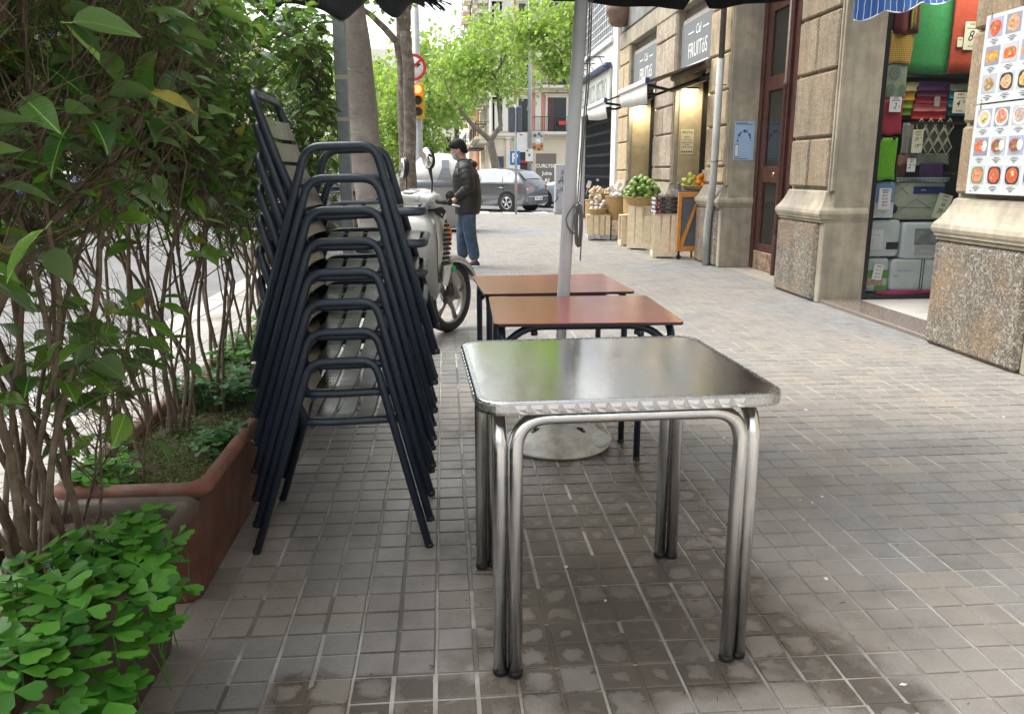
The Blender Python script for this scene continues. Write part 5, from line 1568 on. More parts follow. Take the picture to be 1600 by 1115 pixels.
# recycling container
rc = thing('recycling_container', 'white and grey domed recycling container behind the man', 'container', (-.05, 17.5, 0))
WPL = mat('white_polymer', (.62, .62, .62), .45, var=.05); GPL = mat('blue_grey_polymer', (.20, .225, .255), .5, var=.08, vscale=5); GPL2 = mat('warm_grey_polymer', (.33, .32, .33), .5, var=.06)
sec = lambda w_, d_, z, b_=.8: [(-.08 + w_ * math.copysign(abs(math.cos(a)) ** b_, math.cos(a)), 17.5 + d_ * math.copysign(abs(math.sin(a)) ** b_, math.sin(a)), z) for a in [i * math.pi / 16 for i in range(32)]]
MB().loft([sec(.60, .50, .08), sec(.66, .55, .15), sec(.68, .57, .9), sec(.68, .57, .98)]).build('body', GPL2, rc)
MB().loft([sec(.70, .60, .93), sec(.71, .61, 1.0), sec(.69, .59, 1.06)]).build('band', GPL, rc)
MB().loft([sec(.685, .58, 1.05), sec(.66, .55, 1.2), sec(.58, .48, 1.36), sec(.42, .34, 1.50), sec(.2, .18, 1.58), sec(.02, .02, 1.60)]).build('dome', WPL, rc)
MB().loft([[(-.16, 16.90, 1.0), (.25, 16.90, 1.0), (.25, 16.96, 1.0), (-.16, 16.96, 1.0)], [(-.12, 16.92, 1.12), (.14, 16.92, 1.12), (.14, 17, 1.12), (-.12, 17, 1.12)], [(-.05, 16.98, 1.30), (.10, 16.98, 1.30), (.10, 17.05, 1.30), (-.05, 17.05, 1.30)], [(-.05, 17.08, 1.46), (.10, 17.08, 1.46), (.10, 17.2, 1.46), (-.05, 17.2, 1.46)]], smooth=False).build('dome_panel', GPL, rc)
MB().lathe([(0, 0), (.10, 0), (.10, .02), (0, .02)], (0, 0, 0), 18, mat=Matrix.Translation((.12, 16.935, .74)) @ Matrix.Rotation(R(90), 4, 'X')).build('slot', BLACK, rc)
for k in range(5):
    MB().prism([(.21, .62 + k * .11), (.31, .68 + k * .11), (.31, .73 + k * .11), (.21, .67 + k * .11)], 'y', 16.915, 16.925).build('red_stripe', REDP, rc)
MB().box(.20, .32, 16.926, 16.94, .60, 1.20, .003).build('stripe_plate', WHITEP, rc)
nb = thing('notice_board', 'small pale notice board on a post behind the container', 'notice board', (.42, 22, 0))
MB().box(.36, .58, 22, 22.03, 1.45, 1.95, .01).build('board', mat('pale_board', (.45, .46, .47), .5), nb)
MB().tube([(.47, 22.05, -.15), (.47, 22.05, 1.9)], .03, 8).build('post', PGREY, nb)
# ------------------------------------------------------------------ buildings beyond the crossing
PINKW = mat('pink_stucco', (.55, .26, .22), .85, var=.07, vscale=.6)
CREAMW = mat('cream_stucco', (.62, .56, .44), .85, var=.06, vscale=.6)
WHITEW = mat('pale_stucco', (.66, .64, .58), .85, var=.05, vscale=.5)
ORANW = mat('orange_brick_wall', (.48, .25, .15), .85, var=.1, vscale=1)
TRIM = mat('stone_trim', (.60, .57, .50), .8, var=.05)
SHUTB = mat('brown_louvres', (.09, .05, .04), .7, var=.2)
DARKW = mat('dark_window_glass', (.02, .025, .03), .12, var=.1)
RAIL = mat('railing_iron', (.03, .03, .035), .5)


def T(o, u, n):  # frame: o origin, u along wall, n outward
    o, u, n = Vector(o), Vector(u).normalized(), Vector(n).normalized()
    return Matrix(((u.x, n.x, 0, o.x), (u.y, n.y, 0, o.y), (0, 0, 1, o.z), (0, 0, 0, 1)))


def window(M, parent, u0, u1, z0, z1, trim=TRIM, glassm=DARKW, shutter=True, tr=.14, loc=True):
    f = MB()
    f.box(u0 - tr, u0, -.02, .10, z0 - .02, z1 + tr, mat=M).box(u1, u1 + tr, -.02, .10, z0 - .02, z1 + tr, mat=M).box(u0 - .001, u1 + .001, -.02, .10, z1, z1 + tr, mat=M).box(u0 - tr - .06, u1 + tr + .06, -.02, .18, z1 + tr + .001, z1 + tr + .09, mat=M)
    w_ = f.build('window', trim, parent)
    MB().box(u0, u1, .005, .03, z0, z1, mat=M).build('pane', glassm, w_)
    if shutter:
        MB().box(u0, u0 + (u1 - u0) * .34, .035, .07, z0, z1, mat=M).build('louvre', SHUTB, w_)
    return w_


def balcony(M, parent, u0, u1, z, d=.7, h=1.0, m=TRIM, step=.13):
    b_ = MB().box(u0, u1, 0, d, z - .18, z, mat=M).box(u0 + .1, u0 + .3, .02, d * .7, z - .45, z - .181, mat=M).box(u1 - .3, u1 - .1, .02, d * .7, z - .45, z - .181, mat=M).build('balcony', m, parent)
    r_ = MB()
    r_.box(u0, u1, d - .06, d - .02, z + h - .05, z + h, mat=M).box(u0, u1, d - .06, d - .02, z + .06, z + .09, mat=M)
    r_.box(u0, u0 + .04, 0, d - .06, z + h - .05, z + h, mat=M).box(u1 - .04, u1, 0, d - .06, z + h - .05, z + h, mat=M)
    u = u0 + .05
    while u < u1:
        r_.box(u, u + .025, d - .05, d - .025, z, z + h, mat=M); u += step
    r_.build('railing', RAIL, b_)
    return b_


def garage_mat():
    m, t, b = newmat('garage_shutter')
    sp = N(t, 'ShaderNodeSeparateXYZ'); t.links.new(coords(t, True), sp.inputs[0])
    s = math_(t, 'LESS_THAN', math_(t, 'FRACT', math_(t, 'MULTIPLY', sp.outputs[2], 8)), .2)
    t.links.new(mixc(t, s, (.18, .15, .13), (.10, .085, .075)), b.inputs['Base Color']); return m


# pink corner house facing the viewer
pkb = thing('corner_house', 'pink and cream corner house with balconies across the junction', 'building', (7, 58, 0))
M = T((0, 58, 0), (1, 0, 0), (0, -1, 0))
MB().box(4.80, 14, 58, 66, 3.9, 26).build('pink_wall', PINKW, pkb)
MB().box(3.25, 14, 58.001, 66, -.5, 3.9).build('ground_floor_wall', CREAMW, pkb)
MB().box(3.25, 4.799, 57.9, 66, 3.9, 26).build('white_wall', WHITEW, pkb)
for z in (3.55, 6.62, 9.7, 12.8, 15.9):
    MB().box(3.15, 14, 57.70, 58, z, z + .16, .02).box(3.2, 14, 57.82, 58, z - .14, z - .001, .02).build('cornice', TRIM, pkb)
for fl in range(6):
    z = 3.85 + 3.05 * fl
    window(M, pkb, 3.52, 3.92, z + .05, z + 2.15, WHITEW, SHUTB, False)
    window(M, pkb, 5.18, 5.88, z, z + 2.2)
    window(M, pkb, 7.2, 8.5, z, z + 2.3)
    window(M, pkb, 9.9, 10.6, z, z + 2.2)
    balcony(M, pkb, 6.2, 9.2, z, .8)
for (a, b_) in ((4.62, 4.86), (6.35, 6.75), (9.0, 9.25)):
    MB().box(a, b_, 57.92, 58, 3.9, 22).build('pilaster', WHITEW, pkb)
for (a, b_) in ((3.3, 3.5), (4.3, 4.6), (4.95, 5.1)):
    MB().box(a, b_, 57.78, 58, -.3, 3.35, .03).box(a - .06, b_ + .06, 57.74, 58, 3.351, 3.54, .02).build('ground_pilaster', TRIM, pkb)
MB().box(6.43, 7.85, 57.95, 58, -.3, 2.40).build('garage_shutter', garage_mat(), pkb)
text('CURLYSC', .34, (7.12, 57.94, 1.55), FACE_S, WHITEP, pkb, name='graffiti', bold=.012, sx=1.0)
text('Juina', .36, (7.2, 57.94, 1.05), FACE_S, WHITEP, pkb, name='graffiti', bold=.012)
text('AJ', .42, (7.2, 57.94, .55), FACE_S, WHITEP, pkb, name='graffiti', bold=.02)
MB().box(5.0, 6.1, 57.9, 58, .2, 2.6).build('shop_front', mat('dark_shop_front', (.05, .02, .02), .4), pkb)
MB().box(4.95, 6.15, 57.6, 57.9, 1.75, 1.95, .02).box(4.95, 6.15, 57.6, 57.9, 2.5, 2.62, .02).build('red_fascia', mat('red_fascia_mat', (.30, .03, .03), .5), pkb)
MB().box(3.62, 4.15, 57.9, 58, -.3, 2.2).build('street_door', mat('dark_blue_door', (.04, .05, .07), .5), pkb)
MB().box(8.6, 9.2, 57.3, 57.99, 3.9, 4.6, .02).build('air_conditioner', WHITEP, pkb)
MB().box(7.9, 8.35, 57.2, 57.4, 4.3, 4.55).build('red_flower_box', REDP, pkb)
# street front that runs away from the junction, balconies in profile
sh = thing('street_houses', 'row of cream houses with stacked balconies running down the street', 'building', (3.2, 75, 0))
M2 = T((3.24, 58.5, 0), (0, 1, 0), (-1, 0, 0))
MB().box(3.24, 8, 66.01, 76, -.5, 22).build('cream_wall', CREAMW, sh)
MB().box(3.0, 8, 76.01, 90, -.5, 19).build('orange_wall', ORANW, sh)
MB().box(2.7, 8, 90.01, 112, -.5, 24).build('pale_wall', WHITEW, sh)
for fl in range(6):
    z = 3.6 + 3.1 * fl
    for u in (1.5, 5.0, 9.0, 13.0, 19, 24, 29, 36, 42):
        if fl > 4 and u > 16: continue
        window(M2, sh, u, u + 1.1, z, z + 2.2)
        balcony(M2, sh, u - .6, u + 1.7, z, 1.0 if u < 16 else 1.25, 1.0, WHITEW, .3)
MB().box(2.0, 3.2, 66, 74, 2.9, 3.0).build('street_awning', mat('dark_awning', (.06, .04, .04), .7), sh)
fb = thing('far_house', 'pale far house closing the view down the street', 'building', (0, 118, 0))
M3 = T((0, 115, 0), (1, 0, 0), (0, -1, 0))
MB().box(-14, 1.8, 115, 122, -.5, 17).build('wall', WHITEW, fb)
for fl in range(4):
    for u in (-12, -9, -6, -3, 0):
        window(M3, fb, u, u + 1.0, 3.6 + fl * 3.2, 5.7 + fl * 3.2)
lh = thing('houses_across_the_road', 'pale pink houses across the road, seen through the ficus shrubs', 'building', (-20, 20, 0))
M4 = T((-20, -10, 0), (0, 1, 0), (1, 0, 0))
PK2 = mat('pale_pink_stucco', (.62, .47, .38), .85, var=.05, vscale=.5)
MB().box(-28, -20, -10, 32, -.5, 14).build('pink_wall', PK2, lh)
MB().box(-28, -20.3, 32.01, 100, -.5, 17).build('cream_wall', CREAMW, lh)
for fl in range(5):
    z = 3.7 + 3.1 * fl
    for k in range(20):
        u = 1.5 + k * 5
        if fl == 4 and u < 42: continue
        window(M4, lh, u, u + 1.2, z - .1, z + 2.1)
        if k % 2 == 0: balcony(M4, lh, u - .8, u + 2.0, z - .2, 1.0, 1.0, WHITEW, .3)
MB().box(-21.3, -20, 34, 60, 13.6, 14.0).build('roof_eave', mat('brown_eave', (.20, .12, .09), .8), lh)

# ------------------------------------------------------------------ cars
def car_mesh_parts(label, loc, rz, paint, group=None, kind='hatch', plate='7841 GKS', detail=True):
    t = thing('parked_car', label, 'car', loc, rz, group)
    L, W = (4.0, 1.70)
    # stations: x, z_under, z_belt, z_top, half width bottom, belt, top
    st = [(2.00, .34, .56, .60, .52, .58, .50), (1.93, .24, .68, .72, .70, .74, .62), (1.70, .20, .78, .83, .80, .82, .68), (1.15, .20, .88, .95, .84, .84, .68), (.85, .20, .92, 1.02, .85, .85, .66),
          (.30, .20, .94, 1.38, .85, .86, .60), (-.10, .20, .95, 1.46, .85, .86, .60), (-.60, .20, .96, 1.47, .85, .86, .60), (-1.15, .20, .98, 1.43, .85, .86, .585), (-1.55, .20, 1.0, 1.33, .84, .845, .56),
          (-1.80, .22, 1.01, 1.12, .81, .82, .60), (-1.93, .26, .95, .99, .77, .79, .66), (-1.99, .32, .62, .66, .70, .74, .62)]
    rings = []
    for (x, zu, zb, zt, wb, wl, wt) in st:
        half = [(0, zu), (wb * .9, zu), (wb, zu + .06), (wl, (zu + zb) * .52), (wl, zb - .08), (wl * .985, zb), ((wl + wt * 2) / 3, zb + (zt - zb) * .62), (wt, zt - .03), (wt * .8, zt), (0, zt + .015)]
        ring = [(x, y, z) for y, z in half] + [(x, -y, z) for y, z in reversed(half[1:-1])]
        rings.append(ring)
    body = MB().loft(rings)
    body.build('body', paint, t, world=False)
    gm = mat('car_glass', (.05, .08, .085), .04, var=.2, vscale=2, spec=.8, coat=.5)

    def side(s, x0b, x1b, x0t, x1t, name='side_window'):
        # glass on the flank between belt and roof
        def pt(x, f):
            for i in range(len(st) - 1):
                a, b_ = st[i], st[i + 1]
                if b_[0] <= x <= a[0]:
                    u = (a[0] - x) / (a[0] - b_[0]); q = [a[k] + (b_[k] - a[k]) * u for k in range(7)]
                    y0_, z0_ = q[5] * .985, q[2]; y1_, z1_ = (q[5] + 2 * q[6]) / 3, q[2] + (q[3] - q[2]) * .62; y2_, z2_ = q[6], q[3] - .03
                    if f < .5: y, z = y0_ + (y1_ - y0_) * f * 2, z0_ + (z1_ - z0_) * f * 2
                    else: y, z = y1_ + (y2_ - y1_) * (f - .5) * 2, z1_ + (z2_ - z1_) * (f - .5) * 2
                    return (x, s * (y + .006), z)
        rg = []
        n = 6
        for f in (.06, .3, .5, .7, .88):
            a = x0b + (x0t - x0b) * f; b_ = x1b + (x1t - x1b) * f
            rg.append([pt(a + (b_ - a) * i / n, f) for i in range(n + 1)])
        MB().loft(rg, cap=False, closed=False).build(name, gm, t, world=False, fix=False)
    for s in (-1, 1):
        side(s, .82, -.10, .28, -.08, 'side_window'); side(s, -.17, -1.02, -.16, -.95, 'side_window'); side(s, -1.08, -1.50, -1.02, -1.28, 'quarter_window')
        MB().box(-1.35, .82, -.0 + s * .862 - .004, s * .862 + .006, .93, .945).build('belt_trim', BLACK, t, world=False)
        for x in (-.05, -1.0):
            MB().box(x - .10, x + .08, s * .862 - .02, s * .862 + .02, .80, .83, .006).build('door_handle', paint, t, world=False)
        for x in (.82, -.13, -1.12):
            MB().box(x - .004, x + .004, s * .8625 - .003, s * .8625 + .001, .28, .93).build('door_gap', BLACK, t, world=False)
        MB().ell((.72, s * .95, .98), (.09, .09, .065), 10, 6).build('mirror', paint, t, world=False)
        MB().loft([[(-1.60, s * .845, .70), (-1.60, s * .848, .95), (-1.60, s * .80, .96)], [(-1.84, s * .80, .66), (-1.83, s * .80, .97), (-1.83, s * .70, .98)], [(-1.985, s * .70, .70), (-1.95, s * .70, .90), (-1.95, s * .55, .90)]], smooth=False).build('tail_light', mat('tail_red', (.50, .01, .02), .15, var=.15, vscale=10), t, world=False)
        MB().ell((-1.93, s * .70, .78), (.06, .06, .045), 10, 6).build('reversing_light', mat('clear_lens', (.6, .45, .45), .1), t, world=False)
        MB().ell((1.82, s * .62, .68), (.16, .14, .09), 12, 8).build('headlight', mat('headlamp', (.6, .62, .65), .08), t, world=False)
    MB().loft([[(-1.50, -.50, 1.375), (-1.50, 0, 1.39), (-1.50, .50, 1.375)], [(-1.66, -.58, 1.262), (-1.66, 0, 1.285), (-1.66, .58, 1.262)], [(-1.83, -.62, 1.115), (-1.83, 0, 1.135), (-1.83, .62, 1.115)]], cap=False, closed=False).build('rear_window', gm, t, world=False, fix=False)
    MB().loft([[(.27, -.52, 1.405), (.27, .52, 1.405)], [(.60, -.60, 1.235), (.60, .60, 1.235)], [(.88, -.62, 1.045), (.88, .62, 1.045)]], cap=False, closed=False).build('windscreen', gm, t, world=False, fix=False)
    MB().box(-2.02, -1.88, -.74, .74, .30, .56, .05).build('bumper', paint, t, world=False)
    MB().box(-2.026, -2.018, -.26, .26, .40, .51, .004).build('number_plate', WHITEP, t, world=False)
    text(plate, .105, (-2.030, 0, .455), FACE_W, INK, t, name='plate_number', ext=.001, world=False)
    MB().lathe([(.055, -.004), (.055, .004)], (0, 0, 0), 16, mat=Matrix.Translation((-1.99, 0, .86)) @ Matrix.Rotation(R(82), 4, 'Y')).build('badge', ALU, t, world=False)
    for x in (1.28, -1.25):
        for s in (-1, 1):
            MM = Matrix.Translation((x, s * .80, .30)) @ Matrix.Rotation(R(90), 4, 'X')
            MB().lathe([(.37, -.07), (.37, .07)], (0, 0, 0), 24, mat=Matrix.Translation((x, s * .79, .34)) @ Matrix.Rotation(R(90), 4, 'X')).build('wheel_arch', BLACK, t, world=False)
            wh = MB().lathe([(.19, -.075), (.29, -.085), (.305, -.05), (.305, .05), (.29, .085), (.19, .075)], (0, 0, 0), 28, mat=Matrix.Translation((x, s * .815, .305)) @ Matrix.Rotation(R(90), 4, 'X')).build('wheel', RUBBER, t, world=False)
            rim = MB(); c0 = Vector((x, s * .90, .305))
            rim.tube([c0 + Vector((.195 * math.cos(a), -s * .01, .195 * math.sin(a))) for a in [i * math.pi / 12 for i in range(24)]], .013, 5, closed=True)
            for k in range(5):
                a = k * 2 * math.pi / 5 + .3
                for da in (-.14, .14):
                    rim.tube([c0 + Vector((.04 * math.cos(a), 0, .04 * math.sin(a))), c0 + Vector((.19 * math.cos(a + da), -s * .01, .19 * math.sin(a + da)))], .016, 5)
            rim.ell(tuple(c0), (.05, .015, .05), 10, 6)
            rim.build('rim', ALU, wh, world=False)
            MB().lathe([(0, -.01), (.19, -.01), (.19, .01), (0, .01)], (0, 0, 0), 20, mat=Matrix.Translation((x, s * .875, .305)) @ Matrix.Rotation(R(90), 4, 'X')).build('brake_disc', mat('dark_disc_metal', (.10, .10, .10), .6, metal=.5), wh, world=False)  # dark grey metal disc filling the wheel behind the spokes
    return t


SILV = mat('silver_paint', (.13, .135, .145), .3, metal=.55, var=.03, coat=.6)
car_mesh_parts('silver grey hatchback parked at the junction, seen from behind at an angle', (1.60, 29.6, -.15), R(145), SILV)
car_mesh_parts('pale blue silver car mostly hidden behind the hatchback', (5.3, 31.5, -.15), R(150), mat('pale_blue_paint', (.42, .47, .52), .3, metal=.5, coat=.6), plate='2165 HTB')
G2 = 'cars parked along the left of the road'
for k, (lab, x, y, rz, col, pl) in enumerate((
        ('white car glimpsed between the top armrest and the trunk', -5.2, 23, 95, (.6, .6, .62), '5520 FYN'), ('dark blue car seen low through the middle ficus', -9.2, 21.5, 92, (.03, .06, .16), '0931 JCX'),
        ('white car seen through the stems of the nearest ficus', -12.6, 17.5, 90, (.62, .62, .64), '3107 BDM'), ('red car far behind the ficus twigs', -11.8, 20.5, 91, (.35, .03, .03), '8846 KLP'))):
    car_mesh_parts(lab, (x, y, -.15), R(rz), mat('car_paint_%d' % k, col, .3, metal=.2, coat=.6), G2, plate=pl)
ymc = thing('street_barrier', 'yellow plastic barrier half hidden by the nearest ficus', 'barrier', (-5.0, 7.3, -.15))
MB().box(-5.5, -4.4, 7.25, 7.35, .0, .25, .02).box(-5.5, -5.35, 7.2, 7.4, -.15, .55, .02).box(-4.55, -4.4, 7.2, 7.4, -.15, .55, .02).build('panel', mat('yellow_plastic', (.65, .42, .01), .5), ymc)

# ------------------------------------------------------------------ scooters
SCP = mat('scooter_silver', (.43, .43, .40), .3, metal=.55, var=.04, coat=.5, rvar=.05)
SCP2 = mat('crumpled_foil_tape', (.50, .51, .52), .25, metal=.7, var=.15, vscale=30, bump=1, bscale=28)


def scooter(label, loc, rz, full=True):
    t = thing('motor_scooter', label, 'scooter', loc, rz)
    B = lambda n, mb, m, p=None: mb.build(n, m, p or t, world=False)
    def wheel(x, r, steer=0):
        Mw = Matrix.Translation((x, 0, r)) @ Matrix.Rotation(R(steer), 4, 'Z') @ Matrix.Rotation(R(90), 4, 'X')
        rt = .048
        prof = [(r - .065, -.035), (r - .05, -.05), (r - .02, -.05), (r - .004, -.03), (r, 0), (r - .004, .03), (r - .02, .05), (r - .05, .05), (r - .065, .035), (r - .065, -.035)]
        w_ = B('wheel', MB().lathe(prof, (0, 0, 0), 36, mat=Mw), RUBBER)
        rm = MB()
        rm.lathe([(r - .063, -.036), (r - .078, -.034), (r - .078, .034), (r - .063, .036), (r - .063, -.036)], (0, 0, 0), 36, mat=Mw)
        for k in range(5):
            a = k * 2 * math.pi / 5
            p0 = Mw @ Vector((.035 * math.cos(a), .035 * math.sin(a), 0)); p1 = Mw @ Vector(((r - .075) * math.cos(a + .18), (r - .075) * math.sin(a + .18), 0))
            rm.tube([p0, (p0 + p1) / 2 + (Mw.to_3x3() @ Vector((.0, .0, .008))), p1], [.026, .017, .022], 6)
        rm.lathe([(.045, -.04), (.05, -.03), (.05, .03), (.045, .04)], (0, 0, 0), 16, mat=Mw)
        B('rim', rm, mat('grey_rim', (.22, .21, .195), .45, metal=.5, var=.15), w_)
        B('brake_disc', MB().lathe([(.065, -.003), (.11, -.003), (.11, .003), (.065, .003), (.065, -.003)], (0, 0, .045), 24, mat=Mw), ALU, w_)
        return w_
    wheel(1.30, .285, 8); wheel(0, .27)
    f = MB()
    for s in (-1, 1):
        f.tube([(1.30 + .03, s * .075, .27), (1.24, s * .075, .55)], .028, 10); f.tube([(1.24, s * .075, .55), (1.15, s * .05, .78)], .022, 8)
    B('fork', f, mat('fork_grey', (.25, .25, .24), .4, metal=.4))
    B('caliper', MB().box(1.22, 1.29, -.085, -.05, .30, .39, .01), BLACK)
    B('green_sticker', MB().lathe([(.024, 0), (.024, .003), (0, .003)], (0, 0, 0), 12, mat=Matrix.Translation((1.26, -.104, .51)) @ Matrix.Rotation(R(90), 4, 'X')), mat('green_sticker_mat', (.0, .35, .08), .5))
    # front mudguard
    rg = []
    for i in range(11):
        a = R(20 + 120 * i / 10)
        c_ = (1.30 + .325 * math.cos(a), .285 + .325 * math.sin(a)); ci = (1.30 + .30 * math.cos(a), .285 + .30 * math.sin(a))
        rg.append([(c_[0], -.0, c_[1] + .008), (c_[0], -.055, c_[1] - .006), (ci[0], -.075, ci[1] - .03), (ci[0], -.065, ci[1] - .03), (ci[0], 0, ci[1]), (ci[0], .065, ci[1] - .03), (ci[0], .075, ci[1] - .03), (c_[0], .055, c_[1] - .006)])
    B('mudguard', MB().loft(rg), SCP)
    # leg shield: deep front fairing
    st_ = [(.98, .02, .27, 1.02, .18), (.28, .0, 0, 0, 0)]
    rows = [(.30, .96, 1.10, .12), (.42, .94, 1.16, .17), (.55, .93, 1.18, .215), (.68, .93, 1.205, .235), (.80, .93, 1.20, .22), (.90, .95, 1.16, .18), (.96, .98, 1.10, .11)]
    rg = []
    for (z, xb, xf, w_) in rows:
        rg.append([(xb, -w_, z), (xb + .03, -w_ - .012, z), ((xb + xf) / 2 + .02, -w_ * .93, z), (xf - .03, -w_ * .55, z - .01), (xf, 0, z - .02), (xf - .03, w_ * .55, z - .01), ((xb + xf) / 2 + .02, w_ * .93, z), (xb + .03, w_ + .012, z), (xb, w_, z), (xb - .03, 0, z)])
    B('front_fairing', MB().loft(rg), SCP)
    v = MB()
    for s in (-1, 1):
        for k in range(9):
            z = .575 + k * .034
            v.box(.985 + .004 * k, 1.085 - .006 * abs(4 - k), s * (.226 + .002 * min(k, 5)) - .012, s * (.226 + .002 * min(k, 5)) + .012, z, z + .021, .004)
    B('air_vents', v, BLACK)
    for s in (-1, 1):
        B('indicator', MB().ell((1.135, s * .155, .79), (.035, .035, .075), 12, 8, mat=Matrix.Rotation(R(-12), 4, 'Y')), mat('amber_lens', (.75, .17, .02), .2))
    B('taped_panel', MB().loft([[(.985, -.235, .42), (1.12, -.165, .40), (1.12, -.15, .40), (.985, -.22, .42)], [(.975, -.256, .50), (1.13, -.185, .49), (1.13, -.17, .49), (.975, -.24, .50)], [(.975, -.262, .57), (1.12, -.205, .56), (1.12, -.19, .56), (.975, -.25, .57)]], smooth=False), SCP2)
    B('inner_shield', MB().loft([[(xb - .05 + .05 * (yy / w_) ** 2, yy, z) for yy in (-w_, -w_ * .7, -w_ * .35, 0, w_ * .35, w_ * .7, w_)] + [(xb + .03, w_, z), (xb + .03, -w_, z)] for (z, xb, w_) in ((.34, .95, .19), (.45, .925, .225), (.60, .90, .243), (.75, .90, .24), (.86, .93, .20), (.95, .965, .13))]), mat('scooter_inner', (.30, .30, .28), .5, metal=.3))
    # floor and rear body
    B('glove_box_lid', MB().box(.862, .880, -.12, .12, .58, .78, .008).box(.858, .866, -.02, .02, .66, .70, .004), mat('scooter_lid', (.22, .22, .21), .45, metal=.4))
    B('panel_gap', MB().tube([(.93, -.246, .45), (.905, -.262, .6), (.91, -.258, .76), (.94, -.21, .88)], .0035, 5), BLACK)
    B('floorboard', MB().loft([[(.20, -.16, .30), (.20, .16, .30), (.20, .16, .42), (.20, -.16, .42)], [(.60, -.17, .27), (.60, .17, .27), (.60, .17, .36), (.60, -.17, .36)], [(.98, -.14, .30), (.98, .14, .30), (.98, .14, .40), (.98, -.14, .40)]], smooth=False), BLACK)
    rg = []
    for (x, z0, z1, w_) in ((.42, .36, .60, .12), (.30, .40, .70, .17), (.05, .46, .76, .19), (-.22, .55, .80, .17), (-.45, .66, .84, .11), (-.55, .74, .84, .05)):
        rg.append([(x, -w_ * .7, z0), (x, w_ * .7, z0), (x, w_, (z0 + z1) / 2), (x, w_ * .85, z1), (x, -w_ * .85, z1), (x, -w_, (z0 + z1) / 2)])
    B('rear_body', MB().loft(rg), SCP)
    B('seat', MB().loft([[(x, -w_, z), (x, w_, z), (x, w_ * .9, z + h_), (x, 0, z + h_ * 1.2), (x, -w_ * .9, z + h_)] for (x, z, w_, h_) in ((.48, .66, .07, .03), (.35, .70, .13, .07), (.05, .76, .15, .08), (-.25, .81, .14, .08), (-.50, .85, .10, .05))]), mat('black_vinyl', (.015, .015, .016), .5))
    B('engine', MB().box(-.15, .35, -.02, .14, .20, .44, .04), mat('engine_grey', (.10, .10, .10), .5, metal=.5))
    B('exhaust', MB().lathe([(.04, 0), (.055, .03), (.055, .38), (.03, .42)], (0, 0, 0), 12, mat=Matrix.Translation((.12, -.17, .30)) @ Matrix.Rotation(R(-80), 4, 'Y')), mat('exhaust_metal', (.15, .15, .15), .4, metal=.8))
    B('main_stand', MB().tube(bent([(.42, -.16, .30), (.34, -.16, .02), (.34, .16, .02), (.42, .16, .30)], .03, 4), .012, 6), BLACK)
    # steering head
    B('handlebar_cover', MB().ell((1.0, 0, 1.045), (.125, .165, .075), 18, 12, p=.85).ell((.965, -.15, 1.035), (.075, .085, .06), 14, 8, p=.8).ell((.965, .15, 1.035), (.075, .085, .06), 14, 8, p=.8), SCP)
    B('instrument_panel', MB().ell((.955, 0, 1.085), (.075, .105, .035), 16, 8), mat('clear_dark_dial', (.20, .21, .21), .12))
    B('steering_column', MB().lathe([(.05, 0), (.05, .10)], (1.02, 0, .93), 12), BLACK)
    for s in (-1, 1):
        B('switch_block', MB().box(.905, .925, s * .165 - .035, s * .165 + .035, 1.03, 1.062, .006).box(.905, .925, s * .165 - .03, s * .165 + .03, .99, 1.012, .006), BLACK)
        B('grip', MB().tube([(.95, s * .23, 1.035), (.935, s * .36, 1.03)], .0185, 12).lathe([(.024, -.006), (.024, .006)], (0, 0, 0), 12, mat=Matrix.Translation((.933, s * .365, 1.03)) @ Matrix.Rotation(R(90), 4, 'X')), RUBBER)
        B('brake_lever', MB().tube([(.985, s * .20, 1.02), (1.015, s * .27, 1.01), (.995, s * .40, 1.0)], [.009, .007, .007], 8), ALU)
        m0 = MB().tube([(1.0, s * .13, 1.08), (1.01, s * .13, 1.16), (.985, s * .13, 1.27)], .006, 6)
        m0.tube([(1.01, s * .13, 1.16), (.985, s * .13, 1.275)], [.006, .016], 8)
        Mm = Matrix.Translation((.985, s * .12, 1.335 - (.07 if s > 0 else 0))) @ Matrix.Rotation(R(-s * 18), 4, 'Z') @ Matrix.Rotation(R(s * 10), 4, 'X')
        m0.ell((0, 0, 0), (.028, .052, .082), 18, 12)
        # move the head of the mirror into place
        nv = 19 * 1
        cnt = 13 * 18
        for i in range(len(m0.v) - cnt, len(m0.v)):
            m0.v[i] = tuple(Mm @ Vector(m0.v[i]))
        mo = B('mirror', m0, BLACK)
        B('mirror_glass', MB().lathe([(0, 0), (1, 0), (1, .003), (0, .003)], (0, 0, 0), 24, mat=Mm @ Matrix.Translation((-.0285, 0, .002)) @ Matrix.Diagonal((1, .043, .071, 1)) @ Matrix.Rotation(R(90), 4, 'Y')), mat('mirror_silver', (.85, .85, .85), .02, metal=1, var=0), mo)
    # headlamp cowl and black front shroud with cables
    B('headlamp', MB().ell((1.15, 0, .90), (.09, .12, .08), 16, 10), mat('headlamp_lens', (.5, .52, .52), .08))
    B('front_shroud', MB().loft([[(1.02, -.10, .93), (1.02, .10, .93), (1.02, .08, 1.0), (1.02, -.08, 1.0)], [(1.18, -.12, .86), (1.18, .12, .86), (1.16, .10, .98), (1.16, -.10, .98)], [(1.24, -.06, .84), (1.24, .06, .84), (1.23, .05, .90), (1.23, -.05, .90)]], smooth=False), BLACK)
    cb_ = MB()
    for k in range(4):
        cb_.tube([(.98, -.16 + .03 * k, 1.0), (1.08, -.19 + .02 * k, .96 - .02 * k), (1.14, -.10, .90 - .02 * k), (1.10, -.02, .86)], .006, 5)
    B('cables', cb_, BLACK)
    return t


scooter('dull silver motor scooter with taped fairing parked behind the stacked chairs', (-.86, 5.40, 0), R(48))
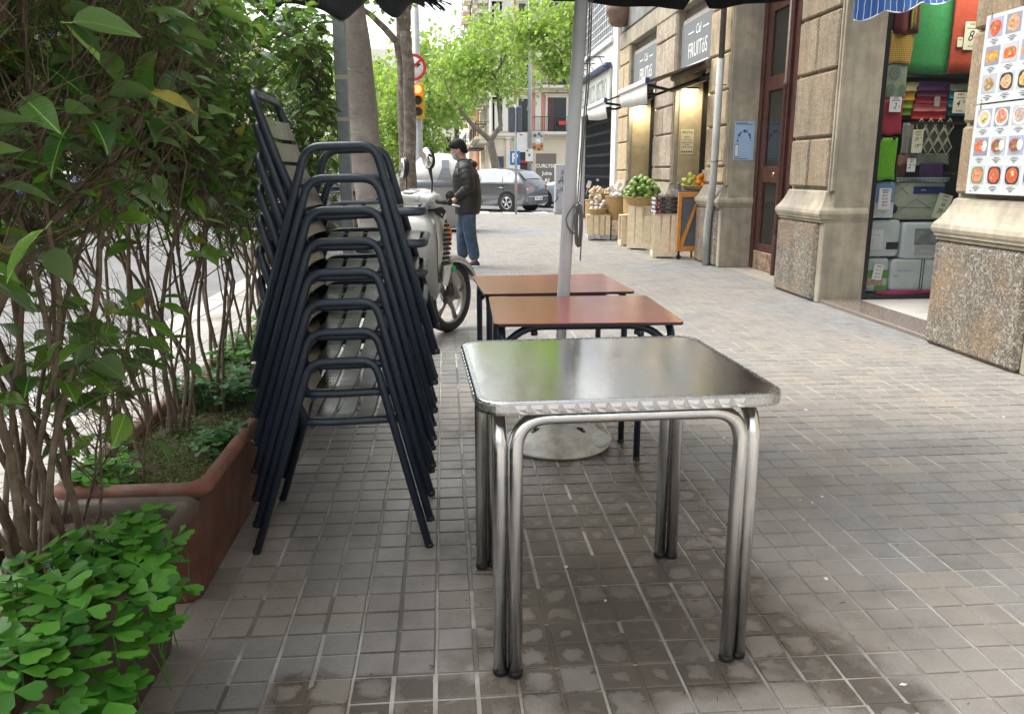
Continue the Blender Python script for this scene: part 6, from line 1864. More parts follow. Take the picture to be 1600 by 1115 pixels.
# motorcycles on the road side, partly seen between the chair arms
DKM = mat('dark_bike_paint', (.03, .03, .035), .3)
for (lab, x, y, rz) in (('dark motorcycle parked in the road, seen under the top armrest', -1.95, 13.2, 70), ('second dark motorcycle behind the thick trunk', -2.6, 16.5, 75), ('white and black motorcycle parked by the recycling container', -1.7, 18.5, 80)):
    t = thing('motorcycle', lab, 'motorcycle', (x, y, -.15), R(rz), 'motorcycles parked along the kerb')
    for wx in (0, 1.35):
        Mw = Matrix.Translation((wx, 0, .30)) @ Matrix.Rotation(R(90), 4, 'X')
        wq = MB().lathe([(.22, -.05), (.29, -.05), (.305, 0), (.29, .05), (.22, .05)], (0, 0, 0), 24, mat=Mw).build('wheel', RUBBER, t, world=False)
        MB().lathe([(.0, -.02), (.2, -.02), (.2, .02), (0, .02)], (0, 0, 0), 20, mat=Mw).build('rim', ALU, wq, world=False)
    MB().tube([(1.35, .07, .30), (1.12, .07, .95)], .022, 8).tube([(1.35, -.07, .30), (1.12, -.07, .95)], .022, 8).build('fork', ALU, t, world=False)
    MB().loft([[(xx, -w_, z0), (xx, w_, z0), (xx, w_, z1), (xx, -w_, z1)] for (xx, w_, z0, z1) in ((-.35, .08, .70, .82), (.1, .15, .45, .78), (.6, .16, .40, .76), (.9, .17, .50, .95), (1.12, .12, .75, 1.05))]).build('body', DKM if 'white' not in lab else WHITEP, t, world=False)
    MB().loft([[(xx, -w_, z0), (xx, w_, z0), (xx, w_ * .8, z0 + .08), (xx, -w_ * .8, z0 + .08)] for (xx, w_, z0) in ((-.4, .09, .83), (0, .14, .78), (.5, .12, .76))]).build('seat', RUBBER, t, world=False)
    MB().tube([(1.0, -.36, 1.02), (1.1, -.15, 1.05), (1.1, .15, 1.05), (1.0, .36, 1.02)], .014, 8).build('handlebar', BLACK, t, world=False)
    for s in (-1, 1):
        MB().tube([(1.08, s * .2, 1.05), (1.05, s * .30, 1.22)], .007, 5).ell((1.05, s * .31, 1.26), (.02, .06, .04), 10, 6).build('mirror', BLACK, t, world=False)
    MB().loft([[(1.18, -.14, .9), (1.18, .14, .9), (1.12, .12, 1.0), (1.12, -.12, 1.0)], [(1.05, -.12, 1.22), (1.05, .12, 1.22), (1.04, .10, 1.24), (1.04, -.10, 1.24)]], smooth=False).build('windscreen', mat('bike_screen', (.3, .33, .35), .1), t, world=False)

# ------------------------------------------------------------------ the man
mn = thing('person', 'man in dark quilted jacket, jeans and face mask looking down beside the scooter', 'person', (.30, 10.9, 0), R(-8))
SKIN = mat('skin', (.42, .24, .16), .55, var=.06, vscale=30, world=False, sss=.1)
JACK = mat('quilted_jacket', (.014, .013, .012), .55, var=.2, vscale=12, world=False, bump=.4, bscale=60)
JEAN = mat('blue_jeans', (.035, .06, .10), .85, var=.2, vscale=14, col2=(.08, .12, .17), v2scale=5, world=False, bump=.5, bscale=40)
NAVS = mat('navy_shoe', (.01, .02, .06), .6, world=False)
HAIR = mat('black_hair', (.010, .009, .009), .6, var=.5, vscale=90, world=False, bump=.6, bscale=120, spec=.2)


def skin_body(name, verts, edges, radii, m, parent, root=0, sub=2):
    me = bpy.data.meshes.new(name)
    me.from_pydata(verts, edges, [])
    me.materials.append(m)
    o = bpy.data.objects.new(name, me); COL.objects.link(o); o.parent = parent
    sk = o.modifiers.new('skin', 'SKIN'); sk.use_smooth_shade = True; sk.use_x_symmetry = False
    lay = me.skin_vertices[0].data if me.skin_vertices else None
    if lay is None:
        bpy.context.view_layer.objects.active = o
        import bmesh
        bm = bmesh.new(); bm.from_mesh(me); bm.verts.layers.skin.verify(); bm.to_mesh(me); bm.free()
        lay = me.skin_vertices[0].data
    for i, r in enumerate(radii):
        lay[i].radius = (r, r) if not hasattr(r, '__len__') else r
        lay[i].use_root = (i == root)
    ss = o.modifiers.new('sub', 'SUBSURF'); ss.levels = sub; ss.render_levels = sub
    return o


# joints (local, man faces -x): pelvis 0
V = [(0, 0, .80), (0, 0, .98), (-.005, 0, 1.14), (-.02, 0, 1.25), (-.05, 0, 1.32),            # spine, neck base
     (-.085, 0, 1.385), (-.095, 0, 1.45), (-.09, 0, 1.50),                                     # neck, head
     (-.01, -.14, 1.20), (.035, -.20, 1.00), (-.11, -.17, .86), (-.19, -.15, .80),             # near arm: shoulder, elbow, wrist, palm
     (-.01, .14, 1.20), (.02, .20, 1.0), (-.13, .13, .87), (-.21, .10, .82),                   # far arm
     (.015, -.085, .76), (.035, -.09, .42), (.10, -.10, .09), (.04, -.11, .045), (-.04, -.12, .03),
     (-.02, .085, .76), (-.085, .09, .42), (-.08, .10, .09), (-.145, .10, .045), (-.225, .10, .03)]
E_ = [(0, 1), (1, 2), (2, 3), (3, 4), (4, 5), (5, 6), (6, 7), (3, 8), (8, 9), (9, 10), (10, 11), (3, 12), (12, 13), (13, 14), (14, 15), (0, 16), (16, 17), (17, 18), (18, 19), (19, 20), (0, 21), (21, 22), (22, 23), (23, 24), (24, 25)]
Rd = [.12, .11, .12, .11, .06, .055, .085, .07, .055, .045, .027, .026, .055, .045, .027, .026, .075, .052, .036, .035, .03, .075, .052, .036, .035, .03]
hand_v = []
for (w_i, p_i, s) in ((10, 11, -1), (14, 15, 1)):
    p = Vector(V[p_i])
    for k in range(5):
        b0 = len(V)
        if k < 4:
            off = Vector((-.018, (k - 1.5) * .017, -.004)); d = Vector((-.026, (k - 1.5) * .003, -.012)); L = [1.0, 1.12, 1.05, .85][k]
            q = [p + off, p + off + d * L, p + off + d * L * 1.7 + Vector((.004, 0, -.016))]
            rs = [.0095, .0085, .007]
        else:
            q = [p + Vector((.004, -s * .026, .002)), p + Vector((-.022, -s * .036, -.006)), p + Vector((-.044, -s * .034, -.014))]; rs = [.011, .010, .008]
        V += [tuple(a) for a in q]; Rd += rs
        E_ += [(p_i, b0), (b0, b0 + 1), (b0 + 1, b0 + 2)]
body_ = skin_body('body', V, E_, Rd, SKIN, mn)
Hd = Matrix.Translation((-.10, 0, 1.455)) @ Matrix.Rotation(R(-24), 4, 'Y')
hd = MB()
hd.ell((0, 0, 0), (.098, .076, .118), 22, 16, mat=Hd)
for i in range(len(hd.v)): hd.v[i] = tuple(Vector(hd.v[i]))
off_ = Hd.translation
hv = MB(); rgs = []
prof = [(-.125, .030, .035, -.035), (-.10, .055, .048, -.028), (-.06, .078, .062, -.012), (-.02, .090, .072, -.002), (.02, .096, .075, .002), (.06, .090, .072, .006), (.09, .072, .058, .008), (.112, .040, .034, .008)]
for (z, rx, ry, cx) in prof:
    rgs.append([Hd @ Vector((cx + rx * math.cos(a), ry * math.sin(a), z)) for a in [i * math.pi / 10 for i in range(20)]])
hv.loft(rgs)
hv.loft([[Hd @ Vector((-.088 + dx, y, z)) for (dx, y) in ((0, -.012), (-.022 * f, 0), (0, .012))] + [Hd @ Vector((-.07, 0, z))] for z, f in ((-.03, 1.0), (-.01, .9), (.025, .3))])
hv.build('face', SKIN, mn, world=False)
for s in (-1, 1):
    MB().ell((0, 0, 0), (.018, .008, .028), 10, 8, mat=Hd @ Matrix.Translation((.008, s * .077, -.012))).build('ear', SKIN, mn, world=False)
    e = Hd @ Vector((-.088, s * .030, .012))
    MB().ell(tuple(e), (.010, .012, .008), 8, 6).build('eye', WHITEP, mn, world=False)
    b2 = Hd @ Vector((-.094, s * .032, .030))
    MB().box(-.006, .006, -.016, .016, -.003, .003, .001, mat=Hd @ Matrix.Translation((-.093, s * .032, .030))).build('eyebrow', HAIR, mn, world=False)
hr = MB(); rgs = []
for (z, rx, ry, cx, cut) in ((-.07, .055, .066, .035, 1.35), (-.03, .085, .079, .016, 1.45), (.01, .098, .083, .012, 1.7), (.05, .102, .082, .006, 2.4), (.085, .096, .074, .003, 3.14), (.115, .070, .058, .004, 3.14), (.134, .028, .025, .006, 3.14)):
    n = 22; ring = []
    for i in range(n):
        a = -math.pi + 2 * math.pi * i / n
        aa = max(-cut, min(cut, a))
        k = 1 + .03 * math.sin(9 * a + z * 60)
        ring.append(Hd @ Vector((cx + rx * math.cos(aa) * k, ry * math.sin(aa) * k, z + .006 * math.sin(5 * a))))
    rgs.append(ring)
hr.loft(rgs).build('hair', HAIR, mn, world=False)
MB().loft([[Hd @ Vector((-.045 + (-.058) * math.cos(a) * f, .074 * math.sin(a) * f2, z)) for a in [-1.35 + 2.7 * i / 10 for i in range(11)]] for (z, f, f2) in ((-.015, .95, .98), (-.05, 1.15, 1.0), (-.085, 1.0, .9), (-.112, .6, .6))], closed=False, cap=False).build('face_mask', mat('pale_blue_mask', (.30, .42, .45), .8), mn, world=False)
for s in (-1, 1):
    MB().tube([Hd @ Vector((-.055, s * .072, -.03)), Hd @ Vector((.0, s * .080, -.012))], .0022, 4).build('mask_loop', WHITEP, mn, world=False)
# quilted jacket: puffed rings
rgs = []
zz = [.665 + i * .0125 for i in range(50)]
for z in zz:
    u = (z - .665) / .61
    rx = .150 + .018 * math.sin(u * 3.1) - .045 * max(0, u - .78) / .22; ry = .195 + .020 * math.sin(u * 2.6) - .06 * max(0, u - .82) / .18
    cx = -.002 - .012 * u + .01 * math.sin(u * 5)
    pf = .0045 * abs(math.sin(math.pi * (z - .665) / .056)) ** .6
    rgs.append([(cx + (rx + pf) * math.cos(a) * (1 + .02 * math.sin(3 * a + z * 17)), (ry + pf) * math.sin(a), z + .004 * math.sin(4 * a + z * 20)) for a in [i * math.pi / 14 for i in range(28)]])
z = 1.285; rgs.append([(-.035 + .085 * math.cos(a), .10 * math.sin(a), 1.285) for a in [i * math.pi / 14 for i in range(28)]])
MB().loft(rgs).build('jacket', JACK, mn, world=False)
for s, pts in ((-1, [(-.015, -.08, 1.25), (-.005, -.15, 1.205), (.02, -.205, 1.12), (.045, -.225, 1.0), (-.02, -.215, .935), (-.105, -.180, .868)]), (1, [(-.015, .08, 1.25), (-.005, .15, 1.205), (.01, .205, 1.12), (.03, .225, 1.0), (-.04, .19, .94), (-.125, .14, .878)])):
    P_ = []; rr_ = []
    for i in range(len(pts) - 1):
        a, b_ = Vector(pts[i]), Vector(pts[i + 1])
        n = max(3, int((b_ - a).length / .013))
        for k in range(n):
            P_.append(a + (b_ - a) * k / n)
    P_.append(Vector(pts[-1]))
    for i, p in enumerate(P_):
        u = i / (len(P_) - 1); rr_.append((.092 - .040 * u) * (1 + .11 * abs(math.sin(i * .72)) ** .6) * (.72 if i == len(P_) - 1 else 1))
    MB().tube(P_, rr_, 14).build('sleeve', JACK, mn, world=False)
MB().loft([[(-.02 + rx * math.cos(a), ry * math.sin(a), z) for a in [i * math.pi / 10 for i in range(20)]] for (z, rx, ry) in ((1.20, .125, .16), (1.25, .125, .155), (1.285, .115, .130), (1.33, .090, .092), (1.345, .075, .078))]).ell((.055, 0, 1.275), (.075, .105, .055), 14, 8).build('hood', JACK, mn, world=False)
# jeans
jv = [(0, 0, .78), (.012, -.088, .70), (.035, -.095, .43), (.10, -.102, .075), (-.02, .088, .70), (-.085, .095, .43), (-.08, .102, .075), (0, 0, .86)]
skin_body('jeans', jv, [(0, 1), (1, 2), (2, 3), (0, 4), (4, 5), (5, 6), (0, 7)], [.145, .108, .085, .074, .108, .085, .074, .15], JEAN, mn)
for s, (x0, y) in ((-1, (.10, -.11)), (1, (-.08, .105))):
    rg = []
    for (dx, w_, h_) in ((.055, .030, .05), (.03, .042, .085), (-.03, .045, .082), (-.09, .050, .060), (-.15, .046, .045), (-.185, .022, .030)):
        rg.append([(x0 + dx, y - w_, .018), (x0 + dx, y + w_, .018), (x0 + dx, y + w_ * .9, h_ * .7), (x0 + dx, y, h_), (x0 + dx, y - w_ * .9, h_ * .7)])
    sh_ = MB().loft(rg).build('shoe', NAVS, mn, world=False)
    MB().loft([[(x0 + dx, y - w_, 0), (x0 + dx, y + w_, 0), (x0 + dx, y + w_, .022), (x0 + dx, y - w_, .022)] for (dx, w_) in ((.062, .030), (.03, .046), (-.03, .049), (-.09, .054), (-.15, .050), (-.192, .024))]).build('sole', WHITEP, sh_, world=False)
mn.scale = (1.07, 1.12, 1.04)
# ------------------------------------------------------------------ steel table
def steel_top_mat():
    m, t, b = newmat('polished_steel')
    P = coords(t, True)
    b.inputs['Metallic'].default_value = 1
    b.inputs['Base Color'].default_value = (.75, .78, .81, 1)
    mp = N(t, 'ShaderNodeMapping'); mp.inputs['Scale'].default_value = (1, .35, 1); t.links.new(P, mp.inputs[0])
    n1 = noise(t, mp.outputs[0], 9, 5, .6, .8)
    rr = ramp(t, n1, [(.3, .08), (.7, .2)])
    t.links.new(rr, b.inputs['Roughness'])
    n2 = noise(t, P, 34, 5, .7, 2.5)
    c = mixc(t, ramp(t, n2, [(.35, 0.0), (.7, .5)]), (.80, .83, .86), (.52, .54, .56))
    drops = N(t, 'ShaderNodeTexVoronoi'); drops.inputs['Scale'].default_value = 60; t.links.new(P, drops.inputs['Vector'])
    dm = ramp(t, drops.outputs['Distance'], [(.05, 1.0), (.12, 0.0)])
    sel = ramp(t, noise(t, P, 8, 2), [(.58, 0.0), (.66, 1.0)])
    c = mixc(t, math_(t, 'MULTIPLY', math_(t, 'MULTIPLY', dm, sel), .35), c, (.7, .7, .68))
    t.links.new(c, b.inputs['Base Color'])
    bn = N(t, 'ShaderNodeBump'); bn.inputs['Strength'].default_value = .16; bn.inputs['Distance'].default_value = .0006
    t.links.new(noise(t, P, 260, 3, .7), bn.inputs['Height'])
    b2 = N(t, 'ShaderNodeBump'); b2.inputs['Strength'].default_value = .10; b2.inputs['Distance'].default_value = .004
    t.links.new(noise(t, mp.outputs[0], 14, 3, .5), b2.inputs['Height']); t.links.new(bn.outputs[0], b2.inputs['Normal'])
    t.links.new(b2.outputs[0], b.inputs['Normal'])
    return m


STEELTOP = steel_top_mat()
STEELRIM = mat('stamped_steel', (.50, .51, .52), .26, metal=1, var=.1, vscale=40, rvar=.08)
TUBEST = mat('steel_tube', (.74, .745, .75), .2, metal=1, var=.08, vscale=20, rvar=.07, bump=.15, bscale=200)
DKTUBE = mat('dark_tube', (.020, .031, .048), .36, var=.15, vscale=30, rvar=.08, bump=.2, bscale=400)


def table(name, label, cx, cy, w, d, h, style, rz=0, group=None):
    t = thing(name, label, 'table', (cx, cy, 0), rz, group)
    W, D = w / 2, d / 2
    if style == 'steel':
        o1 = rrect(-W, W, -D, D, .065, 8); o2 = rrect(-W + .007, W - .007, -D + .007, D - .007, .06, 8); o3 = rrect(-W + .014, W - .014, -D + .014, D - .014, .055, 8)
        mb = MB()
        n = len(o1)
        rings = [[(x, y, h) for x, y in o3], [(x, y, h) for x, y in o3]]
        mb.add([(x, y, h - .0005) for x, y in o3], [tuple(range(n))])
        mb.build('tabletop', STEELTOP, t, world=False, fix=False)
        rim = MB()
        # rolled edge with stamped facets
        per = []
        L = 0
        for i in range(n):
            a, b = o1[i], o1[(i + 1) % n]
            l = math.hypot(b[0] - a[0], b[1] - a[1]); k = max(1, round(l / .006)) if l > .03 else 1
            for q in range(k):
                f = q / k
                per.append((a[0] + (b[0] - a[0]) * f, a[1] + (b[1] - a[1]) * f, (b[1] - a[1]) / l, -(b[0] - a[0]) / l, l > .03))
        zs = [(h, .0), (h + .0012, -.002), (h - .003, .0015), (h - .008, .002), (h - .013, .002), (h - .018, .002), (h - .023, .002), (h - .029, .001), (h - .032, -.006)]
        rings = []
        pitch = .037
        for (z, o) in zs:
            ring = []
            s = 0
            for i, (x, y, nx, ny, st) in enumerate(per):
                dep = 0
                ring.append((x + nx * (o + dep), y + ny * (o + dep), z))
            rings.append(ring)
        lip = [(x * (1 - .014 / W), y * (1 - .014 / D), h) for (x, y, *_r) in per]
        rings = [lip] + rings
        rim.loft(rings, cap=False, smooth=False)
        rim.build('table_rim', STEELRIM, t, world=False, fix=False)
        band = MB()
        for (ax_, ay_, ux, uy, nx_, ny_, Ls) in ((-W + .07, -D, 1, 0, 0, -1, w - .14), (W, -D + .07, 0, 1, 1, 0, d - .14), (W - .07, D, -1, 0, 0, 1, w - .14), (-W, D - .07, 0, -1, -1, 0, d - .14)):
            q = .012
            while q + .034 < Ls:
                P_ = lambda a_, o_, z_: (ax_ + ux * (q + a_) + nx_ * o_, ay_ + uy * (q + a_) + ny_ * o_, z_)
                zt_, zm_, zb_ = h - .006, h - .016, h - .027
                band.add([P_(.0, .0022, zt_), P_(.029, .0050, zt_), P_(.026, .0062, zm_), P_(.030, .0040, zb_), P_(.013, .0022, zb_), P_(.005, .0024, zm_), P_(.0305, .0015, zt_), P_(.0315, .0015, zb_)],
                         [(0, 1, 2, 5), (5, 2, 3, 4), (1, 6, 7, 3, 2), (0, 6, 1), (4, 3, 7)])
                q += .037
        band.build('stamped_band', mat('bright_stamped_steel', (.85, .86, .87), .16, metal=1, var=.04), t, world=False, fix=False, kind='stuff')
        MB().prism(o3, 'z', h - .024, h - .006).build('underside', mat('underside_board', (.2, .18, .15), .8), t, world=False)
        fr, r, mt, ins, corner, up = .0185, .0185, TUBEST, .055, .10, h - .034
        # four U-shaped tubes; neighbouring legs stand side by side at each corner
        X, Y = W - .055, D - .055
        for (a, b) in (((-X + .036, -Y), (X - .036, -Y)), ((-X + .036, Y), (X - .036, Y)), ((-X, -Y + .012), (-X, Y - .012)), ((X, -Y + .012), (X, Y - .012))):
            if a[1] == b[1]:
                zt = up - r
            else:
                zt = up - r
            pts = bent([(a[0], a[1], .012), (a[0], a[1], zt), (b[0], b[1], zt), (b[0], b[1], .012)], .085, 8)
            MB().tube(pts, r, 14).build('leg_frame', mt, t, world=False)
            for (x, y) in (a, b):
                MB().lathe([(.0175, 0), (.0195, .003), (.0195, .013), (.018, .016)], (x, y, 0), 14).build('foot_cap', BLACK, t, world=False)
    else:
        o1 = rrect(-W, W, -D, D, .018, 4)
        MB().prism(o1, 'z', h - .003, h + .0).build('tabletop', style, t, world=False)
        o2 = rrect(-W + .001, W - .001, -D + .001, D - .001, .018, 4)
        MB().prism(o2, 'z', h - .012, h - .0032).build('table_edge', BLACK, t, world=False)
        r = .0145; X, Y = W - .03, D - .06; up = h - .0125
        for sx in (-1, 1):
            pts = bent([(sx * X, -Y, .0), (sx * X, -Y, up - r), (sx * X, Y, up - r), (sx * X, Y, .0)], .075, 8)
            MB().tube(pts, r, 12).build('leg_frame', DKTUBE, t, world=False)
        for sy in (-1, 1):
            pts = bent([(-X + .002, sy * (Y - .03), up - .09), (-X + .09, sy * (Y - .03), up - r), (X - .09, sy * (Y - .03), up - r), (X - .002, sy * (Y - .03), up - .09)], .07, 8)
            MB().tube(pts, r, 12).build('cross_rail', DKTUBE, t, world=False)
            for sx in (-1, 1):
                MB().lathe([(.013, 0), (.013, .012), (.009, .02)], (sx * (X - .12), sy * (Y - .03), up - .048), 8).build('bolt', DKTUBE, t, world=False)
        for sx in (-1, 1):
            for sy in (-1, 1):
                MB().lathe([(.015, 0), (.016, .002), (.016, .014)], (sx * X, sy * Y, 0), 10).build('foot_cap', BLACK, t, world=False)
    return t


table('steel_table', 'square stainless steel terrace table with embossed rim and paired tube legs, nearest the viewer', .424, 2.125, .74, .70, .735, 'steel', R(2.2))


def laminate(name):
    # an evenly red laminate sheet with a fine speckle
    m, t, b = newmat(name)
    P = coords(t, False)
    sp = N(t, 'ShaderNodeSeparateXYZ'); t.links.new(P, sp.inputs[0])
    n = noise(t, P, 5, 3)
    c = mixc(t, ramp(t, noise(t, P, 400, 2, .7), [(.35, .85), (.7, 1.0)]), (.235, .022, .020), (.34, .034, .028))
    t.links.new(c, b.inputs['Base Color'])
    t.links.new(ramp(t, n, [(.3, .19), (.7, .27)]), b.inputs['Roughness'])
    b.inputs['Specular IOR Level'].default_value = .8; b.inputs['Coat Weight'].default_value = .6; b.inputs['Coat Roughness'].default_value = .18
    bn = N(t, 'ShaderNodeBump'); bn.inputs['Strength'].default_value = .15; bn.inputs['Distance'].default_value = .0006
    t.links.new(noise(t, P, 500, 2), bn.inputs['Height']); t.links.new(bn.outputs[0], b.inputs['Normal'])
    return m


LAM = laminate('red_laminate')
table('red_table', 'matt red laminate table on dark tube legs, directly behind the steel table', .512, 3.10, .68, .63, .725, LAM, R(-1.3), 'red laminate terrace tables')
table('red_table', 'red laminate table farthest along the row, beyond the parasol pole', .488, 3.83, .68, .63, .725, LAM, R(2.6), 'red laminate terrace tables')

# ------------------------------------------------------------------ parasol and its base
PLAS = mat('weathered_white_plastic', (.55, .55, .51), .5, var=.1, vscale=14, col2=(.30, .28, .24), v2scale=6, bump=.3, bscale=80)
pb = thing('parasol_weight', 'round weathered white plastic parasol base on the pavement under the red table', 'parasol base', (.505, 3.60, 0))
MB().lathe([(.240, 0), (.248, .006), (.248, .014), (.238, .019), (.230, .030), (.205, .056), (.165, .079), (.12, .093), (.07, .101), (.036, .103), (.0, .1035)], (.505, 3.60, 0), 44).build('base_shell', PLAS, pb)
MB().lathe([(.034, 0), (.034, .07), (.030, .07), (.030, 0)], (.505, 3.60, .10), 16).build('socket', mat('grey_socket', (.42, .40, .35), .6), pb)
for a in (215, 318, 100):
    mm = Matrix.Translation((.505 + .135 * math.cos(R(a)), 3.60 + .135 * math.sin(R(a)), .0885)) @ Matrix.Rotation(R(a), 4, 'Z') @ Matrix.Rotation(R(22), 4, 'Y')
    MB().box(-.022, .022, -.01, .01, -.002, .004, .002, mat=mm).box(-.006, .006, -.006, .006, .004, .012, .002, mat=mm).build('handle_slot', BLACK, pb)
MB().ell((.685, 3.51, .040), (.062, .085, .030), 16, 8, mat=Matrix.Rotation(R(-30), 4, 'Z')).build('filler_cap', PLAS, pb)
MB().tube([(.48, 3.57, .13), (.445, 3.55, .15), (.43, 3.55, .152)], .007, 8).lathe([(.016, -.012), (.016, .012)], (.427, 3.55, .152), 10).build('clamp_screw', BLACK, pb)

par = thing('parasol', 'black parasol on a leaning light grey pole standing between the red tables', 'parasol', (.532, 3.53, .12))
POLEM = mat('grey_pole_paint', (.56, .57, .585), .4, var=.05, vscale=9, col2=(.48, .49, .50), v2scale=3)
pl0, pl1, pl2 = Vector((.505, 3.56, .13)), Vector((.508, 3.50, .62)), Vector((.600, 3.44, 2.75))
MB().tube([pl0, pl1], .0225, 20).build('lower_pole', POLEM, par)
MB().tube([pl1 - Vector((0, 0, .002)), pl1 + Vector((0, 0, .003)), pl2], [.0265, .0275, .0275], 20).build('upper_pole', POLEM, par)
CANV = mat('black_canvas', (.016, .018, .024), .85, var=.25, vscale=20, bump=.5, bscale=300)
ctr = Vector((.63, 3.50, 2.30)); Rr = 1.2
tilt = Matrix.Rotation(R(6), 3, 'Y')
azs = [R(53 + 45 * k) for k in range(8)]
rim_ = [ctr + tilt @ Vector((Rr * math.cos(a), Rr * math.sin(a), -.02)) for a in azs]
top = ctr + tilt @ Vector((0, 0, .42))
cv = MB()
for k in range(8):
    a, b = rim_[k], rim_[(k + 1) % 8]
    pts = [top]
    g = 5
    rows = [[top]]
    for i in range(1, g + 1):
        row = []
        for j in range(i + 1):
            p = top + (a - top) * (i / g) * (1 - j / i) + (b - top) * (i / g) * (j / i)
            sag = .012 * (i / g) * 4 * (j / i) * (1 - j / i)
            row.append(p - Vector((0, 0, sag)))
        rows.append(row)
    base = 0; flat = [p for r_ in rows for p in r_]; st = [0]
    for r_ in rows: st.append(st[-1] + len(r_))
    fs = []
    for i in range(g):
        for j in range(i + 1):
            fs.append((st[i] + j, st[i + 1] + j, st[i + 1] + j + 1))
            if j < i: fs.append((st[i] + j, st[i + 1] + j + 1, st[i] + j + 1))
    cv.add(flat, fs, 0, True)
cv.build('canopy', CANV, par)
for k in range(8):
    a, b = rim_[k], rim_[(k + 1) % 8]
    n = 12; f = []
    outw = ((a + b) / 2 - ctr); outw.z = 0; outw.normalize()
    for i in range(n + 1):
        u = i / n
        p = a + (b - a) * u - Vector((0, 0, .012 * 4 * u * (1 - u)))
        edge = min(u, 1 - u)
        hgt = .13 * min(1, (edge / .03) ** .5 if edge < .03 else 1) + .006 * math.sin(u * 17)
        if edge == 0: hgt = .02
        off = outw * (.008 * math.sin(u * 23 + k))
        f.append((p, p + off - Vector((0, 0, hgt)), p + off * .5 - outw * .004, p + off - outw * .004 - Vector((0, 0, hgt))))
    vb = MB()
    vb.loft([[q[0], q[1], q[3], q[2]] for q in f], smooth=False)
    vb.build('valance', CANV, par)
    MB().tube([top - Vector((0, 0, .03)), a - Vector((0, 0, .015))], .008, 6).build('rib', DKTUBE, par)
    mid = top + (a - top) * .5 - Vector((0, 0, .03))
    MB().tube([Vector((.58, 3.46, 2.2)), mid], .006, 6).build('strut', DKTUBE, par)
# cord and its coil on the pole
ROPE = mat('grey_cord', (.17, .165, .155), .9, var=.25, vscale=300, bump=.6, bscale=700)
rp = MB()
px = lambda z: pl1 + (pl2 - pl1) * ((z - pl1.z) / (pl2.z - pl1.z))
for s_ in (0, .010):
    rp.tube([px(z) + Vector((.036 + s_ + .004 * math.sin(z * 9), -.02 + s_, 0)) for z in (2.2, 1.9, 1.6, 1.3, 1.12)], .0032, 6)
for k in range(8):
    q = rnd.uniform(-.012, .012); hgt = .085 + rnd.uniform(-.012, .012)
    c0 = px(1.03) + Vector((.040 + q * .6, -.02 + q, 0))
    pts = [c0 + Vector((.012 * math.sin(a) + .006 * k / 8, .006 * math.sin(a), -.01 + hgt * math.cos(a))) for a in [i * math.pi * 2 / 22 for i in range(22)]]
    rp.tube(pts, .0033, 6, closed=True)
rp.tube([px(1.11) + Vector((.040, -.028, .01)), px(1.10) + Vector((.018, -.036, .008)), px(1.075) + Vector((-.006, -.042, 0)), px(1.05) + Vector((-.016, -.044, 0)), px(1.02) + Vector((-.008, -.044, 0)), px(1.0) + Vector((.012, -.038, -.006)), px(.99) + Vector((.036, -.030, -.008))], .0032, 6)
rp.tube([px(1.02) + Vector((.06, -.02, 0)), px(1.0) + Vector((.055, -.02, -.13))], .003, 6)
rp.build('cord', ROPE, par)

# ------------------------------------------------------------------ stacked chairs
SLAT = mat('olive_grey_slat', (.17, .163, .135), .32, metal=.3, var=.08, vscale=8, rvar=.07, bump=.12, bscale=300)


def make_chair():
    t = thing('terrace_chair', 'dark tube terrace armchair with metal slats', 'chair')
    r = .0135
    Y = .225
    for s in (-1, 1):
        y = s * Y
        pts = bent([(-.288, y, 0), (-.078, y, .652), (.128, y, .655), (.288, y, 0)], .048, 8)
        MB().tube(pts, r, 12).build('side_frame', DKTUBE, t, world=False)
        for x in (-.288, .288):
            MB().lathe([(.0125, 0), (.0142, .002), (.0135, .016)], (x, y, 0), 10).build('foot_cap', BLACK, t, world=False)
    y = Y - .028
    # seat frame: rails and a rounded front
    MB().tube(bent([(-.118, -y, .447), (-.03, -y, .443), (.265, -y, .452), (.265, y, .452), (-.03, y, .443), (-.118, y, .447)], .045, 6), r, 12).build('seat_frame', DKTUBE, t, world=False)
    # back frame: from the seat rear up and over
    tp = .815
    bk = bent([(-.10, -y, .44), (-.165, -y, .60), (-.232, -y, tp), (-.232, y, tp), (-.165, y, .60), (-.10, y, .44)], .055, 7)
    MB().tube(bk, r, 12).build('back_frame', DKTUBE, t, world=False)
    MB().tube([(-.085, -y, .43), (-.085, y, .43)], .009, 8).build('stretcher', DKTUBE, t, world=False)
    for k in range(5):
        x0 = -.085 + k * .068
        n = 10; rg = []
        for i in range(n + 1):
            u = i / n; yy = -y + 2 * y * u; dz = -.022 * (4 * u * (1 - u)) ** .8
            zt = .462 + dz + (.004 if k == 4 else 0)
            x1 = x0 + .057
            rg.append([(x0, yy, zt - .004), (x0 + .003, yy, zt), (x1 - .003, yy, zt), (x1, yy, zt - .004), (x1, yy, zt - .009), (x0, yy, zt - .009)])
        MB().loft(rg, smooth=False).build('seat_slat', SLAT, t, world=False)
    for k in range(4):
        z0 = .745 - k * .073; z1 = z0 - .060
        fx = lambda z: -.232 + (tp - z) / (tp - .60) * .067 if z > .60 else -.165 + (.60 - z) / .16 * .065
        n = 8; rg = []
        for i in range(n + 1):
            u = i / n; yy = -y + 2 * y * u; dx = -.018 * 4 * u * (1 - u) + .014
            a, c = fx(z0), fx(z1)
            rg.append([(a + dx, yy, z0), (c + dx, yy, z1), (c + dx - .004, yy, z1), (a + dx - .004, yy, z0)])
        MB().loft(rg, smooth=False).build('back_slat', SLAT, t, world=False)
    return t


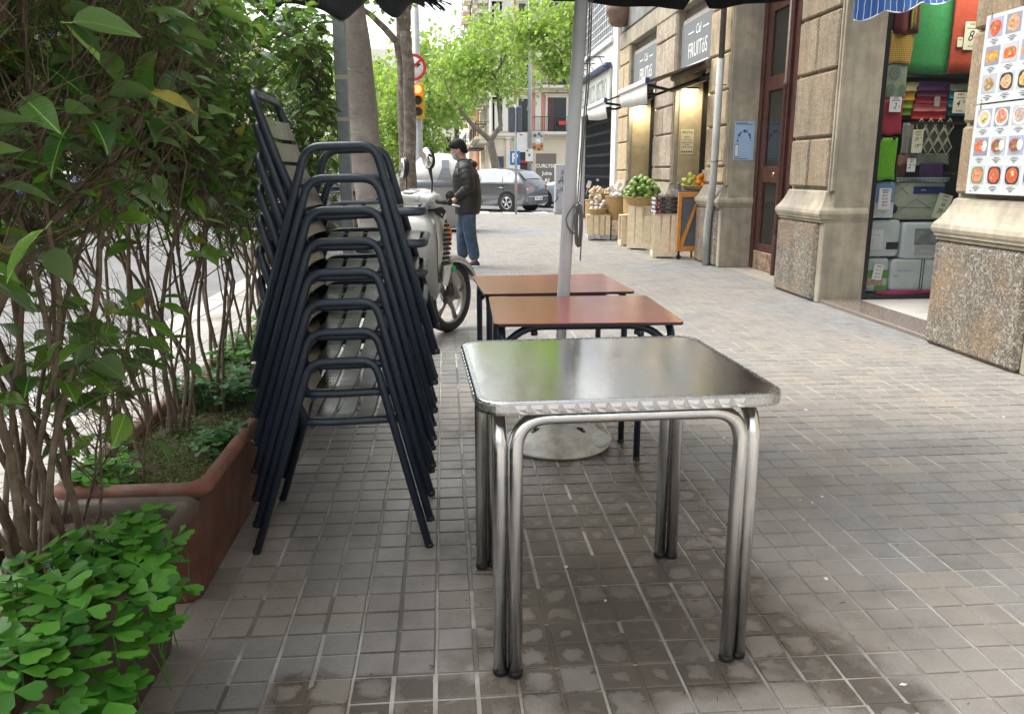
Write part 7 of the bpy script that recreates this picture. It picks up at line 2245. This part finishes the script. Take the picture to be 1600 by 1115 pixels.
ch = make_chair()
desc = ['lowest chair of the stack, its feet on the tiles', 'second chair up in the stack of dark armchairs', 'third chair up in the stack of dark armchairs',
        'fourth chair up, at table height in the stack', 'fifth chair up in the dark stack, four still above it less one', 'third chair from the top of the stack',
        'chair just below the topmost in the stack', 'topmost stacked chair, its olive back slats showing in full']
desc[4] = 'fifth chair up in the stack, just above the middle'
CH0 = Vector((-.362, 2.785, 0))
for k in range(8):
    loc = CH0 + Vector((.0050 * k, .003 * math.sin(k * 2.1), .0955 * k))
    lb = 'navy tube armchair with metal slats, ' + desc[k]
    if k == 0:
        ch.location = loc; ch['label'] = lb; ch['group'] = 'stacked terrace armchairs'; ch.rotation_euler = (0, 0, 0); WLOC[ch.name] = tuple(loc)
        ch0 = ch
    else:
        c = dup(ch0, loc, R(rnd.uniform(-.5, .5)), lb)
        if k == 7:
            c.rotation_euler = (0, R(-1.0), R(.3))
TOPCH = c
text('Y', .026, (-.2385 + .030, .012, .722), (R(90), R(0), R(90)), BLACK, TOPCH, sx=.5, name='maker_mark', world=False)
# ------------------------------------------------------------------ planters
TERRA = mat('terracotta', (.165, .068, .045), .8, var=.25, vscale=9, col2=(.21, .135, .105), v2scale=3.5, bump=.5, bscale=60, streak=.2)
DKPL = mat('brown_stoneware', (.060, .040, .030), .55, var=.25, vscale=9, col2=(.085, .062, .048), v2scale=4, bump=.4, bscale=60)
SOIL = mat('potting_soil', (.055, .032, .02), .95, var=.5, vscale=40, col2=(.11, .06, .035), v2scale=25, bump=1, bscale=90)
MOSSG = mat('soil_moss', (.045, .05, .018), .95, var=.5, vscale=60, col2=(.05, .032, .02), v2scale=20, bump=1, bscale=120)


def planter(label, y0, y1, m, soil, h=.40, x1=-.665, x0=-1.10):
    t = thing('planter', label, 'planter', ((x0 + x1) / 2, (y0 + y1) / 2, 0), 0, 'long rectangular planters along the kerb')
    mb = MB()
    def ring(i, z): return [(x, y, z) for x, y in rrect(x0 + i, x1 - i, y0 + i, y1 - i, .05, 5)]
    rings = [ring(.085, 0), ring(.082, .012), ring(.045, h - .045), ring(.018, h - .042), ring(.004, h - .03), ring(0, h - .012), ring(.010, h), ring(.03, h + .002), ring(.043, h - .006), ring(.05, h - .03), ring(.06, h - .10)]
    mb.loft(rings)
    mb.build('pot', m, t)
    s = MB()
    nx, ny = 14, 34
    vs = []; fs = []
    for j in range(ny + 1):
        for i in range(nx + 1):
            x = x0 + .052 + (x1 - x0 - .104) * i / nx; y = y0 + .052 + (y1 - y0 - .104) * j / ny
            e = min(i, nx - i, j, ny - j)
            vs.append((x, y, h - .055 + (.02 * rnd.random() + .012 * math.sin(x * 30) * math.sin(y * 23) if e else -.01)))
    for j in range(ny):
        for i in range(nx):
            a = j * (nx + 1) + i
            fs.append((a, a + 1, a + nx + 2, a + nx + 1))
    s.add(vs, fs, 0, True).build('soil', soil, t)
    return t


planter('dark brown planter nearest the viewer, overgrown with bright clover', .70, 2.12, DKPL, SOIL, .395)
planter('terracotta planter with mossy soil beside the stacked chairs', 2.16, 3.45, TERRA, MOSSG, .40)
planter('terracotta planter behind the chair backs, dark clover in it', 3.49, 4.75, TERRA, SOIL, .40)

# ------------------------------------------------------------------ clover
def clover_mesh(seed, folded=.25):
    rr = random.Random(seed)
    mb = MB()
    for k in range(3):
        a0 = R(120 * k + rr.uniform(-8, 8))
        up = rr.uniform(-.02, folded * .55)
        # heart-shaped leaflet, creased along the middle
        prof = [(0.0, 0.0), (.34, .22), (.70, .46), (.98, .40), (1.06, .20), (.95, .0)]
        mid = [(0, 0, 0), (.34, 0, .0), (.70, 0, .0), (.95, 0, .0)]
        vs = [(0, 0, 0), (.34, 0, -.03), (.70, 0, -.04), (.93, 0, 0)]
        L = [(.28, .26), (.62, .54), (.96, .53), (1.10, .26)]
        Lv = [(x, y, .05 * (y / .45)) for x, y in L]; Rv = [(x, -y, .05 * (y / .45)) for x, y in L]
        allv = vs + Lv + Rv
        fs = [(0, 1, 4), (1, 5, 4), (1, 2, 5), (2, 6, 5), (2, 3, 6), (3, 7, 6), (0, 8, 1), (1, 8, 9), (1, 9, 2), (2, 9, 10), (2, 10, 3), (3, 10, 11)]
        out = []
        for x, y, z in allv:
            z2 = z + x * up - .10 * x * x
            out.append((x * math.cos(a0) - y * math.sin(a0), x * math.sin(a0) + y * math.cos(a0), z2))
        mb.add(out, fs, 0, True)
    mb.tube([(0, 0, 0), (rr.uniform(-.2, .2), rr.uniform(-.2, .2), -1.2), (rr.uniform(-.5, .5), rr.uniform(-.5, .5), -2.6)], [.035, .04, .045], 3, cap=False)
    return mb


cm = [clover_mesh(i) for i in range(7)]
cmesh = [m.mesh('clover_leaf', CLOV, fix=False) for m in cm]
cmeshd = [m.mesh('clover_leaf', CLOVD, fix=False) for m in cm]


def clover(label, spots, meshes, size, group='clover growing in the planters', stuff=None):
    x = sum(s[0] for s in spots) / len(spots); y = sum(s[1] for s in spots) / len(spots)
    t = thing('clover_patch', label, 'clover', (x, y, .36), 0, group)
    spots = sorted(spots, key=lambda s: (s[0] ** 2 + s[1] ** 2))
    for (px_, py_, pz) in spots[:296]:
        sc = rnd.uniform(*size)
        inst('leaf', meshes[rnd.randrange(7)], t, (px_ - x, py_ - y, pz - .36), (R(rnd.gauss(0, 11)), R(rnd.gauss(4, 11)), rnd.uniform(0, 6.28)), sc)
    return t


sp = []
for k in range(1500):
    y = rnd.uniform(.86, 1.90); u = rnd.random()
    x = -.66 - .44 * u ** 1.0
    # band along the outer rim, wider towards the viewer and spilling over it
    wdt = .19 + .15 * (1.75 - y) + .05 * math.sin(y * 9) if y < 1.75 else .17 - .3 * (y - 1.75)
    if -.66 - x > max(.04, wdt): continue
    z = .37 + .05 * math.sin(min(1, (-.64 - x) / .10) * 1.57) + rnd.uniform(-.02, .045)
    if all((x - a) ** 2 + (y - b) ** 2 > .030 ** 2 for a, b, c_ in sp): sp.append((x, y, z))
for k in range(260):
    y = rnd.uniform(.9, 1.70); x = rnd.uniform(-.69, -.585); z = .425 - (x + .665) * 1.1 + rnd.uniform(-.02, .02)
    if all((x - a) ** 2 + (y - b) ** 2 > .027 ** 2 for a, b, c_ in sp): sp.append((x, y, z))
clover('bright green clover spilling over the edge of the dark planter', sorted(sp, key=lambda s_: s_[0] ** 2 + s_[1] ** 2)[:296], cmesh, (.034, .052))
sp = [(rnd.gauss(-.93, .05), rnd.gauss(1.98, .035), .37 + rnd.uniform(0, .04)) for _ in range(34)]
clover('small dark clover tuft by the ficus stems in the dark planter', [(-.86 + (a + .93), b - .17, c_) for a, b, c_ in sp], cmeshd, (.028, .038))
sp = [(rnd.gauss(-.76, .045), rnd.gauss(2.62, .08), .375 + rnd.uniform(0, .04)) for _ in range(60)]
clover('round clover tuft on the moss against the terracotta rim', [s for s in sp if s[0] < -.69], cmeshd, (.018, .026))
sp = [(rnd.uniform(-1.06, -.70), rnd.uniform(3.02, 3.42), .38 + rnd.uniform(0, .09)) for _ in range(150)]
clover('clover thicket at the far end of the mossy terracotta planter', sp, cmeshd, (.026, .036))
sp = [(rnd.uniform(-1.08, -.70), rnd.uniform(3.53, 4.6), .38 + rnd.uniform(0, .10)) for _ in range(260)]
clover('clover filling the planter behind the chair backs', sp, cmesh, (.026, .036))
sp = [(rnd.gauss(-1.0, .05), rnd.gauss(2.3, .06), .37 + rnd.uniform(0, .08)) for _ in range(40)]
clover('bright clover tuft behind the joint of the two planters', sp, cmesh, (.024, .032))
fl = MB()
for (x, y, z) in ((-.80, 3.35, .47), (-.76, 3.4, .48), (-1.02, 3.45, .50), (-.98, 3.5, .5)):
    for k in range(5):
        a = k * 1.256; fl.ell((x + .008 * math.cos(a), y + .008 * math.sin(a), z), (.009, .009, .004), 6, 4)
tag(fl.build('clover_flowers', mat('white_petal', (.75, .75, .66), .6)), 'pale clover flowers over the dark leaves of the terracotta planter', 'flowers')

# moss: fine sprigs
ms = MB()
for k in range(6500):
    x = rnd.uniform(-1.04, -.72); y = rnd.uniform(2.22, 3.05) if k % 5 else rnd.uniform(1.80, 2.06)
    if k % 5 == 0 and x < -.93: continue
    z = .352 + rnd.uniform(0, .012); s = rnd.uniform(.003, .0065); a = rnd.uniform(0, 6.3)
    ca, sa = math.cos(a) * s, math.sin(a) * s
    ms.add([(x, y, z), (x + ca, y + sa, z + s * .8), (x + ca - sa, y + sa + ca, z + s), (x - sa, y + ca, z + s * .4)], [(0, 1, 2, 3)])
tag(ms.build('moss', leafmat('moss_sprig', (.05, .09, .015), (.06, .10, .02), (.13, .17, .03), .8, .2), fix=False), kind='stuff')
# dead leaves at the stems of the near planter
DRY = leafmat('dry_leaf_mat', (.30, .20, .11), (.36, .26, .16), (.42, .32, .2), .6, .15)


def leaf_mesh(seed, curl=.3, wd=.52):
    """pointed ficus leaf, folded on its midrib, bending down to a drip tip; length 1 along +x"""
    rr = random.Random(seed)
    st = [(0, .02), (.12, .26), (.32, .46), (.52, .48), (.72, .34), (.88, .12), (1.0, .0)]
    vs = []
    tw = rr.uniform(-.3, .3)
    for x, hw in st:
        h = hw * wd
        zc = -curl * x * x * .55
        for y, dz in ((-h, h * .35), (0, 0), (h, h * .35)):
            zz = zc + dz + .012 * math.sin(9 * x + (y > 0) * 2)
            a = tw * x
            vs.append((x * (1 - .08 * curl), y * math.cos(a) - zz * math.sin(a) * .3, zz + y * math.sin(a)))
    fs = []
    for i in range(len(st) - 1):
        b = i * 3
        fs += [(b, b + 3, b + 4, b + 1), (b + 1, b + 4, b + 5, b + 2)]
    mb = MB().add(vs, fs, 0, True)
    mb.tube([(-.16, 0, .02), (0, 0, 0)], .012, 3, cap=False)
    return mb


dl = [leaf_mesh(50 + i, .9, .5).mesh('dry_leaf', DRY, fix=False) for i in range(3)]
dt = thing('dead_leaves', 'heap of curled tan dead leaves at the stems in the near planter', 'dead leaves', (-.98, 1.85, .36))
for k in range(42):
    inst('leaf', dl[k % 3], dt, (rnd.gauss(-.02, .035), rnd.gauss(0, .09), rnd.uniform(0, .035)), (rnd.uniform(-1, 1), rnd.uniform(-1, 1), rnd.uniform(0, 6.3)), rnd.uniform(.035, .06))

# ------------------------------------------------------------------ ficus shrubs
LEAF = leafmat('ficus_leaf', (.036, .115, .034), (.14, .21, .11), (.16, .29, .05), .3, .36, yellow=(.38, .32, .03), veins=True)
BARK = mat('ficus_bark', (.125, .088, .062), .8, var=.3, vscale=30, col2=(.20, .16, .125), v2scale=18, bump=.8, bscale=120)
TWIGM = mat('ficus_twig', (.115, .085, .055), .8, var=.35, vscale=20)
lm = [leaf_mesh(i, .35 + .1 * i) for i in range(5)]
lmesh = [m.mesh('leaf', LEAF, fix=False) for m in lm]


def shrub(label, stems, seed, leaf_n, height, lsz=(.05, .085), ax=None, gap=0, xlim=(-1.6, -.50), low=.75, ylim=(-9, 99)):
    rr = random.Random(seed)
    ys = [s_[1] for s_ in stems]
    if len(stems) > 5:
        stems = stems + [(rr.uniform(-1.08, -.92), rr.uniform(min(ys), max(ys)), rr.uniform(.0045, .008), (rr.uniform(-.08, .06), rr.uniform(-.1, .1))) for _ in range(9)]
    t = thing('ficus_shrub', label, 'shrub', (stems[0][0], stems[0][1], .33), 0, 'ficus shrubs in the planters')
    twigs = MB(); leaves = []

    def grow(p, d, L, r, lvl, mb):
        n = max(4, int(L / .06))
        pts = [p.copy()]; dd = d.normalized(); q = p.copy()
        for i in range(n):
            dd = (dd + Vector((rr.gauss(0, .09), rr.gauss(0, .09), rr.gauss(.02 if lvl < 2 else -.02, .06)))).normalized()
            if q.x > xlim[1] - .05: dd.x = -abs(dd.x)
            q = q + dd * L / n
            pts.append(q.copy())
        mb.tube(pts, [r * (1 - .62 * i / n) for i in range(n + 1)], 7 if lvl == 0 else (5 if lvl == 1 else 3), cap=False)
        if lvl >= 3:
            return pts
        k = {0: int(6 + height * 3.6), 1: 5, 2: 4}[lvl]
        for _ in range(k):
            u = rr.uniform(.22 if lvl == 0 else .12, 1.0) if lvl else rr.uniform(.28, 1) ** .8
            i = min(n - 1, int(u * n)); bp = pts[i]
            a = rr.uniform(0, 6.28)
            side = Vector((math.cos(a), math.sin(a), rr.uniform(-.1, .8)))
            nd = (pts[i + 1] - pts[i]).normalized() * .7 + side * .75
            ln = {0: rr.uniform(.28, .6), 1: rr.uniform(.14, .32), 2: rr.uniform(.06, .16)}[lvl]
            sub = grow(bp, nd, ln, max(.0011, r * {0: .42, 1: .5, 2: .55}[lvl] * (1 - .4 * u)), lvl + 1, twigs)
            if lvl + 1 >= 2:
                for j in range(1, len(sub)):
                    if sub[j].z > low * .8 or rr.random() < .22:
                        leaves.append((sub[j], (sub[j] - sub[j - 1]).normalized()))
        return pts
    for (x, y, r, lean) in stems:
        mb = MB()
        grow(Vector((x, y, .31)), Vector((lean[0], lean[1], 1)), height * rr.uniform(.85, 1.1), r, 0, mb)
        mb.build('stem', BARK, t, fix=False)
    tw = twigs.build('twigs', TWIGM, t, fix=False, kind='stuff')
    rr.shuffle(leaves)
    sel = []
    for p, d in leaves:
        pr = 1.0 if p.z > 1.3 else (.9 if p.z > low else .45)
        if not (xlim[0] - .5 < p.x < xlim[1] and ylim[0] < p.y < ylim[1]): continue
        if rr.random() < pr: sel.append((p, d))
        if len(sel) >= leaf_n: break
    base = Vector(WLOC[t.name])
    items = []
    for p, d in sel:
        a = rr.uniform(0, 6.28)
        out_ = (d * .5 + Vector((math.cos(a), math.sin(a), rr.uniform(-.9, .15)))).normalized()
        s = rr.uniform(*lsz) * (1 if rr.random() < .8 else .6)
        rot = out_.to_track_quat('X', 'Z') @ Euler((rr.uniform(-.7, .7), 0, 0)).to_quaternion()
        items.append((p, rot, s))
    items.sort(key=lambda q: (q[0] - Vector((0, 0, 1.25))).length / q[2])
    for p, rot, s in items[:290]:
        o = inst('leaf', lmesh[rr.randrange(5)], t, p - base, (0, 0, 0), s)
        o.rotation_euler = rot.to_euler()
    fo = MB()
    for p, rot, s in items[290:]:
        src = lm[rr.randrange(5)]
        b0 = len(fo.v); m4 = Matrix.Translation(p) @ rot.to_matrix().to_4x4() @ Matrix.Scale(s, 4)
        fo.v.extend([tuple(m4 @ Vector(v)) for v in src.v[:21]])
        ff = [f for f in src.f if max(f) < 21]
        fo.f.extend([tuple(b0 + k for k in f) for f in ff]); fo.mi.extend([0] * len(ff)); fo.sm.extend([True] * len(ff))
    if fo.v: fo.build('foliage', LEAF, t, fix=False, kind='stuff')
    return t


S = lambda x, y, r, lx=0, ly=0: (x, y, r * .85, (lx, ly))
shrub('tangled ficus with thick bare stems rising from the near dark planter',
      [S(-.985, 1.60, .016, .02, 0), S(-.905, 1.72, .013, -.14, .05), S(-.87, 1.80, .011, -.2, .1), S(-.93, 1.90, .012, .02, -.08), S(-.955, 1.80, .010, .06, .12), S(-.90, 1.86, .009, .10, .1),
       S(-1.02, 1.75, .010, -.08, .1), S(-.89, 1.93, .009, -.12, .15), S(-1.0, 1.45, .012, -.15, -.1), S(-.95, 1.66, .008, .05, .2), S(-.96, 1.74, .014, -.03, .02), S(-.92, 1.78, .010, .03, -.1), S(-.99, 1.84, .009, -.02, -.05), S(-.90, 1.68, .008, -.25, .0), S(-.94, 1.86, .007, -.3, .1), S(-1.03, 1.62, .014, .03, .05), S(-1.04, 1.9, .008, .05, -.1), S(-.98, 1.95, .007, .1, -.2), S(-.98, 1.2, .012, -.1, 0), S(-1.03, 1.05, .012, .0, .1)],
      11, 2700, 1.9, (.065, .12), low=.75)
shrub('ficus with a bundle of straight stems in the mossy terracotta planter',
      [S(-1.03, 2.50, .013, .0, .0), S(-1.0, 2.56, .010, -.05, .08), S(-.965, 2.78, .011, -.04, 0), S(-.945, 2.80, .008, .02, .03), S(-.925, 2.82, .008, .04, 0), S(-.955, 2.84, .007, .08, .05),
       S(-1.05, 2.42, .010, -.1, -.05), S(-1.08, 2.65, .010, -.05, .1), S(-1.0, 3.0, .009, .03, .06), S(-1.0, 2.68, .007, -.03, .1), S(-.98, 2.9, .006, .0, -.05), S(-1.06, 2.85, .008, .02, .04), S(-.94, 2.98, .006, -.04, .0), S(-1.04, 3.2, .008, .0, .0), S(-.96, 3.25, .007, .05, -.05), S(-.90, 3.1, .009, .02, .1), S(-.86, 3.05, .007, .05, .0)],
      23, 3800, 1.75, (.06, .105), low=.65, xlim=(-1.6, -.74))
shrub('ficus thicket behind the chair backs reaching over the stack',
      [S(-1.02, 3.70, .012, .03, .0), S(-.96, 3.78, .010, .1, .05), S(-1.0, 3.95, .011, .05, .1), S(-.92, 4.05, .010, .14, 0), S(-.98, 4.2, .010, .1, .1), S(-1.05, 3.6, .010, -.05, 0), S(-.88, 3.65, .008, .1, .1), S(-.9, 4.35, .009, .12, -.1),
       S(-.86, 3.9, .007, .2, -.05), S(-1.0, 4.45, .009, .05, 0)],
      37, 3600, 1.5, (.06, .095), low=.6, xlim=(-1.6, -.52))
# a leafy spray that hangs over the joint between the two near planters
shrub('low leafy ficus spray hanging in front of the stems', [S(-.92, 1.96, .006, .55, .1), S(-.96, 2.0, .006, .45, -.2), S(-.9, 2.3, .006, .3, -.3)], 5, 150, .42, (.075, .115), low=.3, xlim=(-1.2, -.70))
